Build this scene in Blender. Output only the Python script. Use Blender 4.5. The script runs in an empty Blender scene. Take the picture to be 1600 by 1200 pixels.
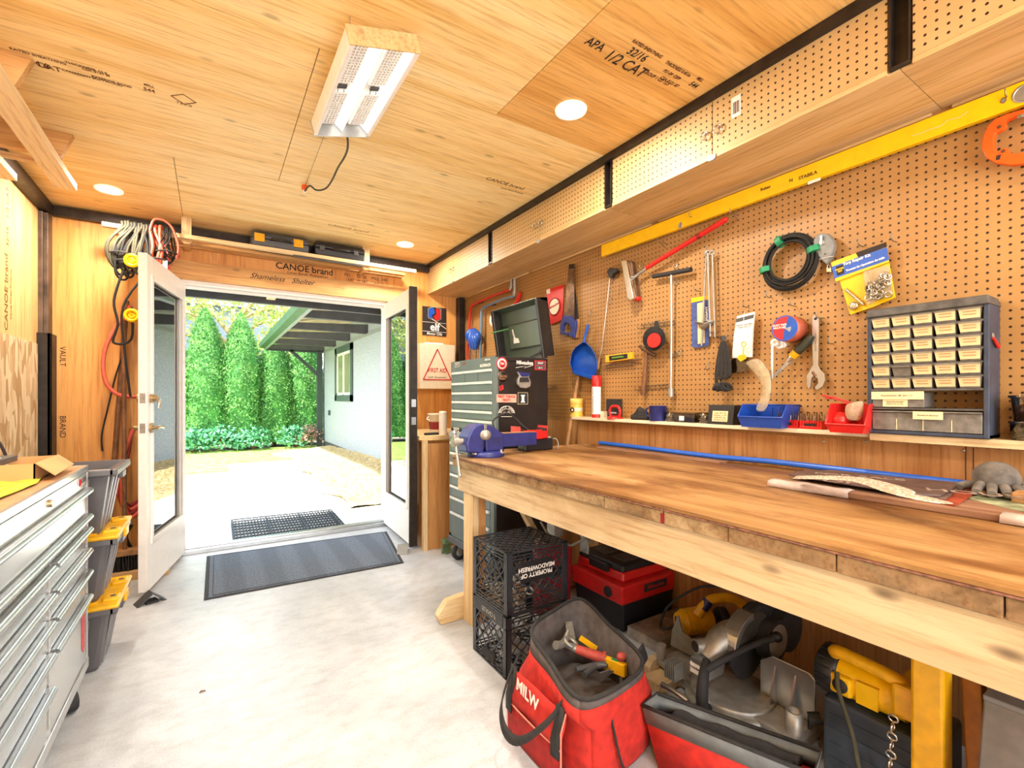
import bpy, math, random
from mathutils import Vector, Matrix, Euler
random.seed(7)
SC = bpy.context.scene
COL = SC.collection
F = 735.0; TH = math.atan(470/735.0); CS, SN = math.cos(TH), math.sin(TH); EYE = 1.2; HZ = 621.0
# measuring helpers: sight line of the photograph meets a known wall / floor plane -> a point in metres
def ray(u, v):
    a = (u-800)/F; return Vector((a*CS+SN, CS-a*SN, (HZ-v)/F))
def PX(u, v, X):
    d = ray(u, v); return Vector((0, 0, EYE)) + d*(X/d.x)
def PY(u, v, Y):
    d = ray(u, v); return Vector((0, 0, EYE)) + d*(Y/d.y)
def PZ(u, v, Z):
    d = ray(u, v); return Vector((0, 0, EYE)) + d*((Z-EYE)/d.z)
# room planes
XL, XR, YF, YB, ZC = -0.95, 2.18, 4.36, -1.6, 2.50

# ---------------------------------------------------------------- materials
MATS = {}
def nt(name):
    m = bpy.data.materials.new(name); m.use_nodes = True
    t = m.node_tree; b = t.nodes['Principled BSDF']; return m, t, b
def lin(c):
    if isinstance(c, str):
        c = c.lstrip('#'); c = [int(c[i:i+2], 16)/255 for i in (0, 2, 4)]
    return tuple(((x/12.92) if x <= .04045 else ((x+.055)/1.055)**2.4) for x in c[:3]) + (1,)
def ramp(t, fac, stops):
    r = t.nodes.new('ShaderNodeValToRGB'); e = r.color_ramp.elements
    e[0].position, e[0].color = stops[0][0], lin(stops[0][1])
    e[1].position, e[1].color = stops[-1][0], lin(stops[-1][1])
    for p, c in stops[1:-1]:
        n = e.new(p); n.color = lin(c)
    t.links.new(fac, r.inputs[0]); return r.outputs[0]
def coords(t, scale=(1, 1, 1), rot=(0, 0, 0)):
    tc = t.nodes.new('ShaderNodeTexCoord'); mp = t.nodes.new('ShaderNodeMapping')
    mp.inputs['Scale'].default_value = scale; mp.inputs['Rotation'].default_value = rot
    t.links.new(tc.outputs['Object'], mp.inputs[0]); return mp.outputs[0]
def noise(t, vec, scale, detail=4, rough=.5, dist=0):
    n = t.nodes.new('ShaderNodeTexNoise'); n.inputs['Scale'].default_value = scale
    n.inputs['Detail'].default_value = detail; n.inputs['Roughness'].default_value = rough
    n.inputs['Distortion'].default_value = dist
    t.links.new(vec, n.inputs['Vector']); return n.outputs[0]
def mixc(t, fac, a, b, mode='MIX'):
    m = t.nodes.new('ShaderNodeMix'); m.data_type = 'RGBA'; m.blend_type = mode
    for s, x in ((0, fac), (6, a), (7, b)):
        if hasattr(x, 'links'): t.links.new(x, m.inputs[s])
        elif s == 0: m.inputs[0].default_value = x
        else: m.inputs[s].default_value = lin(x)
    return m.outputs[2]
def bump(t, b, h, strength=.3, dist=.002):
    n = t.nodes.new('ShaderNodeBump'); n.inputs['Strength'].default_value = strength
    n.inputs['Distance'].default_value = dist
    t.links.new(h, n.inputs['Height']); t.links.new(n.outputs[0], b.inputs['Normal'])
def plain(name, c, rough=.5, metal=0, var=.08, scale=25, bmp=0, emit=0):
    if name in MATS: return MATS[name]
    m, t, b = nt(name); l = lin(c)
    n = noise(t, coords(t), scale, 4)
    d = tuple(max(0, x*(1-var*2.2)) for x in l[:3])+(1,); u = tuple(min(1, x*(1+var)) for x in l[:3])+(1,)
    r = t.nodes.new('ShaderNodeValToRGB'); r.color_ramp.elements[0].position = .3; r.color_ramp.elements[1].position = .7
    r.color_ramp.elements[0].color = d; r.color_ramp.elements[1].color = u
    t.links.new(n, r.inputs[0]); t.links.new(r.outputs[0], b.inputs['Base Color'])
    b.inputs['Roughness'].default_value = rough; b.inputs['Metallic'].default_value = metal
    if bmp: bump(t, b, n, bmp)
    if emit:
        b.inputs['Emission Color'].default_value = l; b.inputs['Emission Strength'].default_value = emit
    MATS[name] = m; return m
def wood(name, light, mid, dark, axis='x', grain=1.0, rough=.55, knots=.5, figure=1.0, stain=0):
    """long-grain wood: streaks along one axis, soft cathedral figure, sparse knots"""
    if name in MATS: return MATS[name]
    m, t, b = nt(name)
    k = {'x': 0, 'y': 1, 'z': 2}[axis]
    s1 = [9*grain]*3; s1[k] = .55*grain; s2 = [80*grain]*3; s2[k] = 4*grain
    n0 = noise(t, coords(t, [x*.33*figure for x in s1]), 1, 3, .5, 1.4)
    wv = t.nodes.new('ShaderNodeMath'); wv.operation = 'MULTIPLY'; wv.inputs[1].default_value = 7*figure
    t.links.new(n0, wv.inputs[0])
    sn = t.nodes.new('ShaderNodeMath'); sn.operation = 'PINGPONG'; sn.inputs[1].default_value = 1
    t.links.new(wv.outputs[0], sn.inputs[0])
    n1 = noise(t, coords(t, s1), 1, 5, .6, .5); n2 = noise(t, coords(t, s2), 1, 4, .65)
    base = ramp(t, n1, [(.3, dark), (.5, mid), (.72, light)])
    fig = ramp(t, sn.outputs[0], [(.0, dark), (.35, mid), (1, light)])
    c = mixc(t, .26, base, fig)
    fine = ramp(t, n2, [(.34, '#bb9c74'), (.52, '#ffffff')])
    c = mixc(t, .5, c, fine, 'MULTIPLY')
    if stain:
        ss = [3.6]*3; ss[k] = 1.5
        sf = noise(t, coords(t, ss), 1, 6, .62, .6); c = mixc(t, stain, c, ramp(t, sf, [(.34, '#5a3c22'), (.44, '#b89468'), (.56, '#ffffff')]), 'MULTIPLY')
        sf = noise(t, coords(t, [x*2.3 for x in ss]), 1, 5, .7, 1.0); c = mixc(t, stain*.6, c, ramp(t, sf, [(.28, '#7a5a3a'), (.42, '#ffffff')]), 'MULTIPLY')
    if knots:
        sk = [7.5]*3; sk[k] = 3.2
        vo = t.nodes.new('ShaderNodeTexVoronoi'); vo.inputs['Scale'].default_value = 1.0
        t.links.new(coords(t, sk), vo.inputs['Vector'])
        kr = ramp(t, vo.outputs['Distance'], [(.05, '#000000'), (.12, '#ffffff')])
        inv = t.nodes.new('ShaderNodeMath'); inv.operation = 'SUBTRACT'; inv.inputs[0].default_value = 1
        t.links.new(kr, inv.inputs[1])
        ml = t.nodes.new('ShaderNodeMath'); ml.operation = 'MULTIPLY'; ml.inputs[1].default_value = knots
        t.links.new(inv.outputs[0], ml.inputs[0])
        l = lin(dark); c = mixc(t, ml.outputs[0], c, [x**(1/2.2)*.6 for x in l[:3]])
    t.links.new(c, b.inputs['Base Color']); b.inputs['Roughness'].default_value = rough
    bump(t, b, n2, .12, .001)
    MATS[name] = m; return m
def pegboard(name, c='#cfa069', c2='#b98a52', hole='#2c1508', step=.0267):
    m, t, b = nt(name)
    tc = t.nodes.new('ShaderNodeTexCoord')
    def vm(op, a, v=None):
        n = t.nodes.new('ShaderNodeVectorMath'); n.operation = op; t.links.new(a, n.inputs[0])
        if v is not None: n.inputs[1].default_value = v
        return n.outputs[0]
    a = vm('SCALE', tc.outputs['Object']); a.node.inputs['Scale'].default_value = 1/step
    a = vm('FRACTION', a); a = vm('SUBTRACT', a, (.5, .5, .5)); a = vm('MULTIPLY', a, (0, 1, 1))
    ln = t.nodes.new('ShaderNodeVectorMath'); ln.operation = 'LENGTH'; t.links.new(a, ln.inputs[0])
    lt = t.nodes.new('ShaderNodeMapRange'); lt.inputs[1].default_value = .135; lt.inputs[2].default_value = .165
    t.links.new(ln.outputs['Value'], lt.inputs[0])
    n = noise(t, coords(t, (1.2, 1.2, 1.2)), 2.2, 5, .6); base = ramp(t, n, [(.3, c2), (.7, c)])
    col = mixc(t, lt.outputs[0], hole, base)
    t.links.new(col, b.inputs['Base Color']); b.inputs['Roughness'].default_value = .5
    bump(t, b, lt.outputs[0], .6, .003)
    MATS[name] = m; return m
def glassy(name, tint='#ffffff', refl=1.6, alpha=.0, rough=0.0):
    m, t, b = nt(name); t.nodes.remove(b)
    out = t.nodes['Material Output']; tr = t.nodes.new('ShaderNodeBsdfTransparent'); gl = t.nodes.new('ShaderNodeBsdfGlossy')
    tr.inputs[0].default_value = lin(tint); gl.inputs['Roughness'].default_value = rough
    fr = t.nodes.new('ShaderNodeFresnel'); fr.inputs[0].default_value = 1.5
    mu = t.nodes.new('ShaderNodeMath'); mu.operation = 'MULTIPLY_ADD'; mu.inputs[1].default_value = refl; mu.inputs[2].default_value = alpha; mu.use_clamp = True
    mx = t.nodes.new('ShaderNodeMixShader')
    t.links.new(fr.outputs[0], mu.inputs[0]); t.links.new(mu.outputs[0], mx.inputs[0])
    t.links.new(tr.outputs[0], mx.inputs[1]); t.links.new(gl.outputs[0], mx.inputs[2]); t.links.new(mx.outputs[0], out.inputs[0])
    MATS[name] = m; return m
def emissive(name, c, s):
    m, t, b = nt(name); b.inputs['Base Color'].default_value = lin(c)
    b.inputs['Emission Color'].default_value = lin(c); b.inputs['Emission Strength'].default_value = s
    MATS[name] = m; return m
def speckle(name, stops, scale, rough=.9, bmp=.5, dist=.01, vor=False, stretch=(1, 1, 1)):
    m, t, b = nt(name); co = coords(t, stretch)
    if vor:
        v = t.nodes.new('ShaderNodeTexVoronoi'); v.inputs['Scale'].default_value = scale; t.links.new(co, v.inputs['Vector'])
        s = t.nodes.new('ShaderNodeSeparateColor'); t.links.new(v.outputs['Color'], s.inputs[0]); n = s.outputs[0]; h = v.outputs['Distance']
    else:
        n = noise(t, co, scale, 8, .65); h = n
    t.links.new(ramp(t, n, stops), b.inputs['Base Color']); b.inputs['Roughness'].default_value = rough
    bump(t, b, h, bmp, dist); MATS[name] = m; return m

# ---------------------------------------------------------------- mesh builder
def catmull(pts, n, closed=False):
    P = [Vector(p) for p in pts]; out = []; N = len(P)
    rng = range(N if closed else N-1)
    for i in rng:
        if closed: a, b, c, d = P[(i-1) % N], P[i], P[(i+1) % N], P[(i+2) % N]
        else: a, b, c, d = P[max(i-1, 0)], P[i], P[i+1], P[min(i+2, N-1)]
        for k in range(n):
            t = k/n
            out.append(.5*((2*b)+(c-a)*t+(2*a-5*b+4*c-d)*t*t+(3*b-a-3*c+d)*t**3))
    if not closed: out.append(P[-1])
    return out
class MB:
    def __init__(s): s.v = []; s.f = []; s.sm = []; s.mi = []; s.cur = 0; s.M = Matrix.Identity(4)
    def add(s, vs, fs, sm=False):
        o = len(s.v); s.v += [s.M @ Vector(v) for v in vs]
        for f in fs: s.f.append([i+o for i in f]); s.sm.append(sm); s.mi.append(s.cur)
        return s
    def box(s, x0, y0, z0, x1, y1, z1, rot=None):
        x0, x1 = min(x0, x1), max(x0, x1); y0, y1 = min(y0, y1), max(y0, y1); z0, z1 = min(z0, z1), max(z0, z1)
        vs = [Vector(p) for p in ((x0, y0, z0), (x1, y0, z0), (x1, y1, z0), (x0, y1, z0), (x0, y0, z1), (x1, y0, z1), (x1, y1, z1), (x0, y1, z1))]
        if rot:
            c = Vector(((x0+x1)/2, (y0+y1)/2, (z0+z1)/2)); R = Euler(rot).to_matrix(); vs = [R @ (v-c)+c for v in vs]
        return s.add(vs, [(0, 3, 2, 1), (4, 5, 6, 7), (0, 1, 5, 4), (1, 2, 6, 5), (2, 3, 7, 6), (3, 0, 4, 7)])
    def cbox(s, c, d, rot=None):
        return s.box(c[0]-d[0]/2, c[1]-d[1]/2, c[2]-d[2]/2, c[0]+d[0]/2, c[1]+d[1]/2, c[2]+d[2]/2, rot)
    def frustum(s, c, d0, d1, h, off=(0, 0)):
        """tapered box: base centre c, size d0 at the bottom, d1 at the top"""
        x, y, z = c; ox, oy = off
        vs = [(x-d0[0]/2, y-d0[1]/2, z), (x+d0[0]/2, y-d0[1]/2, z), (x+d0[0]/2, y+d0[1]/2, z), (x-d0[0]/2, y+d0[1]/2, z)]
        vs += [(x+ox-d1[0]/2, y+oy-d1[1]/2, z+h), (x+ox+d1[0]/2, y+oy-d1[1]/2, z+h), (x+ox+d1[0]/2, y+oy+d1[1]/2, z+h), (x+ox-d1[0]/2, y+oy+d1[1]/2, z+h)]
        return s.add(vs, [(0, 3, 2, 1), (4, 5, 6, 7), (0, 1, 5, 4), (1, 2, 6, 5), (2, 3, 7, 6), (3, 0, 4, 7)])
    def bar(s, a, b, w, h, up=(0, 0, 1)):
        """rectangular bar from a to b; w across, h along up"""
        a, b = Vector(a), Vector(b); d = (b-a).normalized(); u = Vector(up)
        if abs(d.dot(u)) > .99: u = Vector((0, 1, 0))
        r = d.cross(u).normalized()*w/2; u = r.cross(d).normalized()*h/2
        vs = [a-r-u, a+r-u, a+r+u, a-r+u, b-r-u, b+r-u, b+r+u, b-r+u]
        return s.add(vs, [(3, 2, 1, 0), (4, 5, 6, 7), (0, 1, 5, 4), (1, 2, 6, 5), (2, 3, 7, 6), (3, 0, 4, 7)])
    def tube(s, pts, r, n=8, closed=False, sm=0, cap=True):
        if sm: pts = catmull(pts, sm, closed)
        P = [Vector(p) for p in pts]; N = len(P); rs = r if isinstance(r, (list, tuple)) else None
        ref = Vector((0, 0, 1)); T0 = (P[1]-P[0]).normalized()
        if abs(T0.dot(ref)) > .9: ref = Vector((1, 0, 0))
        nrm = (ref-T0*ref.dot(T0)).normalized(); vs = []
        for i in range(N):
            if closed: T = P[(i+1) % N]-P[i-1]
            else: T = P[min(i+1, N-1)]-P[max(i-1, 0)]
            T = T.normalized() if T.length > 1e-9 else T0
            nrm = nrm-T*nrm.dot(T); nrm = nrm.normalized() if nrm.length > 1e-6 else T.orthogonal().normalized()
            bn = T.cross(nrm)
            if rs: q = i*(len(rs)-1)/(N-1); k = int(q); rr = rs[k] if k >= len(rs)-1 else rs[k]+(rs[k+1]-rs[k])*(q-k)
            else: rr = r
            for k in range(n):
                a = 2*math.pi*k/n; vs.append(P[i]+nrm*math.cos(a)*rr+bn*math.sin(a)*rr)
        fs = []
        for i in range(N if closed else N-1):
            j = (i+1) % N
            for k in range(n): fs.append((i*n+k, i*n+(k+1) % n, j*n+(k+1) % n, j*n+k))
        s.add(vs, fs, True)
        if cap and not closed:
            s.add(vs[:n][::-1], [tuple(range(n))]); s.add(vs[-n:], [tuple(range(n))])
        return s
    def cyl(s, a, b, r, r2=None, n=24):
        return s.tube([a, b], [r, r if r2 is None else r2], n)
    def lathe(s, prof, c=(0, 0, 0), n=28, axis=(0, 0, 1)):
        """prof: (radius, height) pairs turned about axis through c"""
        c = Vector(c); Q = Vector((0, 0, 1)).rotation_difference(Vector(axis)); vs = []; fs = []
        if len(prof) == 2 and prof[0][1] == prof[1][1] and prof[0][0] < 1e-5:
            r, h = prof[1]; return s.add([c+Q @ Vector((r*math.cos(2*math.pi*k/n), r*math.sin(2*math.pi*k/n), h)) for k in range(n)], [tuple(range(n))])
        prof = [(max(r, 1e-4) if i else r, h) for i, (r, h) in enumerate(prof)]; prof[0] = (max(prof[0][0], 1e-4), prof[0][1])
        for r, h in prof:
            for k in range(n):
                a = 2*math.pi*k/n; vs.append(c+Q @ Vector((r*math.cos(a), r*math.sin(a), h)))
        for i in range(len(prof)-1):
            for k in range(n): fs.append((i*n+k, i*n+(k+1) % n, (i+1)*n+(k+1) % n, (i+1)*n+k))
        s.add(vs, fs, True)
        if prof[0][0] > 1e-5: s.add(vs[:n][::-1], [tuple(range(n))])
        if prof[-1][0] > 1e-5: s.add(vs[-n:], [tuple(range(n))])
        return s
    def ball(s, c, r, n=14, sc=(1, 1, 1)):
        c = Vector(c); m = n//2; vs = []; fs = []
        for i in range(m+1):
            p = math.pi*i/m
            for k in range(n):
                a = 2*math.pi*k/n; vs.append(c+Vector((r*sc[0]*math.sin(p)*math.cos(a), r*sc[1]*math.sin(p)*math.sin(a), r*sc[2]*math.cos(p))))
        for i in range(m):
            for k in range(n): fs.append((i*n+k, (i+1)*n+k, (i+1)*n+(k+1) % n, i*n+(k+1) % n))
        return s.add(vs, fs, True)
    def torus(s, c, R, r, axis=(0, 0, 1), n=32, m=8, sq=(1, 1)):
        c = Vector(c); Q = Vector((0, 0, 1)).rotation_difference(Vector(axis))
        return s.tube([c+Q @ Vector((R*sq[0]*math.cos(2*math.pi*k/n), R*sq[1]*math.sin(2*math.pi*k/n), 0)) for k in range(n)], r, m, True)
    def prism(s, pts, d):
        """planar outline pts (3D) pushed along vector d"""
        P = [Vector(p) for p in pts]; d = Vector(d); n = len(P)
        nn = Vector((0, 0, 0))
        for i in range(n): nn += P[i].cross(P[(i+1) % n])
        if nn.dot(d) > 0: P = P[::-1]
        vs = P+[p+d for p in P]
        fs = [tuple(range(n)), tuple(range(2*n-1, n-1, -1))]+[(i, i+n, (i+1) % n+n, (i+1) % n) for i in range(n)]
        return s.add(vs, fs)
    def wallcut(s, pix, off, th):
        """outline measured on the right-hand wall, standing off the wall by off, thickness th"""
        return s.prism([PX(u, v, XR-off) for u, v in pix], (th, 0, 0))
    def sheet(s, rows, th=0):
        """rows: grid of points"""
        R = len(rows); C = len(rows[0]); vs = [p for r in rows for p in r]
        return s.add(vs, [(i*C+j, i*C+j+1, (i+1)*C+j+1, (i+1)*C+j) for i in range(R-1) for j in range(C-1)], True)
    def build(s, name, mat, parent=None, world=False, bevel=0, sub=0, solid=0, origin=None, seg=2, dec=0):
        me = bpy.data.meshes.new(name)
        if parent is None:
            if origin is None:
                xs = [v.x for v in s.v]; ys = [v.y for v in s.v]; zs = [v.z for v in s.v]
                origin = Vector(((min(xs)+max(xs))/2, (min(ys)+max(ys))/2, min(zs)))
            M = Matrix.Translation(-Vector(origin))
        else:
            M = Matrix.Identity(4)
            if world:
                rt = parent
                while rt.parent: rt = rt.parent
                M = rt.matrix_basis.inverted()
        me.from_pydata([M @ v for v in s.v], [], s.f)
        me.polygons.foreach_set('use_smooth', s.sm); 
        for m in (mat if isinstance(mat, (list, tuple)) else [mat]): me.materials.append(m)
        me.polygons.foreach_set('material_index', s.mi); me.update()
        o = bpy.data.objects.new(name, me); COL.objects.link(o)
        if parent is None: o.location = origin
        else: o.parent = parent
        if solid:
            md = o.modifiers.new('solid', 'SOLIDIFY'); md.thickness = solid; md.offset = 0
        if bevel:
            md = o.modifiers.new('bevel', 'BEVEL'); md.width = bevel; md.segments = seg; md.limit_method = 'ANGLE'; md.angle_limit = math.radians(40)
        if sub:
            md = o.modifiers.new('sub', 'SUBSURF'); md.levels = sub; md.render_levels = sub
        return o
def tag(o, label=None, cat=None, group=None, kind=None):
    if label: o['label'] = label
    if cat: o['category'] = cat
    if group: o['group'] = group
    if kind: o['kind'] = kind
    return o
def thing(name, label, cat, loc=(0, 0, 0), rot=(0, 0, 0), group=None):
    o = bpy.data.objects.new(name, None); COL.objects.link(o); o.empty_display_size = .05
    o.location = loc; o.rotation_euler = rot
    o.matrix_basis = Matrix.LocRotScale(Vector(loc), Euler(rot), None)
    return tag(o, label, cat, group)
def struct(o): o['kind'] = 'structure'; return o
def copy_tree(o, loc=None, rot=None, label=None, group=None, scale=None):
    c = o.copy(); COL.objects.link(c)
    if loc is not None: c.location = loc
    if rot is not None: c.rotation_euler = rot
    if scale is not None: c.scale = scale
    if label: c['label'] = label
    if group: c['group'] = group
    for ch in list(o.children):
        d = ch.copy(); COL.objects.link(d); d.parent = c
        for g in list(ch.children):
            e = g.copy(); COL.objects.link(e); e.parent = d
    return c
def axes(xd, yd, loc):
    x = Vector(xd).normalized(); y = Vector(yd); y = (y-x*y.dot(x)).normalized(); z = x.cross(y)
    return Matrix(((x.x, y.x, z.x, loc[0]), (x.y, y.y, z.y, loc[1]), (x.z, y.z, z.z, loc[2]), (0, 0, 0, 1)))
def text(body, size, loc, xd, yd, mat, parent, name='lettering', bold=0, shear=0, align='CENTER', sx=1, gap=1.0, label=None):
    cu = bpy.data.curves.new(name, 'FONT'); cu.body = body; cu.size = size; cu.align_x = align; cu.align_y = 'CENTER'
    cu.offset = bold; cu.shear = shear; cu.space_character = gap; cu.resolution_u = 3; cu.extrude = .0002
    cu.materials.append(mat)
    o = bpy.data.objects.new(name, cu); COL.objects.link(o); W = axes(xd, yd, loc) @ Matrix.Diagonal((sx, 1, 1, 1))
    rt = parent
    while rt.parent: rt = rt.parent
    o.parent = parent; o.matrix_basis = rt.matrix_basis.inverted() @ W
    if label: o['label'] = label
    return o
EX, EY, EZ = Vector((1, 0, 0)), Vector((0, 1, 0)), Vector((0, 0, 1))
# ---------------------------------------------------------------- shared materials
M_ply_c = wood('ceiling_plywood', '#ffe9b2', '#fadb98', '#e8bd6a', 'x', 1.0, .6, .55)
M_ply_o = wood('orange_plywood', '#f4cc88', '#e9b868', '#cf974a', 'x', .9, .6, .45, 1.1)
M_ply_w = wood('wall_plywood', '#e9b06a', '#df9e50', '#cc8638', 'z', .7, .55, .35, .8)
M_ply_l = wood('left_plywood', '#f0d09a', '#e6be7e', '#d0a05c', 'z', .9, .55, .3, .8)
M_ply_r = wood('panel_plywood', '#d4a068', '#c08a50', '#98622e', 'z', 1.1, .5, .5, .9)
M_osb = speckle('strand_board', [(.2, '#b8966a'), (.5, '#d4b68c'), (.8, '#e6d0aa')], 26, .7, .3, .004, True, (1, 1, .35))
M_soffit = wood('shelf_plywood', '#e4c898', '#d6b47c', '#b8925c', 'y', .9, .5, .25)
M_pine = wood('pine', '#e2d0ae', '#d0b88e', '#b4946a', 'y', .8, .6, .9, .8, .3)
M_rail = wood('rail_pine', '#fdeac4', '#f6dcaa', '#e4c084', 'y', .9, .6, .8)
M_pine_x = wood('pine_across', '#ecd6ac', '#e0c290', '#c69e64', 'x', 1.0, .6, .7)
M_pine_z = wood('pine_upright', '#ecd4a8', '#dcc090', '#c09c68', 'z', 1.0, .6, .5)
M_head = wood('header_fir', '#e6b87c', '#d8a462', '#b88444', 'x', 1.0, .55, .5)
M_top = wood('benchtop_ply', '#c4a070', '#a8804c', '#7c5630', 'y', .85, .42, .35, 1.0, .75)
M_end = wood('plank_end', '#c4ac86', '#a88e68', '#806a48', 'x', 1.2, .8, 0, 1.4, .6)
M_plyedge = plain('ply_edge', '#8f6150', .7, 0, .3, 60)
M_weath = wood('weathered_plank', '#b08a6a', '#8a6248', '#533525', 'y', 1.6, .85, .2)
M_peg = pegboard('pegboard_wall', '#b1864f', '#9f7541')
M_pegd = pegboard('pegboard_door', '#cbab78', '#bc9a64')
M_steel_blk = plain('black_steel', '#37302b', .45, .5, .2, 18)
M_steel_col = plain('dark_steel_post', '#6a584a', .5, .5, .3, 9)
M_black = plain('black_plastic', '#1f1e20', .42, 0, .12)
M_blackm = plain('matte_black', '#2a2828', .75, 0, .15)
M_dgrey = plain('dark_grey_plastic', '#4c4d50', .45, 0, .1)
M_grey = plain('grey_paint', '#5d6966', .38, 0, .06, 6)
M_lgrey = plain('light_grey_paint', '#989c9c', .4, .1, .06)
M_white = plain('white_paint', '#f3efe9', .35, 0, .02)
M_cream = plain('cream_paint', '#e8d8ba', .5, 0, .03)
M_chrome = plain('chrome', '#d8d4cc', .22, 1, .06)
M_alu = plain('aluminium', '#c9cdcf', .28, .9, .06, 12)
M_castalu = plain('cast_aluminium', '#a8a49a', .45, .6, .1, 30)
M_stain = plain('stainless_sheet', '#d2d3d1', .26, .7, .08, 3)
M_brass = plain('brass', '#b9a27c', .3, .8, .08)
M_wire = plain('hook_wire', '#8f8676', .3, .7, .1)
M_rust = plain('oxide_steel', '#7d5f48', .45, .7, .25, 20)
M_red = plain('red_paint', '#cc1f1c', .35, 0, .06)
M_redp = plain('red_plastic', '#d32320', .32, 0, .06)
M_dred = plain('deep_red', '#8e1c22', .5, 0, .12)
M_orange = plain('orange_paint', '#ef5a10', .35, 0, .05)
M_blue = plain('blue_plastic', '#1f55b8', .35, 0, .08)
M_blue2 = plain('blue_bin', '#1746a6', .3, 0, .08)
M_vise = plain('vise_blue', '#2c3378', .38, .15, .12, 20)
M_pex = plain('blue_pipe', '#2a62c8', .3, 0, .04)
M_pexd = plain('dull_blue_pipe', '#5d83a6', .35, 0, .04)
M_yel = plain('yellow_paint', '#f6c400', .35, 0, .04)
M_yelp = plain('yellow_plastic', '#eeb312', .35, 0, .08)
M_green = plain('green_tape', '#1f8a5c', .5, 0, .08)
M_rubber = plain('rubber', '#333336', .8, 0, .15, 60, .2)
M_hose = plain('red_hose', '#d9614a', .45, 0, .08)
M_cordg = plain('grey_cord', '#4a4634', .8, 0, .15)
M_cordb = plain('black_cord', '#1c1916', .8, 0, .1)
M_paper = plain('paper_label', '#ecd6a4', .8, 0, .04)
M_card = plain('cardboard', '#c79b66', .8, 0, .06, 8)
M_cloth = plain('yellow_cloth', '#c6c13c', .95, 0, .2, 22, .4)
M_bagred = plain('red_canvas', '#c62a20', .85, 0, .15, 30, .3)
M_baggrey = plain('grey_lining', '#5b5350', .9, 0, .15, 30, .3)
M_bagblk = plain('black_webbing', '#2b2928', .85, 0, .15, 60, .3)
M_ink = plain('stamp_ink', '#6b3f18', .8, 0, .1)
M_inkp = plain('pale_ink', '#a97a48', .8, 0, .1)
M_inkb = plain('black_ink', '#241a14', .7, 0, .05)
M_wht = plain('white_print', '#f2eee4', .6, 0, .02)
M_redink = plain('red_print', '#c22026', .6, 0, .03)
M_glass = glassy('door_glass', '#eef6f2', 1.9, .08)
M_clear = glassy('clear_plastic', '#d9d2c4', 1.3, .1, .08)
M_smoke = glassy('smoked_plastic', '#b8b4ac', 1.3, .12, .15)
M_poly = plain('polythene', '#cdbf9f', .28, 0, .1, 30, .4)
_p = M_poly.node_tree.nodes['Principled BSDF']; _p.inputs['Alpha'].default_value = .42
M_handle = plain('worn_handle', '#a6794a', .55, 0, .2, 20)
M_brown = plain('brown_handle', '#7a4f2e', .6, 0, .2, 20)
M_screw = plain('zinc', '#c2beb2', .3, .8, .2, 80)
# ---------------------------------------------------------------- room shell
def concrete():
    m, t, b = nt('floor_concrete')
    n1 = noise(t, coords(t), 1.6, 8, .62, .8); n2 = noise(t, coords(t, (1, 1.7, 1)), 9, 8, .7); n3 = noise(t, coords(t), 160, 3)
    c = ramp(t, n1, [(.3, '#aeb4bb'), (.52, '#c2c7cc'), (.7, '#d5d8dc')])
    c = mixc(t, .45, c, ramp(t, n2, [(.34, '#cfcac2'), (.55, '#ffffff')]), 'MULTIPLY')
    c = mixc(t, .25, c, ramp(t, n3, [(.35, '#b5b0a8'), (.6, '#ffffff')]), 'MULTIPLY')
    t.links.new(c, b.inputs['Base Color']); b.inputs['Roughness'].default_value = .36
    bump(t, b, n2, .12, .004); return m
mb = MB(); mb.box(XL-.1, YB-.1, -.12, XR+.1, YF+.09, 0); struct(mb.build('floor', concrete(), origin=(0, 0, 0)))

mb = MB(); mbo = MB()   # ceiling sheets with open joints, dark backing board behind them
ys = [YB-.1, -.665, .605, 1.862, 3.13, YF+.1]
for i, xsm in enumerate(([-.17, 1.9], [1.1], [1.105], [.34], [-.172])):
    xs = [XL-.1]+xsm+[XR+.1]
    for a, b in zip(xs, xs[1:]):
        (mbo if (i in (0, 1, 2) and a > 1) else mb).box(a+.0016, ys[i]+.002, ZC, b-.0016, ys[i+1]-.002, ZC+.012)
ceil = struct(mb.build('ceiling', M_ply_c, origin=(0, 0, 0))); struct(mbo.build('ceiling_sheets', M_ply_o, ceil))
mb = MB(); mb.box(XL-.1, YB-.1, ZC+.013, XR+.1, YF+.1, ZC+.09); struct(mb.build('ceiling_backing', M_blackm, ceil))

mb = MB(); mb.box(XL-.1, YB-.1, 0, XL, YF, ZC); wl = struct(mb.build('wall_left', M_ply_l, origin=(0, 0, 0)))
mb = MB(); mb.box(XL, -.3, .0, XL+.012, PX(55, 500, XL).y, 1.545); struct(mb.build('lower_panel', M_osb, wl, True))
mb = MB(); mb.box(XR, YB-.1, 0, XR+.1, YF, 1.03); wr = struct(mb.build('wall_right', M_ply_r, origin=(0, 0, 0)))
mb = MB(); mb.box(XR, YB-.1, 1.03, XR+.1, YF, ZC); struct(mb.build('pegboard_panel', M_peg, wr))
mb = MB()
for u in (1024, 1509, 1521): 
    p = PX(u, 700, XR); mb.box(XR-.0008, p.y-.0012, .0, XR+.001, p.y+.0012, 1.03)
struct(mb.build('panel_joints', M_blackm, wr))
mb = MB(); wa, wb_, wc, wd = -.6, 1.8, .62, 2.28
mb.box(XL-.1, YB-.2, 0, XR+.1, YB-.1, wc); mb.box(XL-.1, YB-.2, wd, XR+.1, YB-.1, ZC); mb.box(XL-.1, YB-.2, wc, wa, YB-.1, wd); mb.box(wb_, YB-.2, wc, XR+.1, YB-.1, wd); struct(mb.build('wall_front', M_ply_w, origin=(0, 0, 0)))
mb = MB()
for x in (wa, .58, wb_-.05): mb.box(x, YB-.18, wc, x+.05, YB-.11, wd)
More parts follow.
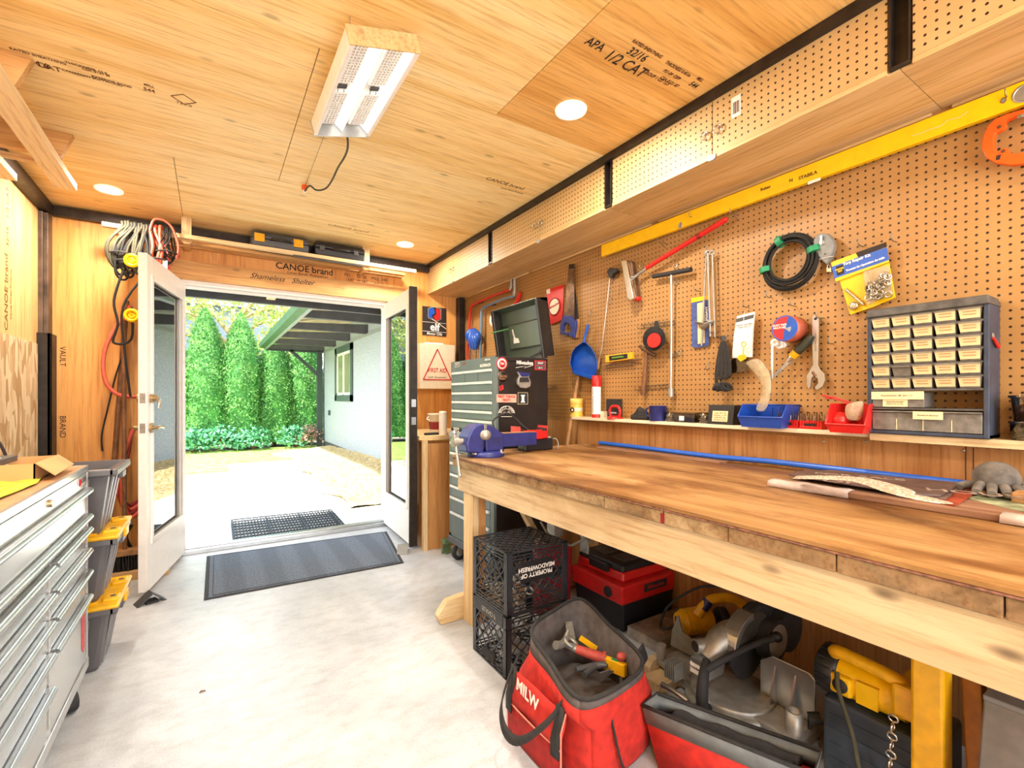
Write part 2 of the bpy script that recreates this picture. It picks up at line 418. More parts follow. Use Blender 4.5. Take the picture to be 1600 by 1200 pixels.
mb.box(wa, YB-.18, wc, wb_, YB-.11, wc+.05); mb.box(wa, YB-.18, wd-.05, wb_, YB-.11, wd); struct(mb.build('added_fill_window', M_white))  # unseen window opening and frame, added to carry the fill lamp
# door wall with the opening
OX0, OX1, OZ = -.215, 1.405, 2.10
mb = MB(); mb.box(XL-.1, YF, 0, OX0, YF+.09, ZC); mb.box(OX1, YF, 0, XR+.1, YF+.09, ZC); mb.box(OX0, YF, OZ, OX1, YF+.09, ZC)
wb = struct(mb.build('wall_back', M_ply_w, origin=(0, 0, 0)))
mb = MB(); mb.box(OX0-.05, YF-.04, OZ-.005, OX1+.17, YF-.002, OZ+.135); hd = struct(mb.build('trim_1', M_head))
hd['label'] = 'fir header board over the double doors'
text('CANOE brand', .075, (.68, YF-.0015, 2.30), EX, EZ, M_inkb, wb, 'stamp', .0012)
text('Canoe  Forest  Products Ltd', .028, (.70, YF-.0015, 2.255), EX, EZ, M_inkb, wb, 'stamp')
text('PS1    32/16    MILL 544', .04, (1.2, YF-.0015, 2.30), EX, EZ, M_inkb, wb, 'stamp')
text('EXT  3/4 CAT   CSA 0151', .03, (1.2, YF-.0015, 2.26), EX, EZ, M_inkb, wb, 'stamp')
text('Shameless   Shelter', .062, (.5, YF-.042, 2.18), EX, EZ, M_inkb, hd, 'handwriting', 0, .5)
# dark steel channel at the wall heads and posts
mb = MB(); mb.box(XL+.05, YF-.05, 2.425, 1.8, YF-.001, 2.488); struct(mb.build('trim_2', M_steel_blk))
mb = MB(); mb.box(XL+.001, -1.5, 2.425, XL+.055, YF-.06, 2.492); struct(mb.build('trim_3', M_steel_blk))
mb = MB(); mb.box(1.775, -1.5, 2.462, 1.799, YF-.055, 2.4985); struct(mb.build('trim_4', M_steel_blk))
p0, p1 = PY(63, 400, YF-.08), PY(80, 400, YF-.08)
mb = MB(); mb.box(p0.x, YF-.1, .0, p1.x-.01, YF-.002, 2.42); mb.box(p0.x-.004, YF-.12, 0, p0.x+.02, YF-.1, 2.42)
struct(mb.build('steel_pillar', M_steel_col, bevel=.004))
mb = MB(); mb.box(p0.x-.006, YF-.15, .0, p1.x+.012, YF-.122, 1.62); mb.box(p1.x-.006, YF-.15, 0, p1.x+.012, YF-.004, 1.62)
struct(mb.build('pillar_cover', M_steel_blk, bevel=.003))
text('VAULT', .045, (p1.x+.04, YF-.0012, 1.48), -EZ, EX, M_inkb, wb, 'stamp')
text('BRAND', .045, (p1.x+.04, YF-.0012, 1.0), -EZ, EX, M_inkb, wb, 'stamp')
text('CANOE brand', .07, (XL-.0+.0005, 3.68, 1.78), EZ, -EY, M_ink, wl, 'stamp')
text('Canoe Forest Products', .03, (XL+.0005, 3.75, 1.78), EZ, -EY, M_ink, wl, 'stamp')
text('32/16   1/2 CAT', .05, (XL+.0005, 3.7, 2.2), EZ, -EY, M_ink, wl, 'stamp')
mb = MB(); mb.box(XR-.075, YF-.075, 0, XR-.012, YF-.004, 2.21); struct(mb.build('pillar', M_steel_blk, bevel=.004))

# stamps on the ceiling sheets
def cstamp(s, u, v, size, mat=M_ink, b=0, dy=0):
    p = PZ(u, v, ZC-.001); text(s, size*.74, (p.x, p.y, ZC-.0012), (1, dy, 0), (0, -1, 0), mat, ceil, 'stamp', b, sx=.8)
for s, u, v, z in (('32/16', 996, 86, .07), ('1/2 CAT', 978, 101, .1), ('APA', 930, 70, .075), ('RATED SHEATHING', 1012, 77, .03),
                   ('THICKNESS 0.451in', 1060, 108, .03), ('PS1-09  CSFP', 1050, 117, .03), ('CSA 0121 87', 1046, 128, .034), ('GROUP 1 CD 12.5', 1026, 122, .032),
                   ('MILL', 1094, 124, .03), ('544', 1084, 133, .05)):
    cstamp(s, u, v, z, M_inkb if z > .04 else M_ink, .0006)
for s, u, v, z in (('RATED SHEATHING', 60, 88, .03), ('32/16', 52, 98, .07), ('CAT', 76, 105, .065), ('THICKNESS 12.5', 135, 106, .03), ('CSA 0121 M', 150, 113, .028),
                   ('CANADIAN SOFTWOOD', 145, 122, .028), ('EXTERIOR BOND', 175, 128, .028), ('MILL', 233, 134, .03), ('544', 233, 141, .045), ('T E C O', 288, 163, .028)):
    cstamp(s, u, v, z, M_ink, .0004)
for s, u, v, z in (('CANOE brand', 790, 287, .075), ('Canoe Forest Products', 800, 298, .03), ('CANOE brand', 545, 357, .085), ('Canoe Forest Products', 575, 367, .035), ('EXT 1/2', 692, 386, .04)):
    cstamp(s, u, v, z, M_ink if v < 300 else M_inkp)
p = PZ(287, 155, ZC-.0005); mb = MB()
mb.tube([(p.x+dx, p.y+dy, ZC-.0008) for dx, dy in ((-.045, 0), (0, -.04), (.045, 0), (0, .04))], .002, 4, True); mb.build('stamp', M_ink, ceil)

# door lining, threshold
mb = MB()
mb.box(OX0, YF-.01, .0, OX0+.028, YF+.13, OZ); mb.box(OX1-.028, YF-.01, 0, OX1, YF+.13, OZ); mb.box(OX0, YF-.01, OZ-.035, OX1, YF+.13, OZ)
mb.box(OX0+.028, YF+.05, OZ-.06, OX1-.028, YF+.065, OZ-.035)
struct(mb.build('door_frame', M_white, bevel=.003))
mb = MB(); mb.box(OX0+.028, YF-.02, .0, OX1-.028, YF+.13, .03); mb.box(OX0+.028, YF+.03, .03, OX1-.028, YF+.06, .042)
struct(mb.build('door_threshold', M_alu, bevel=.003))

# door leaves, hinged and standing open into the room (leaf runs along local x from the hinge)
def leaf(name, hinge, ang, flip, w=.80, h=2.03):
    r = struct(thing(name, None, None, (hinge[0], hinge[1], .035), (0, 0, ang)))
    t_ = .045; s = .082; bz, tz = .29, h-.135
    mb = MB(); y0, y1 = (-t_/2, t_/2)
    mb.box(0, y0, 0, s, y1, h); mb.box(w-s, y0, 0, w, y1, h); mb.box(s, y0, 0, w-s, y1, bz); mb.box(s, y0, tz, w-s, y1, h)
    struct(mb.build('door_leaf', M_white, r, bevel=.002))
    mb = MB()
    for y in (y0-.008, y1):
        mb.box(s-.02, y, bz-.02, s+.012, y+.008, tz+.02); mb.box(w-s-.012, y, bz-.02, w-s+.02, y+.008, tz+.02)
        mb.box(s, y, bz-.02, w-s, y+.008, bz+.012); mb.box(s, y, tz-.012, w-s, y+.008, tz+.02)
    struct(mb.build('glazing_bead', M_white, r, bevel=.002))
    mb = MB(); mb.box(s, -.003, bz, w-s, .003, tz); struct(mb.build('glass', M_glass, r))
    return r, w, t_
d1, w, t_ = leaf('door_1', (-.185, YF-.03), math.atan2(3.552-4.33, -.345+.185), 1, .795)
mb = MB()
for z in (.98, 1.16): mb.box(w-.001, -.014, z-.03, w+.0015, .014, z+.03)
struct(mb.build('latch_plate', M_castalu, d1))
mb = MB(); mb.cyl((w-.06, -.06, .98), (w-.06, .06, .98), .012)
for y in (-.035, .023): mb.cyl((w-.06, y, .98), (w-.06, y+.012, .98), .03)
for y in (-.065, .055):
    mb.tube([(w-.06, y, .98), (w-.1, y+.004, .985), (w-.17, y+.002, .975)], .009, 10, sm=3)
struct(mb.build('door_handle', M_brass, d1))
mb = MB(); mb.cyl((w-.06, -.04, 1.16), (w-.06, .042, 1.16), .027); mb.cyl((w-.06, .042, 1.16), (w-.06, .06, 1.16), .018)
struct(mb.build('deadbolt', M_brass, d1))
d2, w2, _ = leaf('door_2', (1.375, YF-.03), math.atan2(3.565-4.33, 1.345-1.375), -1, .775)
mb = MB(); mb.box(w2-.002, -.035, -.01, w2+.022, .028, 2.04); astr = struct(mb.build('astragal', M_steel_blk, d2, bevel=.003))
mb = MB()
for z in (.98, 1.12): mb.box(w2+.022, -.02, z-.03, w2+.025, .016, z+.03)
struct(mb.build('strike_plate', M_alu, d2))
# keys hanging from the deadbolt
P = Vector((-.185, YF-.03, .035)); dr = Vector((-.16, -.778, 0)).normalized(); nn = Vector((-dr.y, dr.x, 0))
kp = P+dr*(w-.06)+nn*.068+EZ*1.16
k = thing('key_ring', 'small bunch of keys hanging in the deadbolt of the left glazed door', 'keys', kp)
mb = MB(); mb.torus((0, 0, -.012), .012, .0015, (1, .3, 0), 18, 5); mb.build('ring', M_chrome, k)
mb = MB(); mb.bar((0, 0, -.02), (.006, .006, -.065), .014, .003, (1, 0, 0)); mb.torus((0, 0, -.025), .009, .003, (0, 1, 0), 12, 5); mb.build('key', M_brass, k)
mb = MB(); mb.bar((.0, .004, -.02), (-.006, -.006, -.06), .013, .003, (1, 0, 0)); mb.build('key', M_chrome, k)
p = PZ(316, 1081, .001); lf = thing('dry_leaf', 'tiny brown dry leaf on the bare concrete floor', 'leaf', p)
mb = MB(); mb.sheet([[Vector((-.012, 0, 0)), Vector((-.004, .007, .004)), Vector((.01, .006, .001))], [Vector((-.006, -.006, .002)), Vector((.002, -.004, .005)), Vector((.014, -.002, 0))]]); mb.build('leaf_blade', plain('leaf_brown', '#7a4020', .8), lf)
# door stops: folded grey plates
def stop(loc, rz, label, m=M_dgrey):
    t = thing('door_stop', label, 'doorstop', loc, (0, 0, rz))
    mb = MB(); mb.prism([(-.075, -.035, 0), (0, -.035, .062), (.07, -.035, 0), (.062, -.035, 0), (0, -.035, .054), (-.065, -.035, 0)], (0, .08, 0)); mb.build('wedge_plate', m, t)
    mb = MB(); mb.box(-.03, -.03, 0, .03, .04, .012); mb.build('rubber_pad', M_rubber, t)
p = PZ(236, 941, 0); stop((p.x, p.y, 0), .35, 'folded dark grey plate doorstop under the left open door')
p = PZ(632, 862, 0); stop((p.x-.01, p.y, 0), 1.2, 'folded pale plate doorstop under the right open door', M_lgrey)
# ---------------------------------------------------------------- ceiling things
M_led = emissive('led_glow', '#fff6e6', 9); M_ring = plain('lamp_ring', '#f6efe2', .4, 0, .02, emit=.5)
DOWN = [(1.365, 1.642), (-.537, 3.823), (1.383, 3.841), (-.54, 1.64), (1.37, -.56), (-.54, -.56)]
DL = ['round white recessed downlight near the pegboard wall cupboards', 'round white recessed downlight in the corner above the door wall, near the timber rack',
      'round white recessed downlight above the right end of the shelf over the doors']
for i, (x, y) in enumerate(DOWN):
    t = thing('recessed_downlight', DL[i] if i < 3 else 'round white recessed downlight in the ceiling', 'downlight', (x, y, ZC-.012), group='recessed ceiling downlights')
    mb = MB(); mb.lathe([(.066, .012), (.072, .008), (.07, 0), (.054, .001), (.054, .012)], n=32); mb.build('trim_ring', M_ring, t)
    mb = MB(); mb.lathe([(.0, .003), (.054, .003), (.054, .01)], n=32); mb.build('lens', M_led, t)
# high bay fixture, rolled about its long axis
fx = thing('high_bay_light', 'white two-lamp LED high bay light hanging tilted below the ceiling', 'ceiling light', (.5, 1.89, 2.385), (0, math.radians(-15), 0))
L, W, H = .63, .245, .055
mb = MB()
mb.box(-W/2, -L/2, 0, -W/2+.006, L/2, H); mb.box(W/2-.006, -L/2, 0, W/2, L/2, H); mb.box(-W/2, -L/2, H-.004, W/2, L/2, H)
mb.box(-W/2-.004, -L/2, -.004, -W/2+.012, L/2, .002); mb.box(W/2-.012, -L/2, -.004, W/2+.004, L/2, .002)
mb.build('housing', M_white, fx, bevel=.002)
mb = MB(); mb.box(-W/2-.003, -L/2-.005, -.005, W/2+.003, -L/2, H+.003); mb.build('end_plate', M_soffit, fx); mb = MB(); mb.box(-W/2-.003, L/2, -.005, W/2+.003, L/2+.005, H+.003); mb.build('end_plate', M_alu, fx)
mb = MB()
M_refl = emissive('lit_reflector', '#fffaf0', .75)
mb.prism([(-.028, -L/2+.01, H-.006), (0, -L/2+.01, .012), (.028, -L/2+.01, H-.006)], (0, L-.02, 0)); mb.build('centre_reflector', M_refl, fx)
mb = MB(); mb.prism([(W/2-.007, -L/2+.01, H-.006), (W/2-.007, -L/2+.01, .004), (W/2-.035, -L/2+.01, H-.006)], (0, L-.02, 0)); mb.build('side_reflector', M_refl, fx)
M_lens = emissive('led_lens_board', '#e9e3da', .35)
for sx in (-1, 1):
    for sy in (-1, 1):
        cx, cy = sx*.065, sy*.158
        mb = MB(); mb.box(cx-.034, cy-.13, H-.02, cx+.034, cy+.13, H-.012); bd = mb.build('lens_board', M_lens, fx, bevel=.003)
        mb = MB()
        for i in range(5):
            for j in range(15):
                mb.ball((cx-.026+i*.013, cy-.112+j*.016, H-.021), .0052, 8, (1, 1, .7))
        mb.build('led_lens', M_chrome, bd)
        mb = MB(); 
        for dx in (-.012, .012): mb.tube([(cx+dx, cy-sy*.128, H-.022), (cx+dx, cy-sy*.15, H-.014)], .0014, 5)
        mb.box(cx-.018, cy-sy*.152-.003, H-.02, cx+.018, cy-sy*.152+.003, H-.012); mb.build('wiring_clip', M_dgrey, bd)
# hanging chains up to the ceiling
for sx in (-.09, .09):
    for sy in (-.24, .24):
        a = fx.matrix_basis @ Vector((sx, sy, H)); mb = MB(); mb.tube([a, (a.x, a.y, ZC)], .0018, 5); mb.build('hanger_wire', M_screw, fx, True)
J = PZ(476, 290, ZC); J.z = ZC
jb = thing('junction_box', 'small orange cable junction on the ceiling below the high bay light', 'junction', (J.x, J.y, ZC))
mb = MB(); mb.lathe([(.0, -.03), (.014, -.028), (.018, -.012), (.016, 0)], n=16); mb.build('cover', M_orange, jb)
mb = MB(); mb.lathe([(.009, -.042), (.009, -.028)], n=12); mb.build('gland', M_white, jb)
a = fx.matrix_basis @ Vector((.02, L/2+.005, .03)); pts = [a]
for u, v, z in ((543, 216, 2.40), (543, 232, 2.40), (538, 246, 2.41), (528, 262, 2.42), (518, 283, 2.43), (508, 295, 2.44), (494, 297, 2.45), (484, 290, 2.46)):
    pts.append(PZ(u, v, z))
pts.append(J-EZ*.035)
mb = MB(); mb.tube(pts, .005, 8, sm=4); tag(mb.build('flex_cable', M_cordg), 'grey flexible cable looping from the high bay light to the orange ceiling junction', 'cable')
mb = MB(); mb.tube([fx.matrix_basis @ Vector((-.06, L/2, .03)), J-EZ*.01], .0012, 5); tag(mb.build('guy_wire', M_rust), 'thin straight wire from the high bay light to the ceiling junction', 'wire')

# timber rack on the left: hangers, rails, slat
def lumber(name, label, a, b, w, h, mat, cat='timber', up=(0, 0, 1), group=None, bev=.002):
    mb = MB(); mb.bar(a, b, w, h, up); return tag(mb.build(name, mat, bevel=bev), label, cat, group)
zr = 2.337
rk = thing('timber_rack', 'pale pine storage rack hung from the ceiling along the left wall', 'rack', (-.67, 1.2, zr))
mb = MB(); mb.box(-.715, -1.4, zr, -.623, 3.475, zr+.038); mb.build('rail', M_rail, rk, True, bevel=.002)
mb = MB(); mb.box(XL+.001, -1.4, zr, -.86, 3.49, zr+.038); mb.build('rail', M_rail, rk, True, bevel=.002)
for y in (3.126, 2.50, 1.25, 0):
    mb = MB(); mb.prism([(XL+.06, y, ZC-.001), (-.575, y, ZC-.001), (-.622, y, zr+.04), (XL+.06, y, zr+.04)], (0, .038, 0)); mb.build('hanger', M_head if y < 3 else M_head, rk, True, bevel=.002)
mb = MB(); a = PZ(0, 236, zr+.06); b = PZ(50, 246, zr+.06); mb.box(XL+.01, b.y-.02, zr+.038, -.69, b.y+.02, zr+.057); mb.build('cross_slat', M_pine_x, rk, True)

# shelf over the doors
SX0, SX1, SY0, SY1, SZ = -.61, 1.575, 4.08, 4.355, 2.335
sh = thing('storage_shelf', 'long pine shelf hung across the wall above the double doors', 'shelf', (.48, 4.2, SZ))
mb = MB(); mb.box(SX0, SY0, SZ, SX1, SY0+.038, SZ+.03); mb.build('front_rail', M_pine_x, sh, True, bevel=.003)
mb = MB(); mb.box(SX0+.05, SY0+.12, SZ-.005, SX1-.06, SY0+.19, SZ+.018); mb.build('middle_slat', M_head, sh, True, bevel=.003)
mb = MB(); mb.box(SX0+.12, YF-.045, SZ+.0, SX1-.05, YF-.003, SZ+.028); mb.build('rear_rail', M_head, sh, True, bevel=.003)
for u in (291, 574):
    p = PY(u, 400, SY0); mb = MB(); mb.box(p.x-.03, SY0+.038, SZ-.02, p.x+.03, SY0+.076, ZC-.001); mb.build('hanger', M_pine_z, sh, True, bevel=.002)
    mb = MB(); mb.box(p.x-.02, SY0+.03, SZ-.028, p.x+.02, YF-.046, SZ-.006); mb.build('bearer', M_head, sh, True)
def toolcase(label, u0, u1, vt, mat, yellow, L2=None):
    a = PY(u0, 380, SY0-.0); b = PY(u1, 385, SY0); L = b.x-a.x; c = (a.x+b.x)/2
    t = thing('tool_case', label, 'tool case', (c, SY0+.095, SZ+.031)); hh = .118
    mb = MB(); mb.frustum((0, 0, 0), (L*.97, .15), (L, .165), hh*.55); mb.build('case_bottom', mat, t, bevel=.012)
    mb = MB(); mb.frustum((0, 0, hh*.56), (L, .165), (L*.96, .15), hh*.42); mb.build('case_lid', mat, t, bevel=.012)
    mb = MB(); mb.tube([(-.07, -.082, hh*.5), (-.065, -.115, hh*.5), (.065, -.115, hh*.5), (.07, -.082, hh*.5)], .009, 8); mb.build('handle', M_black, t)
    for x in (-.36*L, .30*L):
        if yellow:
            mb = MB(); mb.box(x-.035, -.094, hh*.28, x+.035, -.083, hh*.80); mb.box(x-.02, -.097, hh*.42, x+.02, -.094, hh*.62); mb.build('latch', M_yelp, t, bevel=.003)
        else:
            mb = MB(); mb.box(x-.02, -.09, hh*.35, x+.02, -.083, hh*.7); mb.build('latch', M_dgrey, t, bevel=.003)
    return t
toolcase('dark grey tool case with yellow latches on the shelf over the doors', 392, 484, 357, M_dgrey, True)
toolcase('plain black tool case beside the one with yellow latches, shelf over the doors', 492, 572, 372, M_black, False)
mb = MB(); mb.box(.55, SY0+.005, SZ-.012, 1.1, SY0+.034, SZ-.0005); tag(mb.build('flat_case', M_dgrey, bevel=.004), 'flat dark strip slung under the shelf below the two tool cases', 'case')

# cord bundle hanging from the shelf's left end
def hank(label, cat, xs, mat, r, zt, zb, loops, spread, sway=0, name='extension_cord', tail=None, y0=SY0):
    t = thing(name, label, cat, (xs, y0-.02, zb))
    mb = MB()
    rs = random.Random(int(xs*1000)+loops)
    for k in range(loops):
        dx = (k-(loops-1)/2)*spread; w = .045+.02*rs.random(); zz = zb+rs.random()*.06; dxx = rs.uniform(-.03, .03)+sway
        top = zt+.008+.004*(k % 3)
        pts = [(xs+dx, y0-.012-r, top-.03), (xs+dx, y0-.0, top+r), (xs+dx+.006, y0+.03, top+r), (xs+dx+.01, y0+.045+r, top-.03), (xs+dx*.6+dxx+.02, y0+.035, (top+zz)/2),
               (xs+dx*.3+dxx+w*.5, y0+.02, zz+.04), (xs+dx*.3+dxx, y0-.01, zz), (xs+dx*.3+dxx-w*.5, y0-.035, zz+.05), (xs+dx*.6+dxx-.01, y0-.045, (top+zz)/2)]
        mb.tube(pts, r, 6, True, sm=4)
    mb.build('looped_cord', mat, t, True)
    if tail:
        mb = MB(); mb.tube([(xs+sway, y0-.04, zb+.05)]+tail, r, 6, sm=5); mb.build('loose_end', mat, t, True)
    mb = MB(); zc = zb+.3*(zt-zb); mb.torus((xs+sway*.7, y0-.005, zc), .04+.006*loops, .006, (0, .2, 1), 20, 6, (1, .9)); mb.build('tie', M_bagblk, t, True)
    return t
XA = [PY(u, 360, SY0).x for u in (200, 211, 221, 232, 243, 252, 262, 270)]
zt = SZ+.03
def q(u, v, y=SY0-.03): return PY(u, v, y)
hank('grey-green extension cord hank, leftmost of the bundle on the shelf over the doors', 'extension cord', XA[0], M_cordg, .008, zt, 2.06, 5, .016, -.05)
hank('black extension cord hank hanging second from left on the shelf, ends trailing down the wall', 'extension cord', XA[1], M_cordb, .0075, zt, 1.99, 5, .015, -.06, tail=[q(178, 470), q(184, 505), q(177, 535), q(205, 530), q(206, 480)])
hank('olive extension cord hank just behind the top of the open left door', 'extension cord', XA[2], M_cordg, .0075, zt, 2.02, 5, .014, -.03)
hank('black extension cord hank left of the red air hose on the shelf', 'extension cord', XA[3], M_cordb, .007, zt, 2.0, 4, .014, 0, tail=[q(192, 480), q(196, 560), q(204, 620)])
hs = hank('red rubber air hose hung over the shelf beside the black cords', 'air hose', XA[4], M_hose, .0105, zt, 2.05, 3, .026, .02, 'air_hose')
mb = MB(); mb.tube([q(234, 360), q(240, 344), q(252, 343), q(264, 350), q(272, 362), q(279, 385), q(276, 405)], .0075, 8, sm=5); mb.build('loop', M_hose, hs, True)
hank('dark thin power cord hank at the right end of the bundle with white tag', 'power cord', XA[6], M_cordb, .0045, zt, 2.13, 5, .010, -.01)
mb = MB(); p = q(258, 412); mb.box(p.x-.014, p.y-.012, p.z-.04, p.x+.014, p.y-.008, p.z+.02); tag(mb.build('paper_tag', M_white), 'small white paper tag hanging on the cord bundle above the left door', 'tag')
for v, nm in ((407, 'upper'), (493, 'lower')):
    p = PY(206, v, SY0-.07); mb = MB(); mb.torus(p, .035, .012, (.2, 1, 0), 24, 8); mb.torus(p, .014, .008, (.2, 1, 0), 16, 6)
    for a in range(3): mb.tube([p, p+Vector((math.cos(a*2.1), -.2*math.cos(a*2.1), math.sin(a*2.1)))*.035], .006, 6)
    tag(mb.build('cord_reel', M_yel), ('round yellow plug end hanging at the top of the cord bundle behind the left door' if nm == 'upper' else 'round yellow plug end hanging lower, half hidden by the left door edge'), 'plug')
# hoses and poles in the corner behind the left door
def w4(u, v, y=4.2): return PY(u, v, y)
t = thing('air_hose', 'salmon red air hose in a wide loop on the wall left of the door', 'air hose', (w4(175, 560).x, 4.2, .45))
mb = MB(); mb.tube([w4(204, 478), w4(198, 492), w4(182, 510), w4(166, 540), w4(161, 570), w4(166, 598), w4(182, 615), w4(206, 620), w4(230, 618)], .013, 8, sm=6); mb.build('upper_loop', M_hose, t, True)
for k in range(4):
    d = k*.018; mb = MB()
    mb.tube([w4(206+k, 670, 4.24-d), w4(198-k*2, 715, 4.24-d), w4(185+k*2, 750+k*5, 4.24-d), w4(186+k*2, 775+k*4, 4.24-d), w4(202+k, 790+k*6, 4.24-d), w4(222, 780+k*5, 4.24-d)], .014, 8, sm=5)
    mb.build('coil', M_hose if k % 2 else M_dred, t, True)
mb = MB(); mb.tube([w4(206, 820, 4.18), w4(197, 838, 4.18), w4(205, 856, 4.18), w4(220, 868, 4.18)], .011, 8, sm=5); mb.build('loose_end', M_cordb, t, True)
t = thing('push_broom', 'push broom leaning head-down in the corner behind the left door', 'broom', (w4(190, 870).x, 4.1, 0))
b0, b1 = PZ(170, 884, .14), PZ(214, 884, .14); yb = 4.0
hx = PY(195, 870, yb)
mb = MB(); mb.box(hx.x-.2, yb-.035, hx.z+.012, hx.x+.2, yb+.035, hx.z+.05); mb.build('broom_head', M_handle, t, True, bevel=.004)
mb = MB(); rr = random.Random(3)
for i in range(26):
    for j in range(4):
        x = hx.x-.19+i*.0152; y = yb-.026+j*.017; mb.tube([(x, y, hx.z+.012), (x+rr.uniform(-.008, .008), y+rr.uniform(-.01, .01), hx.z-.085)], [.005, .008], 5)
mb.build('bristles', M_cordb, t, True)
mb = MB(); mb.tube([(hx.x, yb, hx.z+.03), w4(193, 500, 4.25)], .013, 10); mb.build('handle', M_brown, t, True)
mb = MB(); mb.box(hx.x-.25, yb-.06, 0, hx.x+.24, yb+.12, hx.z-.088); tag(mb.build('cardboard_box', M_card, bevel=.003), 'low cardboard box on the floor behind the left door, under the broom', 'box')
mb = MB(); a_, b_ = w4(181, 690, 4.3), w4(198, 470, 4.33); mb.tube([b_+(a_-b_)*((b_.z-.01)/(b_.z-a_.z)), b_], .016, 10); tag(mb.build('wooden_pole', M_brown), 'round brown wooden pole leaning on the wall left of the open door', 'pole')
mb = MB(); mb.tube([w4(190, 560, 4.28), w4(180, 590, 4.28), w4(168, 640, 4.28), w4(159, 680, 4.28), w4(160, 705, 4.28)], .0055, 6, sm=5); tag(mb.build('power_cable', M_cordb), 'thin black cable trailing down the wall to the grey totes', 'cable')

# ---------------------------------------------------------------- pegboard wall cupboards
XF_, CZ0, CZ1 = 1.80, 2.218, 2.492
def yat(u, v=300): return PX(u, v, XF_).y
posts = [YF-.002, yat(766), yat(950.5), yat(1406), yat(1406)-1.27, YB]
seams = [yat(708), yat(842), yat(1113), yat(1406)-.62]
CL = ['wall cupboard with pegboard doors in the far corner by the door wall', 'second pegboard-door wall cupboard from the door wall, above the tool chest lid',
      'pegboard-door wall cupboard with ring pulls and a barcode sticker', 'pegboard-door wall cupboard nearest the camera, beyond the wide steel post']
for i in range(4):
    y1, y0 = posts[i]-(.028 if i else 0), posts[i+1]+.028; sm_ = seams[i]; yb1, yb0 = posts[i]-.001, posts[i+1]+.001
    t = thing('wall_cupboard', CL[i], 'cupboard', (XF_, (y0+y1)/2, CZ0), group='pegboard wall cupboards')
    mb = MB(); mb.box(XF_+.008, yb0, CZ0, XR-.001, yb1, CZ0+.016); mb.box(XF_+.01, y0, CZ1-.01, XR-.001, y1, CZ1); mb.box(XR-.01, y0, CZ0+.0165, XR-.001, y1, CZ1-.0105)
    mb.box(XF_+.01, y0, CZ0+.0165, XR-.011, y0+.012, CZ1-.0105); mb.box(XF_+.01, y1-.012, CZ0+.0165, XR-.011, y1, CZ1-.0105)
    mb.build('carcass', M_soffit, t, True)
    mb = MB(); mb.box(XR-.012, y0, CZ0-.012, XR-.001, y1, CZ0-.001); mb.build('rear_batten', M_soffit, t, True)
    for a, b in ((y0+.004, sm_-.002), (sm_+.002, y1-.004)):
        mb = MB(); mb.box(XF_, a, CZ0+.017, XF_+.007, b, CZ1-.004); d = mb.build('door', M_pegd, t, True)
        yr = b-.03 if b < sm_ else a+.03; zr_ = CZ0+.12
        mb = MB(); mb.cyl((XF_, yr, zr_), (XF_-.012, yr, zr_), .008, n=14); mb.torus((XF_-.014, yr, zr_-.012), .017, .0028, (1, .15, 0), 24, 6); mb.build('ring_pull', M_chrome, d, True)
        mb = MB(); mb.box(XF_-.003, a, CZ0-.001, XF_+.008, b, CZ0+.015); mb.build('edge_strip', M_soffit, d, True)
    mb = MB(); mb.box(XF_-.01, sm_-.02, CZ0-.004, XF_+.002, sm_+.02, CZ0+.012); mb.cyl((XF_-.004, sm_-.014, CZ0-.006), (XF_-.004, sm_+.014, CZ0-.006), .005, n=10); mb.build('catch', M_alu, t, True, bevel=.001)
for y, wd, lb in ((posts[1], .025, 'narrow dark steel post between the two farthest wall cupboards'), (posts[2], .025, 'narrow dark steel post left of the ring-pull wall cupboard'), (posts[3], .027, 'wide dark steel channel post right of the ring-pull wall cupboard')):
    mb = MB(); mb.box(XF_+.03, y-wd, CZ0+.017, XR-.012, y+wd, CZ1+.002); mb.box(XF_-.004, y-wd, CZ0+.017, XF_+.03, y-wd+.005, CZ1+.002); mb.box(XF_-.004, y+wd-.005, CZ0+.017, XF_+.03, y+wd, CZ1+.002); mb.box(XF_-.004, y-wd, CZ0+.005, XF_+.0075, y+wd, CZ0+.016)
    tag(mb.build('steel_post', M_steel_blk, bevel=.001), lb, 'post', 'steel posts between the wall cupboards')
p = PX(1150, 166, XF_-.001); st = thing('barcode_sticker', 'white barcode sticker on the wall cupboard door near the ceiling', 'sticker', p)
mb = MB(); mb.box(0, -.02, -.042, .0008, .02, .042); mb.build('paper', M_white, st)
mb = MB()
for k, wv in enumerate((2, 1, 3, 1, 1, 2, 3, 1, 2, 1, 2)): mb.box(-.0006, -.014+k*.0026, -.028, 0, -.014+k*.0026+wv*.0006, .02)
mb.build('bars', M_inkb, st)
# ---------------------------------------------------------------- tools on the pegboard
def on_wall(name, label, cat, u, v, off=.0, group=None):
    p = PX(u, v, XR); p.x = XR; return thing(name, label, cat, p, group=group)
def wp(u, v, off=.02): return PX(u, v, XR-off)
def wtube(mb, pix, r, off=.02, n=8, sm=0, closed=False):
    return mb.tube([wp(*p[:2], (p[2] if len(p) > 2 else off)) for p in pix], r, n, closed, sm=sm)
TL, TR_ = -EY, EZ   # text directions on the right-hand wall: reading runs toward the camera
# ledge
LZ, LX = 1.068, 2.085
ysp = PX(1360, 680, LX).y
mb = MB(); mb.box(LX, ysp, LZ-.018, XR-.0005, 2.505, LZ); tag(mb.build('wall_ledge', M_cream, bevel=.002), 'thin whitish ledge under the pegboard behind the bench', 'ledge')
mb = MB(); mb.box(LX-.012, YB, LZ-.028, XR-.0005, ysp-.001, LZ-.0005); tag(mb.build('wall_ledge', M_pine, bevel=.002), 'thicker orange pine ledge under the small-parts drawer cabinet', 'ledge')

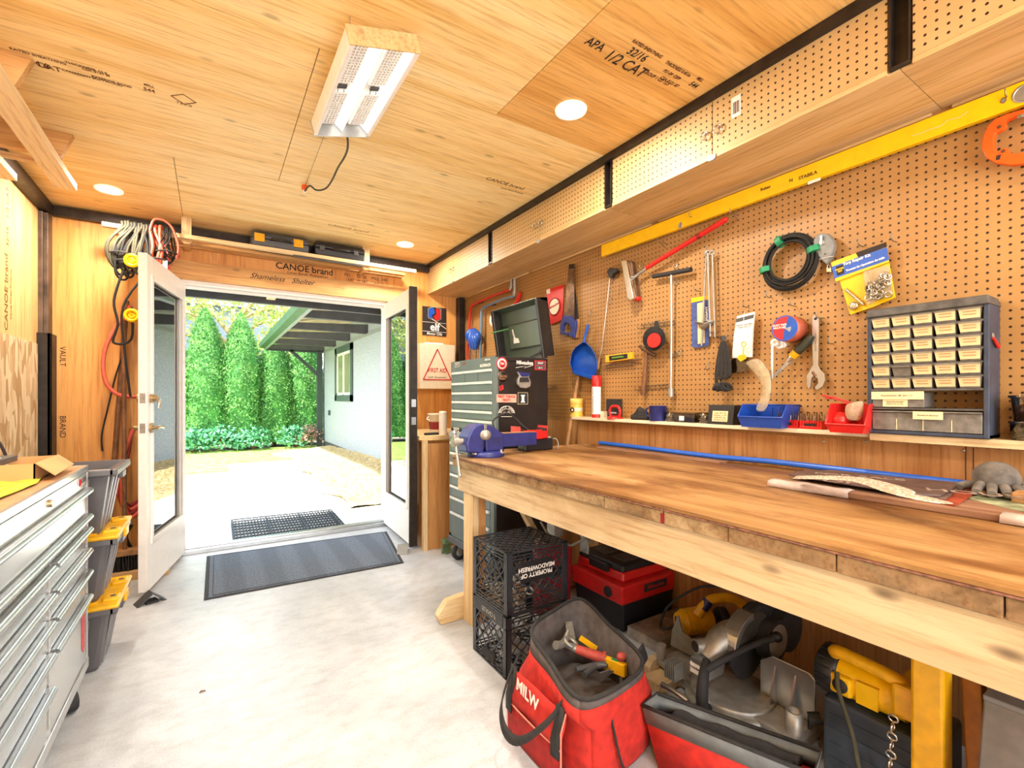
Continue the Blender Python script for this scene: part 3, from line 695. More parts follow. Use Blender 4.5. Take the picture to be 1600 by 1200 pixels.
# long spirit level
Y0, Y1 = -.2, 2.248
t = thing('spirit_level', 'long yellow spirit level hanging under the wall cupboards', 'level', (XR-.05, 1.0, 2.112))
mb = MB(); mb.box(XR-.050, Y0, 2.112, XR-.026, Y1, 2.186); mb.build('body', M_yel, t, True, bevel=.002)
mb = MB(); mb.box(XR-.052, Y1, 2.111, XR-.025, Y1+.006, 2.187); mb.build('end_cap', M_yelp, t, True)
def vialw(u, v, ry, rz, nm='vial_window', m=M_alu):
    p = wp(u, v, .0505); k = MB(); k.M = Matrix.Translation(p) @ Matrix.Diagonal((1, ry/rz, 1, 1)); k.lathe([(rz, 0), (rz, -.0016), (rz*.8, -.0016), (rz*.8, 0)], n=24, axis=(1, 0, 0)); k.build(nm, m, t, True)
    k = MB(); k.M = Matrix.Translation(p) @ Matrix.Diagonal((1, ry/rz, 1, 1)); k.lathe([(0, -.0004), (rz*.8, -.0004)], n=24, axis=(1, 0, 0)); k.build('vial', M_castalu, t, True)
vialw(1063, 352, .012, .017); vialw(1568, 157, .007, .009, 'hang_hole', M_brown); vialw(1601, 145, .028, .028)
for s, u, v, z in (('STABILA', 1262, 274, .02), ('Ruban', 1196, 294, .018), ('N', 1236, 282, .02)):
    p = wp(u, v, .0508); text(s, z, p, TL, EZ, M_inkb, t, 'print', .0004)
p = wp(1272, 283, .0508); mb = MB(); mb.box(p.x-.0006, p.y-.025, p.z-.006, p.x, p.y+.025, p.z+.006); mb.build('label_strip', M_wht, t, True)
mb = MB(); wtube(mb, [(1425, 212, .0508), (1440, 208, .0508), (1450, 203, .0508), (1470, 197, .0508), (1480, 188, .0508), (1500, 183, .0508), (1512, 174, .0508)], .0012, n=4); mb.build('scratch', M_paper, t, True)

# hooks
def hook(u, v, kind=0):
    mb = MB(); p = wp(u, v, 0)
    if kind == 0: mb.tube([p+Vector((-.0, 0, 0)), p+Vector((-.035, 0, -.002)), p+Vector((-.045, 0, .006)), p+Vector((-.046, 0, .022))], .0022, 6, sm=3)
    elif kind == 1: mb.tube([p, p+Vector((-.012, 0, -.004)), p+Vector((-.016, 0, -.03)), p+Vector((-.026, 0, -.042)), p+Vector((-.038, 0, -.034)), p+Vector((-.04, 0, -.015))], .0022, 6, sm=3)
    else:
        mb.tube([p, p+Vector((-.06, 0, -.004)), p+Vector((-.07, 0, .004)), p+Vector((-.072, 0, .018))], .002, 6, sm=3)
        mb.tube([p+Vector((0, 0, -.0267)), p+Vector((-.04, 0, -.008))], .002, 6)
    return tag(mb.build('peg_hook', M_wire), 'small bare metal hook stuck in the pegboard', 'hook', 'bare metal hooks in the pegboard')
for u, v, k in ((1401, 378, 0), (1349, 385, 0), (1302, 537, 0), (1154, 336, 2), (1112, 394, 0), (1006, 412, 1), (957, 466, 1), (925, 485, 1), (1062, 436, 1), (1206, 465, 0), (1170, 480, 0), (1094, 455, 0),
                (878, 578, 1), (923, 420, 1), (1110, 566, 1), (1066, 545, 1), (1060, 410, 1), (1122, 520, 2), (1288, 497, 2), (1243, 478, 0), (868, 440, 0), (1580, 158, 2), (1090, 341, 2), (1040, 380, 2), (1100, 500, 1)):
    hook(u, v, k)
def wrack(label, u0, u1, v0, v1, n, drop=.028):
    a, b = wp(u0, v0, .0), wp(u1, v1, .0); t = thing('wire_rack', label, 'wire rack', a)
    mb = MB(); e = Vector((-.03, 0, 0))
    mb.tube([a+e*.2, b+e*.2], .0022, 5); mb.tube([a+e*.2-EZ*.02, b+e*.2-EZ*.02], .0022, 5); mb.build('rail', M_wire, t, True)
    for k in range(n):
        p = a.lerp(b, k/(n-1)); mb = MB(); mb.tube([p-EZ*.02+e*.2, p-EZ*.024+e, p+e*1.1+EZ*(drop-.03)], .0021, 5); mb.build('prong', M_wire, t, True)
wrack('wire prong rack just below the small yellow torpedo level', 946, 990, 571, 566, 8)
wrack('wire prong rack behind the black funnel pan', 1002, 1055, 508, 501, 6)
wrack('low wire prong rack left of the T-handle rod end', 998, 1046, 604, 600, 7)
wrack('short wire rack half hidden to the right of the tool chest', 862, 872, 604, 602, 3)
wrack('short wire rack right of the T-handle rod at mid height', 1050, 1060, 553, 551, 3)
wrack('short wire rack between torpedo level and funnel pan', 992, 1002, 562, 561, 3)

# orange pipe cutter
t = on_wall('pipe_cutter', 'orange C-shaped clamp hanging from the level, at the right edge', 'clamp', 1570, 215)
mb = MB(); mb.wallcut([(1632, 150), (1600, 170), (1575, 177), (1555, 185), (1542, 198), (1535, 215), (1533, 232), (1540, 246), (1556, 255), (1580, 258), (1640, 252), (1640, 232), (1600, 238), (1580, 240), (1576, 233), (1566, 231), (1560, 238), (1555, 233), (1553, 217), (1556, 207), (1566, 203), (1573, 197), (1571, 189), (1590, 180), (1632, 172)], .05, .022); mb.build('frame', M_orange, t, True, bevel=.003)
for u, v in ((1561, 198), (1567, 236)):
    mb = MB(); p = wp(u, v, .052); mb.cyl(p, p+EX*.003, .005, n=12); mb.build('rivet', M_rust, t, True)
mb = MB(); mb.wallcut([(1557, 243), (1564, 241), (1562, 249), (1556, 250)], .0512, .001); mb.build('mark', M_inkb, t, True)
mb = MB(); wtube(mb, [(1590, 183, .055), (1640, 168, .055)], .006); mb.build('screw_rod', M_screw, t, True)

# coiled cable with green tape
t = on_wall('cable_coil', 'coil of black cable bound with green tape hanging on the pegboard', 'cable', 1235, 450)
mb = MB(); rs = random.Random(5); c0 = wp(1235, 409, .03)
for k in range(15):
    R = .080+.0027*k+rs.uniform(-.002, .002); o = Vector((-rs.uniform(0, .022), rs.uniform(-.004, .004), rs.uniform(-.004, .004)))
    n = 36; mb.tube([c0+o+Vector((.003*math.sin(3*a+k), R*math.cos(a), R*1.02*math.sin(a))) for a in [2*math.pi*j/n for j in range(n)]], .0042, 6, True)
mb.build('coil', M_cordb, t, True)
for ang in (112, 188, 14):
    a = math.radians(ang); c = c0+Vector((-.01, -math.cos(a)*.104, math.sin(a)*.104)) if False else c0+Vector((-.011, -math.cos(a)*.104, math.sin(a)*.104))
    d = Vector((0, math.sin(a), math.cos(a))); mb = MB(); mb.tube([c-d*.012, c+d*.012], .026, 12); mb.M = Matrix.Identity(4)
    mb.build('green_tape', M_green, t, True)
# chalk reel
t = on_wall('chalk_reel', 'grey teardrop chalk line reel hanging right of the cable coil', 'chalk reel', 1287, 410)
body = [(1271, 374), (1276, 367), (1285, 364), (1294, 366), (1301, 374), (1303, 384), (1300, 396), (1295, 406), (1291, 413), (1286, 409), (1275, 396), (1270, 384)]
mb = MB(); mb.wallcut(body, .045, .03); mb.build('case', plain('reel_grey', '#7c7f7d', .4, .1, .1), t, True, bevel=.004)
mb = MB(); p = wp(1284, 379, .047); mb.cyl(p, p+EX*.004, .01, n=16); mb.bar(p+Vector((-.004, 0, .028)), p+Vector((-.004, 0, -.008)), .009, .004, (1, 0, 0)); mb.build('crank', M_screw, t, True)
mb = MB(); p = wp(1289, 397, .0455); mb.cyl(p, p+EX*.001, .003, n=10); mb.build('rivet', M_inkb, t, True)
mb = MB(); wtube(mb, [(1280, 405, .05), (1292, 402, .05), (1303, 400, .05)], .001, n=4); mb.build('string', M_wht, t, True)
t = on_wall('padlock', 'small brass padlock hanging under the grey chalk reel', 'padlock', 1294, 424)
mb = MB(); mb.wallcut([(1291, 419), (1299, 419), (1299, 425), (1291, 425)], .03, .012); mb.build('lock_body', M_brass, t, True, bevel=.001)
mb = MB(); wtube(mb, [(1292.5, 419, .024), (1293, 415, .024), (1295, 413.5, .024), (1297, 415, .024), (1297.5, 419, .024)], .002, n=6); mb.build('shackle', M_chrome, t, True)

# tarp repair kit
t = on_wall('repair_kit', 'yellow and blue tarp repair kit bag of metal grommets on the pegboard', 'hardware pack', 1345, 490)
mb = MB(); mb.wallcut([(1311, 437), (1389, 410), (1399, 465), (1364, 480), (1328, 492)], .022, .006); mb.build('yellow_backing', M_yel, t, True, bevel=.002)
mb = MB(); mb.wallcut([(1298, 410), (1385, 378), (1389, 409), (1306, 440)], .03, .003); hd_ = mb.build('header_card', M_yel, t, True)
mb = MB(); mb.wallcut([(1299, 417), (1386, 386), (1389, 406), (1304, 435)], .0312, .001); mb.build('blue_band', M_blue, hd_, True)
mb = MB(); mb.wallcut([(1337, 395), (1385, 378), (1386, 385.5), (1341, 402)], .0312, .001); mb.build('black_band', M_inkb, hd_, True)
mb = MB(); mb.wallcut([(1306, 417), (1317, 413), (1319, 427), (1308, 431)], .0322, .001); mb.build('logo_patch', M_inkb, hd_, True)
d0 = (wp(1386, 393, .033)-wp(1310, 420, .033)).normalized()
text('POWER\nFIST', .009, wp(1312.3, 422, .0335), d0, EZ, M_yel, hd_, 'print', .0004)
text('Tarp Repair Kit', .015, wp(1338, 406, .0335), d0, EZ, M_wht, hd_, 'print', .0006)
text('Trousse de réparation de toile', .0105, wp(1351, 413, .0335), d0, EZ, M_wht, hd_, 'print', .0005)
mb = MB(); mb.wallcut([(1348, 424), (1388, 414), (1394, 458), (1354, 477)], .036, .011); mb.build('clear_pouch', M_poly, t, True, bevel=.002)
rs = random.Random(9); mb = MB(); mb2 = MB()
for k in range(34):
    u, v = rs.uniform(1356, 1388), rs.uniform(432, 466)
    if v < 440 and u < 1366: continue
    v += (u-1372)*-.35; (mb if k % 2 else mb2).torus(wp(u, v, .046+rs.random()*.006), .0105, .003, (1, rs.uniform(-.5, .5), rs.uniform(-.5, .5)), 18, 6)
mb.v += []; mb.build('grommets', M_chrome, t, True); mb2.build('grommets', M_wire, t, True)
mb = MB(); wtube(mb, [(1322, 452, .03), (1350, 476, .03)], .006); mb.build('punch_rod', M_chrome, t, True)
mb = MB(); p = wp(1334, 478, .03); mb.lathe([(.006, -.006), (.015, -.006), (.017, 0), (.006, 0)], p, 24, (1, 0, 0)); mb.build('setting_die', M_chrome, t, True)

# red squeegee-like scraper
t = on_wall('floor_scraper', 'red-handled metal floor scraper hanging slanted below the level', 'scraper', 1050, 400)
mb = MB(); wtube(mb, [(1010, 419, .05), (1062, 387, .05), (1134, 343, .05)], [.012, .013, .0145], n=14); wtube(mb, [(1133, 343.5, .05), (1137, 341, .05)], [.0145, .006], n=14)
mb.build('handle', M_redp, t, True)
mb = MB(); wtube(mb, [(1090, 370, .05), (1095, 367, .05)], .0152, n=14); mb.build('handle_ring', M_dred, t, True)
mb = MB(); wtube(mb, [(1012, 418, .05), (998, 428, .05), (985, 436, .05)], [.009, .008, .006], n=12); wtube(mb, [(1000, 427, .05), (989, 433, .06), (983, 428, .06)], .004); wtube(mb, [(1000, 427, .05), (988, 437, .06), (984, 447, .06)], .004); mb.build('shank', M_alu, t, True)
mb = MB(); mb.wallcut([(970, 407), (978, 406), (990, 466), (985, 470), (980, 466)], .085, .03); mb.build('head_plate', M_chrome, t, True, bevel=.004)
mb = MB(); mb.wallcut([(979, 406), (987, 408), (996, 466), (990, 469)], .055, .03); mb.build('head_back', M_rust, t, True, bevel=.003)
mb = MB(); mb.wallcut([(989, 465), (996, 463), (997, 468), (990, 471)], .06, .035); mb.build('rubber_tip', M_redp, t, True, bevel=.003)
# whip rod
t = on_wall('whip_rod', 'thin metal rod with black clamp end hanging near the level tip', 'rod', 955, 440)
mb = MB(); wtube(mb, [(953, 432, .03), (948, 480, .03), (940, 545, .03), (938, 556, .03)], .0025); mb.build('rod', M_alu, t, True)
mb = MB(); wtube(mb, [(938, 553, .03), (934, 576, .03)], [.005, .011], n=10); mb.build('wood_grip', M_handle, t, True)
mb = MB(); mb.wallcut([(948, 423), (953, 418), (962, 419), (964, 424), (957, 428), (955, 434), (951, 434)], .045, .03); mb.build('clamp', M_blackm, t, True, bevel=.003)
mb = MB(); wtube(mb, [(960, 423, .03), (968, 421.5, .03)], .004); mb.build('clamp_bolt', M_chrome, t, True)
# T handle
t = on_wall('t_handle_wrench', 'long steel rod with black T-handle bar hanging on the pegboard', 'T-handle tool', 1049, 620)
mb = MB(); wtube(mb, [(1021, 432, .04), (1080, 421, .04)], .013, n=14); mb.build('grip', M_blackm, t, True)
mb = MB(); wtube(mb, [(1049, 429, .04), (1049, 520, .035), (1048, 612, .03)], .0062, n=10); mb.build('rod', M_alu, t, True)
mb = MB(); wtube(mb, [(1048, 607, .03), (1048, 620, .03)], .017, n=16); mb.build('socket', M_castalu, t, True)
# auger bits
for i, (ua, ub, vb, oo, lb) in enumerate(((1104, 1096, 540, .03, 'steel auger rod with spoon tip, leftmost of the bundle over the blue pack'), (1106, 1110, 526, .045, 'steel auger rod with spoon tip, middle of the three hanging together'), (1113, 1117, 527, .035, 'plain steel rod, rightmost of the three hanging together'))):
    t = on_wall('auger_rod', lb, 'rod', ua, vb, group='steel rods hanging together')
    mb = MB(); wtube(mb, [(ua, 396, oo), ((ua*.55+ub*.45), 460, oo), (ub, vb, oo)], .0048, n=8); mb.build('rod', M_castalu, t, True)
    mb = MB(); mb.torus(wp(ua, 395, oo), .011, .0035, (1, .4, 0), 18, 6); mb.build('eye', M_castalu, t, True)
    if i < 2:
        mb = MB(); c = wp(*((1095, 507) if i == 0 else (1107, 509)), oo); mb.M = Matrix.Translation(c) @ Euler((.25 if i == 0 else -.5, .25, 0)).to_matrix().to_4x4() @ Matrix.Diagonal((1, 1.3, .35, 1))
        mb.lathe([(.001, .0), (.022, .004), (.03, .014), (.029, .017), (.02, .008), (.001, .004)], n=20); mb.build('spoon', M_castalu, t, True)
# blue blister pack
t = on_wall('blade_pack', 'blue and yellow blister pack of blades behind the steel rods', 'hardware pack', 1094, 542)
mb = MB(); mb.wallcut([(1080, 466), (1106, 462), (1108, 538), (1104, 541), (1084, 544), (1081, 541)], .014, .003); bk = mb.build('card', plain('pack_blue', '#44589a', .4, 0, .2, 40), t, True)
mb = MB(); mb.wallcut([(1080, 466), (1106, 461.5), (1106, 468), (1080, 473)], .0155, .002); mb.build('yellow_header', M_yel, bk, True)
mb = MB(); mb.wallcut([(1089, 474), (1099, 472), (1100, 536), (1090, 538)], .022, .01); mb.build('blister', M_paper, t, True, bevel=.002)
text('JIGSAW', .022, wp(1103.5, 490, .0162), EZ, EY, M_wht, bk, 'print', .0004)
# black strap
t = on_wall('strap_bundle', 'black webbing strap folded and hanging in a bundle', 'strap', 1130, 613)
mb = MB()
for k, (a, b) in enumerate((((1128, 527), (1119, 606)), ((1130, 527), (1126, 600)), ((1132, 528), (1134, 598)), ((1133, 529), (1140, 594)))):
    o = .03+.008*k; p, q_, m_ = wp(*a, o), wp(*b, o), wp((a[0]+b[0])/2+(-3+2*k), (a[1]+b[1])/2, o+.006)
    W2 = Vector((-.005, -.016, 0)); mb.sheet([[p-W2*.5, p+W2*.5], [m_-W2, m_+W2], [q_-W2*1.3, q_+W2*1.3]])
mb.build('webbing', M_bagblk, t, True, solid=.003, sub=1)
mb = MB(); c = wp(1129, 604, .045)
for k in range(5): mb.torus(c+Vector((-.01*k+.02, -.012+.009*k, -.004*(k % 2))), .022, .0065, (.5-.2*k, 1, .3*k-.6), 20, 6, (1, .75))
mb.build('folded_end', M_bagblk, t, True)
mb = MB(); mb.cyl(wp(1129, 528, .02), wp(1131, 528, .055), .012, n=14); mb.build('buckle', M_black, t, True)
# white package
t = on_wall('paper_packet', 'white paper packet with smoky clear lower end hanging on a hook', 'packet', 1155, 582)
mb = MB(); mb.wallcut([(1151, 494), (1178, 487), (1176, 515), (1174, 558), (1143, 560), (1146, 525)], .04, .014); bk = mb.build('packet', M_wht, t, True, bevel=.003)
mb = MB(); mb.wallcut([(1150.5, 498), (1178, 491), (1177, 497), (1150, 504)], .0412, .001); mb.build('header', M_dgrey, bk, True)
mb = MB(); mb.wallcut([(1143, 560), (1168, 558), (1166, 580), (1137, 584)], .04, .008); mb.build('clear_end', M_smoke, t, True)
text('Replacement filter\nmodel 40 x 12', .011, wp(1163, 509, .0415), TL, EZ, M_dgrey, bk, 'print')
t = on_wall('safety_pick', 'small yellow plastic key shape hanging over the white packet', 'plastic key', 1160, 562)
mb = MB(); mb.torus(wp(1162, 538, .06), .011, .0028, (1, 0, 0), 18, 6); wtube(mb, [(1162, 543, .06), (1161, 556, .06)], .0035, n=6); mb.wallcut([(1154, 555), (1164, 554), (1166, 560), (1157, 565), (1152, 560)], .062, .004); mb.build('key_shape', M_yelp, t, True)
mb = MB(); mb.tube([wp(1162, 533, .06), wp(1162, 500, .058), wp(1163, 487, .0)], .0012, 4); mb.build('hanging_string', M_wht, t, True)
# tape rolls on one hook
t = on_wall('tape_roll', 'thick roll of tape with red and blue paper disc hanging on a hook', 'tape roll', 1226, 536)
c = wp(1226, 513, .105); mb = MB(); R = .056
mb.lathe([(.024, 0), (R, 0), (R, .085), (.024, .085)], c, 36, (1, 0, 0)); mb.build('roll', plain('reddish_tape', '#b2583c', .4, 0, .12, 40), t, True)
mb = MB(); mb.lathe([(0, -.0015), (R*.97, -.0015)], c, 36, (1, 0, 0)); dsk = mb.build('paper_disc', M_blue, t, True)
def sector(a0, a1, r, off, m, nm):
    k = MB(); pts = [c+Vector((-off, 0, 0))]+[c+Vector((-off, -r*math.cos(math.radians(a)), r*math.sin(math.radians(a)))) for a in range(a0, a1+1, 8)]; k.prism(pts, (.0006, 0, 0)); k.build(nm, m, dsk, True)
sector(70, 262, R*.88, .0022, M_redink, 'red_sector'); sector(-40, 8, R*.5, .0024, M_lgrey, 'picture')
text('DUCT TAPE\nMULTI USE', .011, c+Vector((-.003, .02, .01)), TL, EZ, M_wht, dsk, 'print', .0003)
for k, (u, v) in enumerate(((1210, 535), (1217, 539), (1222, 538))):
    tr0 = tr_ if k == 1 else None if k == 0 else tr0
    c2 = wp(u, v, .07-.015*k); mb = MB(); mb.lathe([(.008, 0), (.017, 0), (.017, .014), (.008, .014), (.008, 0)], c2, 24, (1, .2, 0))
    tr_ = tag(mb.build('thread_roll', M_wht), ('small roll of white thread tape hanging under the big tape roll, loose end dangling', 'small white tape roll, middle of three under the big tape roll', 'small white tape roll, rightmost of three under the big tape roll')[k], 'tape roll', 'small white tape rolls')
mb = MB(); a = wp(1206.5, 540, .072); b = wp(1206, 592, .06); W2 = Vector((0, .005, 0)); mb.sheet([[a-W2, a+W2], [(a+b)/2-W2, (a+b)/2+W2], [b-W2, b+W2]]); mb.build('loose_tail', M_wht, tr0, True, solid=.001)
# drywall saw
t = on_wall('jab_saw', 'jab saw with black and yellow grip hanging slanted beside the wrench', 'saw', 1240, 560)
mb = MB(); wtube(mb, [(1268, 524, .035), (1262, 532, .035), (1252, 543, .035), (1244, 551, .035)], [.013, .019, .019, .017], n=14); mb.build('grip', plain('olive_black_grip', '#35382c', .5, 0, .2), t, True)
mb = MB(); wtube(mb, [(1245, 550, .035), (1238, 557, .035)], [.0185, .0175], n=14); mb.build('yellow_collar', M_yelp, t, True)
mb = MB(); wtube(mb, [(1238, 557, .035), (1231, 565, .035)], [.011, .008], n=12); mb.build('ferrule', M_alu, t, True)
mb = MB(); mb.wallcut([(1233, 561), (1236, 566), (1211, 589), (1207, 590), (1208, 585)], .036, .0015); mb.build('blade', M_castalu, t, True)
# adjustable wrench
t = on_wall('adjustable_wrench', 'chromed adjustable wrench hanging jaws-down on the pegboard', 'wrench', 1274, 610)
mb = MB(); mb.wallcut([(1269, 495), (1272, 492), (1276, 493), (1279, 497), (1279, 522), (1278, 570), (1281, 577), (1288, 584), (1289, 594), (1285, 604), (1276, 610), (1272, 606), (1278, 599), (1277, 591), (1271, 588), (1265, 593), (1263, 584), (1266, 577), (1270, 570), (1268, 530)], .03, .012); mb.build('wrench_body', M_alu, t, True, bevel=.002)
mb = MB(); mb.wallcut([(1260, 587), (1265, 580), (1270, 584), (1267, 595), (1266, 605), (1262, 609), (1260, 600)], .031, .012); mb.build('moving_jaw', M_alu, t, True, bevel=.002)
mb = MB(); wtube(mb, [(1270, 581, .026), (1275, 588, .026)], .0075, n=12); mb.build('worm_screw', M_rust, t, True)
mb = MB(); p = wp(1274, 498, .031); mb.cyl(p, p+EX*.002, .006, n=14); mb.build('hang_hole', M_inkb, t, True)
text('ADJUSTABLE 250mm', .0085, wp(1274, 535, .0305), EZ, EY, M_dgrey, t, 'print')
# funnel pan with hatchet handle
t = on_wall('funnel', 'round black funnel pan hanging on the wire rack', 'funnel', 1021, 552)
c = wp(1021, 529, .075); mb = MB(); Rf = .066
mb.lathe([(Rf, 0), (Rf+.003, .004), (Rf*.9, .03), (.02, .055), (.014, .072), (.010, .072), (.016, .052), (Rf*.82, .028), (Rf*.92, .004), (Rf, 0)], c, 36, (1, .25, 0)); mb.build('bowl', M_blackm, t, True)
mb = MB(); mb.wallcut([(1022, 502), (1028, 501), (1029, 512), (1022, 512)], .05, .006); mb.build('hang_tab', M_blackm, t, True, bevel=.002)
t = on_wall('funnel', 'small red plastic funnel nested inside the black funnel pan', 'funnel', 1022, 545)
c = wp(1021.5, 532, .083); Rf = .04; mb = MB(); mb.lathe([(Rf, 0), (Rf+.002, .002), (.013, .04), (.007, .045), (.0, .045)], c, 32, (1, .25, 0)); mb.lathe([(Rf, -.0005), (Rf*.96, .002), (.010, .037), (0, .037)], c, 32, (1, .25, 0)); mb.build('cone', M_redp, t, True)
mb = MB(); mb.torus(wp(1012, 541, .08), .012, .003, (1, 0, 0), 16, 6, (1, .6)); mb.build('handle_ring', M_redp, t, True)
t = on_wall('hammer', 'wooden-handled hammer hanging head-up behind the black funnel pan', 'hammer', 1008, 618)
mb = MB(); wtube(mb, [(1010, 548, .035), (1008, 580, .03), (1004.5, 617, .03)], [.010, .013, .0155], n=12); mb.build('handle', M_brown, t, True)
mb = MB(); wtube(mb, [(1000, 541, .035), (1006, 545, .035), (1024, 556, .035)], [.009, .013, .011], n=12); mb.build('head', M_rust, t, True)
# torpedo level
t = on_wall('torpedo_level', 'short yellow torpedo level resting on a wire rack', 'level', 966, 566)
mb = MB(); mb.wallcut([(945.5, 555.5), (987, 550), (988, 560.5), (946, 566.5)], .05, .02); mb.build('body', M_yelp, t, True, bevel=.002)
mb = MB(); mb.wallcut([(951.5, 556.3), (980, 552.6), (980.5, 560), (952, 564)], .0512, .001); vv = mb.build('window', M_inkb, t, True)
mb = MB(); wtube(mb, [(957, 559.5, .054), (974, 557.3, .054)], .007, n=10); mb.build('vial', plain('vial_green', '#5f8a3a', .2, 0, .05), vv, True)
# dustpan
t = on_wall('dustpan', 'blue plastic dustpan hanging by its handle beside the saw', 'dustpan', 912, 596)
mb = MB(); mb.wallcut([(893, 553), (899, 543), (909, 536), (912, 531), (914, 534), (922, 542), (929, 554), (932, 570), (929, 592), (895, 582), (891, 570)], .022, .004); mb.build('pan_floor', M_blue, t, True, bevel=.001)
rim = [(896, 582), (891.5, 568), (894, 552), (900, 542.5), (910, 535.5), (914, 535), (923, 543), (930, 555), (932.5, 570), (929, 593)]
mb = MB(); mb.sheet([[wp(u, v, .02) for u, v in rim], [wp(u+ (u-912)*.04, v, .062) for u, v in rim]]); mb.build('pan_rim', M_blue, t, True, solid=.003)
mb = MB(); mb.wallcut([(895, 578), (929, 589), (928.5, 594), (895, 584)], .066, .046); mb.build('pan_back', M_blue, t, True, bevel=.002)
mb = MB(); wtube(mb, [(912, 536, .035), (914, 526, .032), (917.5, 513, .03), (919, 507, .03)], [.011, .009, .011, .0095], n=14); mb.build('handle', M_blue, t, True)
mb = MB(); a = wp(905, 580, .03); c_ = PX(886.5, 694, 2.075); b = a+(c_-a)*((a.z-.014)/(a.z-c_.z)); mb.tube([a, b], .0135, 12); tag(mb.build('wooden_stick', M_handle), 'round wooden stick leaning on the wall below the blue dustpan', 'stick')
# hand saws
t = on_wall('hand_saw', 'hand saw with blue handle hanging blade-up on the pegboard', 'saw', 887, 520)
mb = MB(); mb.wallcut([(889, 413), (897, 412), (897.5, 500), (881, 495)], .03, .0018); mb.build('blade', M_rust, t, True)
mb = MB(); mb.wallcut([(889, 413), (897, 412), (897, 419), (888.7, 420)], .0318, .0008); mb.build('dark_toe', M_inkb, t, True)
mb = MB(); mb.wallcut([(876.5, 501), (880, 493), (890, 493), (899, 501), (898.5, 513), (896, 528), (889.5, 525), (892, 512), (888, 505), (883, 504), (880, 509), (879, 517), (874.8, 518), (874.5, 510)], .04, .022); mb.build('handle', plain('saw_blue', '#2e3c80', .4, 0, .1), t, True, bevel=.003)
mb = MB(); mb.wallcut([(875, 516), (886, 520), (885.5, 524), (875, 521)], .04, .022); mb.build('handle_bridge', MATS['saw_blue'], t, True, bevel=.002)
t = on_wall('hand_saw', 'second hand saw with brown handle, behind the blue-handled one', 'saw', 900, 525)
mb = MB(); mb.wallcut([(898, 445), (901, 470), (904, 498), (900, 503), (897, 500)], .018, .0015); mb.build('blade', M_blackm, t, True)
mb = MB(); mb.wallcut([(898, 500), (904, 498), (904, 512), (902, 528), (898, 528)], .022, .014); mb.build('handle', M_handle, t, True, bevel=.002)
# red package saw blade
t = on_wall('saw_blade_pack', 'red card pack with round saw blade window, right of the open lid', 'hardware pack', 866, 507)
mb = MB(); mb.wallcut([(853, 453), (881, 444), (878.5, 500), (858, 508)], .014, .003); bk = mb.build('card', M_redp, t, True)
c = wp(866, 479, .019); mb = MB(); mb.lathe([(.058, .0), (.058, .004)], c, 36, (1, 0, 0)); mb.lathe([(0, -.0002), (.058, -.0002)], c, 36, (1, 0, 0)); mb.build('blade_disc', M_cream, t, True)
mb = MB(); mb.torus(c, .064, .003, (1, 0, 0), 36, 6); mb.build('disc_rim', M_dred, t, True)
text('Milwaukee', .03, c+Vector((-.002, 0, .008)), TL+EZ*.2, EZ, M_redink, t, 'print', .0004)
mb = MB(); mb.wallcut([(853.5, 453), (859, 451), (859.5, 458), (854, 460)], .0152, .001); mb.build('corner_patch', M_wht, bk, True)
# hacksaw part, white disc, blue gloves, file
t = on_wall('red_handle_tool', 'red tool handle sticking up behind the open chest lid', 'tool', 808, 480)
mb = MB(); wtube(mb, [(814, 456, .025), (810, 466, .025), (802, 482, .025), (797, 492, .025)], [.012, .017, .015, .013], n=12); mb.build('grip', M_redp, t, True)
mb = MB(); c = wp(770, 500, .02); mb.lathe([(0, 0), (.062, 0), (.062, .01)], c, 36, (1, 0, 0)); dd = thing('disc_pack', 'round white disc pack with blue centre hanging left of the open lid', 'disc', c); mb.build('disc', M_wht, dd, True)
mb = MB(); mb.cyl(c, (XR+.002, c.y, c.z), .006); mb.build('peg', M_wire, dd, True)
mb = MB(); mb.lathe([(0, -.0012), (.028, -.0012)], c, 24, (1, 0, 0)); mb.build('blue_centre', M_pexd, dd, True)
# pex pipes with valves
def pipe(label, pix, m, vu, v0, v1, cu_):
    t = on_wall('water_pipe', label, 'pipe', pix[0][0], pix[-1][1]); mb = MB()
    mb.tube(catmull([wp(*p) for p in pix], 6), .0115, 10); mb.build('pipe', m, t, True)
    mb = MB(); wtube(mb, [(vu, v0, .045), (vu, v1, .045)], .013, n=12); wtube(mb, [(vu, v1-5, .045), (vu-1, v1+1, .045)], .017, n=12); mb.tube([wp(vu, v1, .045), wp(*pix[0])], .011, 10); mb.build('valve', M_castalu, t, True)
    mb = MB(); p = wp(cu_[0], cu_[1], .04); mb.cyl(p, (XR-.0005, p.y, p.z), .005); mb.build('pipe_clip', M_black, t, True)
    mb = MB(); mb.cyl(p-EY*.008, p+EY*.008, .015, n=12); mb.build('coupling', M_black, t, True)
pipe('red plastic water pipe bending down the wall left of the open lid', [(797, 453, .045), (784, 457, .045), (766, 464, .045), (748, 472, .045), (738, 478, .04), (735, 486, .04), (733, 515, .035), (731, 540, .035), (731, 575, .035)], M_red, 799, 436, 450, (749, 472))
pipe('blue-grey plastic water pipe bending down beside the red one', [(802, 463, .055), (790, 466, .055), (770, 474, .055), (756, 480, .05), (752.5, 487, .045), (752, 510, .045), (751, 540, .045), (750, 580, .045)], M_pexd, 804, 435, 460, (769, 475))
t = on_wall('work_gloves', 'bright blue crumpled glove hanging over the red pipe in the corner', 'glove', 738, 547)
mb = MB(); rs = random.Random(4)
for k, (u0_, u1_, vb) in enumerate(((728, 732, 533), (731, 737, 545), (737, 741, 547), (742, 744, 545), (747, 746, 536))):
    a = wp(734+k*1.8, 515, .06); b = wp((u0_+u1_)/2+1, (515+vb)/2, .075); c = wp(u1_, vb, .065); mb.tube([a, b, c], [.016, .03, .014], 10, sm=4)
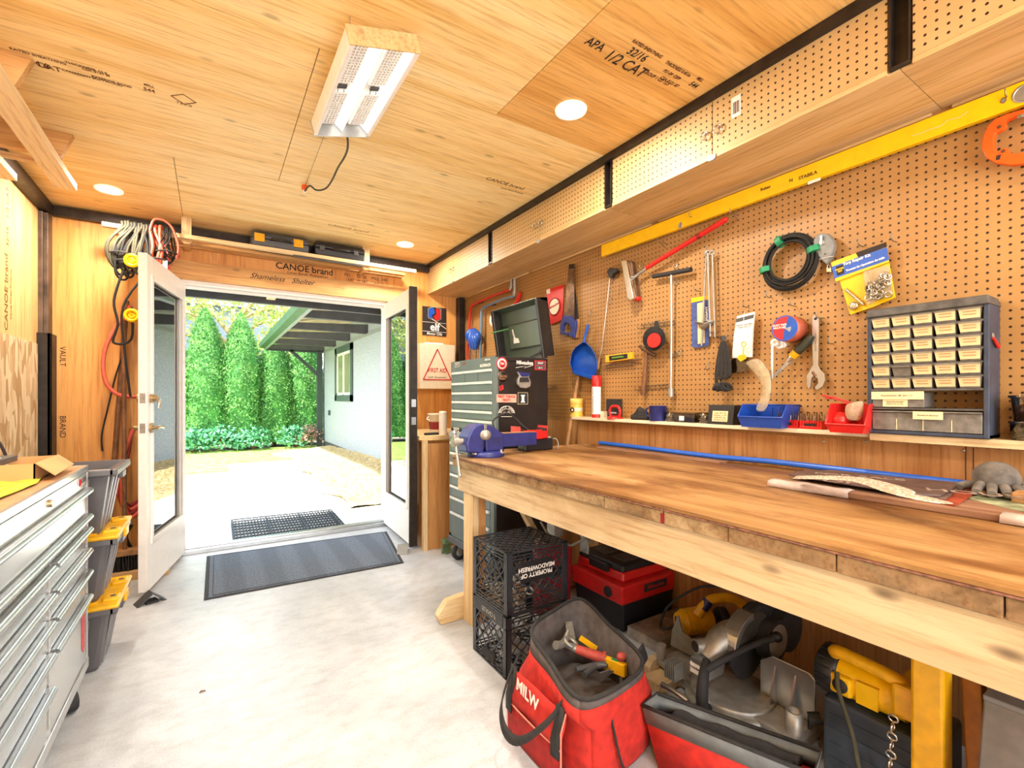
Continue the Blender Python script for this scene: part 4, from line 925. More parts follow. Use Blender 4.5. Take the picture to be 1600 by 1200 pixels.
mb.build('glove', M_blue, t, True)
t = on_wall('wire_basket', 'small wire basket hanging on the wall behind the tool chest', 'basket', 742, 570)
mb = MB()
for k in range(6): wtube(mb, [(733+k*3.2, 546, .07), (733+k*3.2, 572, .07)], .0018, n=5)
for v in (547, 553, 560, 567): wtube(mb, [(733, v, .07), (750, v, .07)], .0018, n=5)
wtube(mb, [(733, 547, .07), (733, 547, .001)], .0018, n=5); wtube(mb, [(750, 547, .07), (750, 547, .001)], .0018, n=5); mb.build('basket_wires', M_screw, t, True)
t = on_wall('file_tool', 'long file with wooden handle hanging handle-down by the blue pipe', 'file', 755, 556)
mb = MB(); wtube(mb, [(756, 486, .03), (755, 538, .03)], .004, n=6); mb.build('file_blade', M_rust, t, True)
mb = MB(); wtube(mb, [(755, 537, .03), (754, 556, .03)], [.012, .011], n=10); mb.build('wooden_handle', M_handle, t, True)

# ---------------------------------------------------------------- things on the ledge
def yl(u, v=650, x=2.13): return PX(u, v, x).y
def ledge(name, label, cat, u, x=2.13, group=None): return thing(name, label, cat, (x, yl(u, 650, x), LZ), group=group)
def wid(u0, u1, x=2.13): return abs(yl(u0, 650, x)-yl(u1, 650, x))
t = ledge('plastic_jar', 'squat yellow and white plastic jar at the left end of the ledge', 'jar', 901)
r = .047
mb = MB(); mb.lathe([(r, 0), (r, .008), (r*.93, .012), (r*.93, .04)], n=28); mb.lathe([(r*.93, .06), (r*.93, .085)], n=28); mb.build('jar_body', plain('jar_yellow', '#e9b84a', .4, 0, .05), t)
mb = MB(); mb.lathe([(r*.935, .038), (r*.935, .062)], n=28); mb.build('paper_band', M_cream, t); text('O', .045, Vector(t.location)+Vector((-.046, -.008, .045)), (0.25, -1, 0), EZ, M_inkb, t, 'print', .002)
mb = MB(); mb.lathe([(r*.9, .085), (r*.95, .088), (r*.95, .124), (0, .126)], n=28); mb.build('lid', plain('jar_lid', '#efc15e', .4, 0, .04), t)
t = ledge('foam_can', 'tall white spray foam can with red cap standing on the ledge', 'spray can', 932, 2.125)
r = .03; hh = .275
mb = MB(); mb.lathe([(r, .012), (r, hh-.072), (r*.8, hh-.06)], n=28); cb = mb.build('can', M_wht, t)
mb = MB(); mb.lathe([(r*1.02, 0), (r*1.02, .022), (r, .023)], n=28); mb.build('base_band', M_redp, t)
mb = MB(); mb.lathe([(r, hh-.074), (r*1.03, hh-.07), (r*1.0, hh-.004), (r*.9, hh), (0, hh)], n=28); mb.build('cap', M_redp, t)
text('EXPANDING FOAM', .02, Vector(t.location)+Vector((-.031, 0, .12)), EZ, EY, M_castalu, cb, 'print')
t = ledge('sanding_sheet', 'dark square pad leaning upright behind the red suction lifter', 'pad', 958, 2.165)
mb = MB(); mb.box(-.004, -.072, 0, .006, .06, .122); mb.build('pad', M_blackm, t, bevel=.002)
t = ledge('small_box', 'small beige cardboard box between the foam can and suction lifter', 'box', 943, 2.15)
mb = MB(); mb.box(-.02, -.022, 0, .02, .022, .042); mb.build('carton', M_cream, t, bevel=.001)
t = ledge('suction_lifter', 'red suction cup lifter with loop handle on the ledge', 'suction lifter', 961, 2.12)
mb = MB(); mb.lathe([(.05, 0), (.05, .006), (.035, .016), (.02, .02), (0, .02)], n=28); mb.build('cup', M_redp, t)
mb = MB(); mb.tube([(0, -.036, .018), (0, -.044, .045), (0, -.03, .072), (0, .0, .078), (0, .03, .072), (0, .044, .045), (0, .036, .018)], .0085, 10, sm=4); mb.build('handle', M_redp, t)
mb = MB(); mb.cyl((-.012, -.02, .035), (-.012, .02, .035), .006, n=8); mb.build('lever', M_lgrey, t)
t = ledge('work_gloves', 'crumpled black work gloves stacked on the ledge left of the mug', 'gloves', 1003, 2.13)
mb = MB()
for k in range(4): mb.tube([(-.02+.01*k, .06-.02*k, .014+.012*k), (-.01, .01, .02+.012*k), (.0, -.05+.006*k, .012+.01*k)], [.016, .022, .013], 10, sm=4)
mb.build('glove_fabric', M_blackm, t)
t = ledge('enamel_mug', 'dark blue enamel mug on the ledge', 'mug', 1028, 2.125)
r = wid(1018, 1041)/2*.92; mb = MB(); mb.lathe([(0, .002), (r*.97, 0), (r, .004), (r, .083), (r*1.05, .085), (r*.96, .085), (r*.95, .006), (0, .005)], n=32); mb.build('cup', M_vise, t)
mb = MB(); mb.tube([(-.012, r*.95, .072), (-.015, r+.02, .068), (-.015, r+.022, .035), (-.012, r*.96, .018)], .0045, 8, sm=4); mb.build('handle', M_vise, t)
def screwjar(u, label, r, h, x=2.13):
    t = ledge('screw_jar', label, 'jar', u, x); mb = MB(); mb.lathe([(0, .001), (r, 0), (r, h), (r*.95, h)], n=24); mb.build('jar', M_clear, t)
    mb = MB(); rs = random.Random(int(u))
    for k in range(70):
        a, q_ = rs.uniform(0, 6.28), r*.85*math.sqrt(rs.random()); z = rs.uniform(.004, h*.8); p = Vector((q_*math.cos(a), q_*math.sin(a), z)); d = Vector((rs.uniform(-1, 1), rs.uniform(-1, 1), rs.uniform(-1, 1))).normalized()*.006
        mb.tube([p-d, p+d], [.0032, .0016], 5)
    tag(mb.build('screws', M_screw, t), kind='stuff'); return t
screwjar(1048, 'small clear tub of screws right of the blue mug', .028, .052)
screwjar(1101, 'small clear tub of screws left of the label-front black box', .026, .055)
t = ledge('parts_box', 'clear flat plastic box with grey label on the ledge', 'plastic box', 1074, 2.125)
w2_ = wid(1058, 1090); mb = MB(); mb.box(-.03, -w2_/2, 0, .03, w2_/2, .045); mb.build('box', M_smoke, t, bevel=.003)
mb = MB(); mb.box(-.033, -w2_/2-.002, .044, .033, w2_/2+.002, .054); mb.build('lid', M_clear, t, bevel=.003)
mb = MB(); mb.box(-.0312, -.002, .01, -.0302, .028, .034); mb.build('label', M_wht, t)
mb = MB(); mb.box(-.024, -w2_/2+.006, .004, .024, w2_/2-.006, .028); mb.build('contents', M_rust, t)
t = ledge('drawer_box', 'small black box with paper index label standing on the ledge', 'box', 1132, 2.125)
w2_ = wid(1112, 1152); mb = MB(); mb.prism([(-.04, -w2_/2, 0), (.035, -w2_/2, 0), (.035, -w2_/2, .095), (-.026, -w2_/2, .095)], (0, w2_, 0)); mb.build('box', M_black, t, bevel=.003)
nrm = Vector((-.989, 0, .146)); ctr = Vector((-.0335, 0, .044))
mb = MB(); up = Vector((.146, 0, .989)); e = [ctr+nrm*.002+up*a+EY*b for a, b in ((-.03, -.04), (-.03, .042), (.022, .042), (.022, -.04))]; mb.prism(e, -nrm*.001); lb = mb.build('paper_label', M_paper, t)
for k in range(4): text('Drill index  5 6 7 8' if k % 2 else 'Cobalt  HSS  13pc', .0085, Vector(t.location)+ctr+nrm*.004+up*(.012-.011*k), TL, up, M_dgrey, lb, 'print')
# bins
def bin_(label, u0, u1, mat, x0, dep, h, lip, name='storage_bin'):
    ya, yb_ = yl(u0, 650, x0), yl(u1, 650, x0); W = ya-yb_; t = thing(name, label, 'bin', (x0+dep/2, (ya+yb_)/2, LZ))
    D, H2 = dep/2, h; mb = MB(); w = W/2
    mb.add([(-D+.012, -w+.012, 0), (D, -w+.012, 0), (D, w-.012, 0), (-D+.012, w-.012, 0), (-D, -w, lip), (D, -w, H2), (D, w, H2), (-D, w, lip), (-D*.5, -w, H2), (-D*.5, w, H2)],
           [(0, 3, 2, 1), (0, 1, 5, 8, 4), (3, 7, 9, 6, 2), (0, 4, 7, 3), (1, 2, 6, 5)]); mb.build('tray', mat, t, solid=.0035)
    mb = MB(); mb.tube([(-D, -w, lip), (-D, w, lip)], .004, 8); mb.tube([(-D, -w, lip), (-D*.5, -w, H2), (D, -w, H2), (D, w, H2), (-D*.5, w, H2), (-D, w, lip)], .0035, 8); mb.build('rolled_rim', mat, t)
    mb = MB()
    for k in range(4): mb.box(D-.006, -w+.025+k*(W-.05)/3-.004, .01, D-.002, -w+.025+k*(W-.05)/3+.004, H2-.01)
    mb.build('rear_ribs', mat, t); return t, D, w
bl, D, w_ = bin_('blue plastic stacking bin on the ledge with a clear strip standing in it', 1153, 1222, M_blue2, 2.03, .148, .098, .045)
t = thing('plastic_sleeve', 'bent translucent plastic sleeve standing in the blue bin', 'plastic sleeve', (2.08, bl.location.y, LZ+.004))
mb = MB(); cl = [((1160, 566), (1184, 557)), ((1176, 580), (1198, 570)), ((1189, 596), (1206, 588)), ((1192, 612), (1206, 608)), ((1186, 625), (1203, 626)), ((1178, 643), (1196, 645))]
mb.sheet([[PX(a[0], a[1], 2.09), PX((a[0]+b[0])/2, (a[1]+b[1])/2, 2.075), PX(b[0], b[1], 2.09)] for a, b in cl]); mb.build('sleeve', M_poly, t, True, solid=.0015, sub=1)
for k, (u, lb) in enumerate(((1233, 'red drill bit index set on the ledge next to the blue bin'), (1270, 'red drill bit index set on the ledge next to the red bin'))):
    t = ledge('drill_bit_set', lb, 'drill bits', u, 2.115, 'red drill bit sets'); w2_ = wid(u-18, u+17, 2.1)
    mb = MB()
    for j in range(9):
        mb.box(-.02, -w2_/2+j*w2_/9+.001, 0, .03, -w2_/2+(j+1)*w2_/9-.001, .034+(j % 2)*.002)
    mb.box(-.022, -w2_/2, 0, .03, w2_/2, .012); mb.build('holder', M_redp, t, bevel=.001)
    mb = MB(); mb.box(-.0232, -w2_*.25, .014, -.0222, w2_*.25, .024); mb.build('brand_strip', M_inkb, t)
    for j in range(9):
        for i in range(2):
            y = -w2_/2+(j+.5)*w2_/9; mb = MB(); mb.tube([(-.008+i*.022, y, .03), (-.008+i*.022, y, .055+.008*((j+i) % 3))], .0016+.0003*(j % 4), 6); mb.build('drill_bit', M_rust if j % 3 else M_screw, t)
rb, D, w_ = bin_('red plastic stacking bin crammed with bags, left of the drawer cabinet', 1290, 1351, M_redp, 1.995, .17, .105, .03)
t = thing('zip_bag', 'crumpled clear zip bag of parts poking out of the red bin', 'bag', (2.05, rb.location.y-.03, LZ+.01))
mb = MB(); mb.sheet([[PX(u, v, x) for u, v, x in r_] for r_ in (((1322, 630, 2.07), (1335, 627, 2.05), (1352, 624, 2.07)), ((1318, 640, 2.05), (1335, 638, 2.03), (1350, 636, 2.06)), ((1322, 658, 2.05), (1333, 658, 2.03), (1348, 660, 2.06)))]); mb.build('bag', M_poly, t, True, solid=.003, sub=1)
t = thing('plastic_cover', 'rounded red plastic cover lying in the red bin', 'plastic cover', (2.07, rb.location.y+.05, LZ+.006))
mb = MB(); mb.ball((0, 0, .035), .036, 16, (1, 1.1, 1)); mb.build('cover', M_redp, t)
t = thing('red_tags', 'thin red plastic straps sticking up from the red bin', 'straps', (2.12, rb.location.y+.05, LZ+.09))
mb = MB()
for a, b in (((1290, 622), (1330, 629)), ((1284, 618), (1310, 626)), ((1300, 620), (1325, 632))): mb.tube([PX(*a, 2.12), PX((a[0]+b[0])/2, (a[1]+b[1])/2-2, 2.11), PX(*b, 2.1)], .003, 6, sm=3)
mb.build('strap', M_redp, t, True)

# small-parts drawer cabinet
CX = 2.06; ya, yb_ = PX(1355, 600, CX).y, PX(1546, 600, CX).y; W = ya-yb_; Hc = .452
t = thing('parts_cabinet', 'blue-grey small-parts drawer cabinet full of labelled drawers on the ledge', 'parts cabinet', (CX, (ya+yb_)/2, LZ+.001))
D = XR-CX-.002; M_cab = plain('cabinet_blue_grey', '#3d4658', .5, .2, .15, 20); M_cabt = plain('cabinet_dusty_top', '#56534f', .6, .1, .2, 30)
mb = MB(); mb.box(0, -W/2, 0, D, -W/2+.014, Hc-.02); mb.box(0, W/2-.014, 0, D, W/2, Hc-.02); mb.box(.002, -W/2, 0, D, W/2, .012); mb.build('case', M_cab, t, bevel=.002)
mb = MB(); mb.frustum((D/2-.004, 0, Hc-.026), (D+.012, W+.008), (D-.004, W-.006), .03); mb.build('top_cap', M_cabt, t, bevel=.004)
rows = 6; zt_ = Hc-.03; zb_ = .158; rh = (zt_-zb_)/rows; cw = (W-.03)/5
mb = MB()
for k in range(rows+1): mb.box(-.002, -W/2+.014, zb_+k*rh-.004, D-.004, W/2-.014, zb_+k*rh+.003)
mb.box(-.002, -W/2+.014, .088, D-.004, W/2-.014, .094)
mb.build('shelves', M_cabt, t)
proto = None
for r_ in range(rows):
    for c_ in range(5):
        yc = W/2-.015-(c_+.5)*cw; z0 = zb_+r_*rh+.004
        empty = (r_ == 1 and c_ == 1)
        mb = MB(); w2_ = cw/2-.0025; h2 = rh-.0095
        if r_ == 0 and c_ == 0 or empty:
            mb.add([(.004, -w2_*.88, 0), (.1, -w2_*.88, 0), (.1, w2_*.88, 0), (.004, w2_*.88, 0), (-.006, -w2_, h2), (.1, -w2_, h2), (.1, w2_, h2), (-.006, w2_, h2)], [(0, 3, 2, 1), (0, 1, 5, 4), (1, 2, 6, 5), (2, 3, 7, 6), (3, 0, 4, 7)])
            mb.box(-.014, -w2_, h2-.002, .0, w2_, h2+.001)
            d = mb.build('drawer', plain('drawer_smoke', '#77736c', .3, 0, .15, 50), t); d.location = (0, yc, z0)
            if not empty:
                pd = d; mb = MB(); mb.add([(-.0005, -w2_*.87, .005), (-.0005, w2_*.87, .005), (-.011, w2_*.97, h2), (-.011, -w2_*.97, h2)], [(0, 3, 2, 1)]); mb.box(-.0105, -w2_*.9, h2+.0012, .0, w2_*.9, h2+.0018)
                cd = mb.build('label_card', M_paper, pd); mb = MB()
                for q_ in range(2): mb.box(-.0085-.003*q_, -w2_*.6, h2*.45+q_*.009, -.008-.003*q_, w2_*.55, h2*.45+q_*.009+.0022)
                mb2 = mb.build('print', M_inkp, pd)
            else: d['label'] = 'unlabelled smoky drawer'
        else:
            d = pd.copy(); COL.objects.link(d); d.parent = t; d.location = (random.uniform(-.002, .001), yc, z0)
            for ch in list(pd.children): e = ch.copy(); COL.objects.link(e); e.parent = d
mb = MB(); w2_ = W*.46; mb.box(0, W/2-.016-w2_, .096, D-.03, W/2-.016, .148); d = mb.build('large_drawer', MATS['drawer_smoke'], t, bevel=.002)
mb = MB(); mb.box(-.008, W/2-.016-w2_, .124, -.002, W/2-.016, .152); mb.box(-.003, W/2-.016-w2_*.7, .098, -.001, W/2-.016-w2_*.22, .124); lb = mb.build('label_card', M_paper, d)
text('Wood Screws  #8  #10  x 2', .008, t.matrix_basis @ Vector((-.009, W/2-.016-w2_/2, .138)), TL, EZ, M_dgrey, lb, 'print'); text('Assorted drywall\nanchors & screws', .007, t.matrix_basis @ Vector((-.004, W/2-.016-w2_*.46, .112)), TL, EZ, M_dgrey, lb, 'print')
mb = MB(); mb.box(0, -W/2+.016, .014, D-.006, W/2-.016, .078); mb.box(-.01, -W/2+.016, .078, .004, W/2-.016, .083)
d = mb.build('large_drawer', MATS['drawer_smoke'], t, bevel=.002)
for k in range(1, 4): mb = MB(); mb.box(-.0012, W/2-.016-k*(W-.03)/4, .016, -.0002, W/2-.014-k*(W-.03)/4, .055); mb.build('divider', M_paper, d)
mb = MB(); mb.box(-.0115, -.055+.0, .056, -.0102, .025, .083); lb = mb.build('label_card', M_paper, d); text('Plumbing & Electrical', .0065, t.matrix_basis @ Vector((-.0122, -.015, .07)), TL, EZ, M_dgrey, lb, 'print')
t2 = thing('red_keychain', 'small red tag hanging on the side of the drawer cabinet', 'tag', PY(1557, 540, yb_-.004))
mb = MB(); a, b = PY(1552, 528, yb_-.006), PY(1560, 542, yb_-.006); mb.tube([a, b], [.004, .006], 8); mb.build('tag', M_redp, t2, True)
mb = MB(); mb.torus(a+EZ*.008, .008, .001, (0, 1, 0), 14, 4); mb.build('ring', M_screw, t2, True)
# jars at the right edge
yj = PX(1612, 640, 2.12).y
t = thing('glass_jar', 'clear jar of metal nuts at the right end of the ledge', 'jar', (2.12, yj, LZ))
mb = MB(); mb.lathe([(0, .001), (.045, 0), (.047, .05), (.05, .052), (.05, .058), (.046, .058)], n=32); mb.build('jar', M_clear, t)
mb = MB(); rs = random.Random(8)
for k in range(60):
    a, q_ = rs.uniform(0, 6.28), .036*math.sqrt(rs.random()); mb.torus((q_*math.cos(a), q_*math.sin(a), rs.uniform(.008, .035)), .007, .003, (rs.uniform(-1, 1), rs.uniform(-1, 1), rs.uniform(-1, 1)), 10, 5)
tag(mb.build('nuts', M_screw, t), kind='stuff')
t = thing('glass_jar', 'clear jar with reddish contents stacked on the jar of nuts', 'jar', (2.12, yj, LZ+.0585))
mb = MB(); mb.lathe([(0, .001), (.038, 0), (.045, .07), (.051, .074), (.051, .08), (.045, .08)], n=32); mb.build('jar', M_clear, t)
mb = MB(); mb.lathe([(0, .004), (.034, .003), (.038, .045), (0, .06)], n=20); mb.build('contents', plain('reddish_bits', '#9a6a50', .7, 0, .3, 90, .5), t)
# screws in the wood panel
for u, v in ((1505, 704), (1353, 690), (1286, 690)):
    p = PX(u, v, XR); mb = MB(); mb.lathe([(0, -.002), (.004, -.002), (.006, 0)], p, 12, (1, 0, 0)); tag(mb.build('wood_screw', M_screw), 'bright screw set in the wood panel below the ledge', 'screw', 'screws in the wood panel')
# ---------------------------------------------------------------- workbench
BX, BY0, BY1, BZ = 1.118, -.35, 2.37, .884
t = thing('workbench', 'long heavy timber workbench with worn plywood top along the pegboard wall', 'workbench', (1.6, 1.0, 0)); bench = t
mb = MB(); mb.box(BX, BY0, BZ-.012, XR-.022, BY1, BZ); mb.build('worktop', M_top, t, True, bevel=.0015)
mb = MB(); mb.box(BX-.001, BY0, BZ-.0165, XR-.03, BY1-.002, BZ-.0125); mb.build('ply_layer', M_plyedge, t, True)
ysm = [BY1-.002]+[PX(u, 780, BX).y for u in (767, 813, 942, 1034, 1136, 1305, 1568)]+[BY0]
for a, b in zip(ysm, ysm[1:]):
    mb = MB(); j = random.uniform(0, .006); mb.box(BX+.003+j, b+.0012, BZ-.0585, XR-.06, a-.0012, BZ-.017); mb.build('end_plank', M_end, t, True, bevel=.003)
p = PX(1034, 800, BX+.002); mb = MB(); mb.box(BX+.001, p.y-.006, BZ-.055, BX+.006, p.y+.004, BZ-.026); mb.build('red_stain', M_dred, t, True)
mb = MB(); mb.box(BX+.022, BY0, .694, BX+.06, 2.335, BZ-.0595); mb.build('apron', M_pine, t, True, bevel=.003)
mb = MB(); mb.box(2.09, BY0, .694, 2.13, 2.335, BZ-.0595); mb.build('rear_apron', M_pine, t, True, bevel=.003)
mb = MB(); mb.box(BX+.06, 2.29, .70, 2.09, 2.33, BZ-.0595); mb.build('end_apron', M_pine_x, t, True, bevel=.003)
for x0, nm in ((1.150, 'f'), (2.04, 'r')):
    mb = MB(); mb.box(x0+.0, 2.185, .0, x0+.04, 2.285, .75); mb.build('leg', M_pine_z, t, True, bevel=.003)
    mb = MB(); mb.box(x0+.041, 2.19, .0, x0+.085, 2.28, .80); mb.build('leg', M_ply_r, t, True, bevel=.003)
mb = MB(); a = PX(697, 970, 1.05); 
mb.prism([(1.02, 2.287, .0), (1.0, 2.287, .05), (1.055, 2.287, .12), (1.149, 2.287, .13), (2.1, 2.287, .13), (2.1, 2.287, 0)], (0, .045, 0)); mb.build('foot', M_pine_x, t, True, bevel=.004)
mb = MB(); mb.bar((1.45, 2.3, .70), (1.78, 2.3, .14), .03, .05, (0, 1, 0)); mb.build('brace', M_pine_z, t, True)
mb = MB(); mb.box(2.04, -.3, 0, 2.09, -.2, .7); mb.build('leg', M_pine_z, t, True); mb = MB(); mb.box(1.19, -.3, 0, 1.24, -.2, .7); mb.build('leg', M_pine_z, t, True)
mb = MB(); mb.box(1.46, 2.345, BZ+.0005, 2.12, 2.368, BZ+.010); tag(mb.build('edge_strip', M_handle), 'thin wooden strip lying along the far end of the bench top', 'wood strip')

# vise, jaw screw across the bench front
vy = 2.215
v = thing('bench_vise', 'big dark blue bench vise bolted to the far corner of the bench', 'vise', (1.25, vy, BZ+.0005))
mb = MB(); mb.lathe([(.098, 0), (.100, .008), (.096, .022), (.078, .03)], (0, 0, 0), 36); mb.build('swivel_base', M_vise, v)
for a in (200, 310, 90):
    q_ = math.radians(a); mb = MB(); c = (.086*math.cos(q_), .086*math.sin(q_), .018); mb.lathe([(.018, 0), (.018, .008)], c, 16); mb.lathe([(.009, .008), (.009, .02)], c, 6); mb.build('bolt', M_screw, v)
hw = .055
mb = MB(); mb.prism([(-.03, -hw, .028), (.082, -hw, .028), (.075, -hw, .06), (.085, -hw, .12), (.062, -hw, .128), (.03, -hw, .15), (.0, -hw, .168), (-.035, -hw, .17), (-.035, -hw, .10)], (0, 2*hw, 0)); mb.build('fixed_jaw', M_vise, v, bevel=.008, seg=3)
mb = MB(); pr = [(-.14, -hw, .03), (-.05, -hw, .02), (-.038, -hw, .05), (-.038, -hw, .17), (-.055, -hw, .177), (-.085, -hw, .172), (-.115, -hw, .15), (-.138, -hw, .11), (-.148, -hw, .07)]
mb.prism(pr, (0, 2*hw, 0)); mb.build('moving_jaw', M_vise, v, bevel=.01, seg=3)
mb = MB(); mb.box(.07, -.032, .045, .315, .032, .118); sb = mb.build('slide_bar', M_vise, v, bevel=.004)
mb = MB(); mb.box(.09, -.03, .1185, .31, .03, .1205); mb.build('worn_top', M_handle, sb)
mb = MB(); mb.lathe([(0, 0), (.022, 0), (.027, .004), (.027, .04)], (-.04, -hw-.012, .118), 20, (0, 1, 0)); mb.ball((-.035, -hw-.012, .118), .027, 16, (1, .5, 1)); mb.build('steel_boss', M_castalu, v)
mb = MB(); mb.box(-.043, -hw-.001, .135, -.036, hw+.001, .174); mb.box(-.034, -hw-.001, .135, -.028, hw+.001, .174); mb.build('jaw_plates', M_castalu, v)
mb = MB(); mb.cyl((-.2, 0, .085), (-.14, 0, .085), .017); mb.cyl((-.198, 0, .085), (-.168, 0, .085), .026); mb.build('screw_head', M_castalu, v)
mb = MB(); mb.tube([(-.183, .01, .125), (-.185, -.055, -.075)], .0065, 10); mb.ball((-.183, .012, .131), .013, 12); mb.ball((-.185, -.057, -.08), .012, 12); mb.build('tommy_bar', M_alu, v)
for z in (.055, .068, .08): mb = MB(); mb.box(-.0, -hw-.0012, z+.02, .06, -hw, z+.022); mb.build('cast_line', M_blackm, v)

# red organiser tray on black case, cord
a = Vector((1.86, 2.2, BZ))
t = thing('tool_charger', 'black plastic case with grey cord behind the vise, under the red tray', 'case', (1.66, 2.30, BZ+.0005))
mb = MB(); mb.box(-.125, -.035, 0, .085, .038, .07); mb.build('body', M_black, t, bevel=.008)
mb = MB(); mb.tube([(.085, -.0, .05), (.11, -.02, .065), (.125, -.03, .04), (.12, -.035, .003)], .004, 6, sm=4); mb.ball((.08, -.0, .065), .016, 12); mb.build('cord', M_castalu, t)
t = thing('red_tray', 'red plastic tool tray with black corners on the bench behind the vise', 'tray', (1.59, 2.295, BZ+.072))
mb = MB(); W_ = .10
mb.box(-W_, -.05, 0, W_, .05, .006); mb.box(-W_, -.05, 0, W_, -.046, .045); mb.box(-W_, .046, 0, W_, .05, .045); mb.box(-W_, -.05, 0, -W_+.005, .05, .075); mb.box(W_-.005, -.05, 0, W_, .05, .075)
mb.build('tray', M_redp, t, bevel=.002)
mb = MB(); mb.box(-W_+.045, -.056, .0, W_-.045, -.049, .055); mb.build('front_panel', M_redp, t, bevel=.002)
for sx in (-1, 1): mb = MB(); mb.box(sx*(W_-.016)-.008, -.045, .007, sx*(W_-.016)+.008, .04, .062); mb.build('battery', M_blackm, t, bevel=.003)
mb = MB(); mb.tube([(1.45, 2.36, BZ+.045), PY(770, 662, 2.4), PY(780, 650, 2.42), PY(795, 646, 2.42), PY(808, 656, 2.40), PY(815, 663, 2.34), (1.59, 2.30, BZ+.12)], .0045, 8, sm=6)
tag(mb.build('charger_lead', M_blackm), 'black cord arching behind the vise to the red tray', 'cord')
# blue pipe along the back of the bench
mb = MB(); pts = [(2.13, PX(937, 692, 2.13).y, .905)]
for u in (960, 1000, 1060, 1130, 1200, 1300, 1400, 1520, 1600, 1700): 
    vv = 692+(u-937)*.1012 if u > 1000 else 692+(u-937)*.135
    z = .906 if u < 1200 else .913
    p = PX(u, vv, 2.12); pts.append((2.125-.015*(u > 1000), p.y, z if u > 960 else .906))
mb.tube(pts, .0125, 12); tag(mb.build('blue_pipe', M_pex), 'long bright blue plastic pipe lying along the back of the bench', 'pipe')
mb = MB(); mb.box(2.03, 1.35, BZ+.0005, 2.10, 2.2, BZ+.009); tag(mb.build('thin_slat', M_weath, bevel=.001), 'thin dark wood slat lying beside the far end of the blue pipe', 'wood strip')
# weathered board with foam
t = thing('weathered_board', 'rough weathered board with smears of white foam lying on the bench', 'board', (1.8, .35, BZ+.0005))
ya = PX(1212, 757, 1.70).y
mb = MB(); mb.box(1.675, -.3, BZ+.0005, 1.93, ya, BZ+.021); mb.build('board', M_weath, t, True, bevel=.004)
M_foam = plain('white_foam', '#c4b2aa', .9, 0, .08, 40, .4)
for y0_, y1_, x0_ in ((ya-.24, ya+.01, 1.668), (-.28, .335, 1.668)):
    mb = MB(); rs = random.Random(2); n = 14
    mb.sheet([[Vector((x0_+dx+rs.uniform(-.004, .004), y0_+(y1_-y0_)*k/n, BZ+.0008+dz+rs.uniform(0, .002))) for dx, dz in ((-.004, 0), (0, .019), (.02, .0225), (.042+.01*math.sin(k), .0215))] for k in range(n+1)]); mb.build('foam_smear', M_foam, t, True, solid=.002)
# panels stacked on it
def slab(name, label, cat, pix, z, th, mat, grp=None, bev=.001):
    P_ = [PZ(u, v, z+th) for u, v in pix]; mb = MB(); mb.prism([p-EZ*th for p in P_], (0, 0, th)); return tag(mb.build(name, mat, bevel=bev), label, cat, grp)
z = BZ+.0215
sb1 = slab('red_board', 'thin red-brown sign board at the bottom of the panels on the bench', 'panel', [(1395, 737), (1505, 749), (1527, 768), (1492, 789), (1465, 783)], z, .005, plain('brick_red', '#a8472c', .5, 0, .2, 12))
M_dbrown = plain('sign_brown', '#6f5a50', .55, 0, .25, 14)
sb2 = slab('sign_panel', 'brown sign panel with faded lettering, lower of two on the bench', 'panel', [(1240, 736), (1300, 734), (1505, 756), (1478, 778), (1400, 768)], z+.006, .006, M_dbrown)
sb3 = slab('sign_panel', 'brown sign panel with faded pale lettering lying on top of the other one', 'panel', [(1232, 741), (1262, 733), (1502, 754), (1470, 773), (1428, 771)], z+.013, .006, plain('sign_brown_dark', '#5e4a44', .5, 0, .2, 14))
d0 = (PZ(1490, 757, z+.02)-PZ(1300, 742, z+.02)).normalized(); nn_ = Vector((d0.y, -d0.x, 0)); nn_ = nn_ if nn_.x > 0 else -nn_
text('OPEN   HOUSE', .075, PZ(1440, 765, z+.0195)+nn_*.02, d0, nn_, plain('faded_tan', '#9a877a', .7, 0, .2), sb3, 'faded_lettering', .001)
text('FOR SALE', .06, PZ(1340, 745, z+.0195)+nn_*.015, d0, nn_, MATS['faded_tan'], sb3, 'faded_lettering', .001)
# bubble wrap strip draped on the board
t = thing('bubble_wrap', 'crinkled strip of clear bubble wrap draped over the panels', 'bubble wrap', PZ(1350, 770, BZ+.03))
cl = [(1243, 748, .018, 8), (1275, 748, .035, 8), (1310, 748, .044, 9), (1350, 751, .052, 10), (1385, 760, .05, 11), (1410, 771, .045, 13), (1432, 780, .04, 14), (1458, 782, .03, 14)]
rowsP = []; rs = random.Random(12)
C_ = [PZ(u, v, BZ+.022+h) for u, v, h, w in cl]
for i, (u, v, h, w) in enumerate(cl):
    c = C_[i]; d = (C_[min(i+1, 7)]-C_[max(i-1, 0)]); d.z = 0; d.normalize(); s_ = Vector((d.y, -d.x, 0)); ww = .026+.0065*i
    rowsP.append([c+s_*ww*k*.8+EZ*(.010*(1-abs(k))+rs.uniform(-.002, .002)) for k in (-1, -.5, 0, .5, 1)])
def wrapmat():
    m, t_, b = nt('bubble_film'); vo = t_.nodes.new('ShaderNodeTexVoronoi'); vo.inputs['Scale'].default_value = 120; t_.links.new(coords(t_), vo.inputs['Vector'])
    t_.links.new(ramp(t_, vo.outputs['Distance'], [(.1, '#fdf4e6'), (.6, '#c9b49c')]), b.inputs['Base Color']); b.inputs['Roughness'].default_value = .22
    b.inputs['Alpha'].default_value = .8; bump(t_, b, vo.outputs['Distance'], .9, .003); return m
mb = MB(); mb.sheet(rowsP); mb.build('film', wrapmat(), t, True, solid=.004, sub=2)
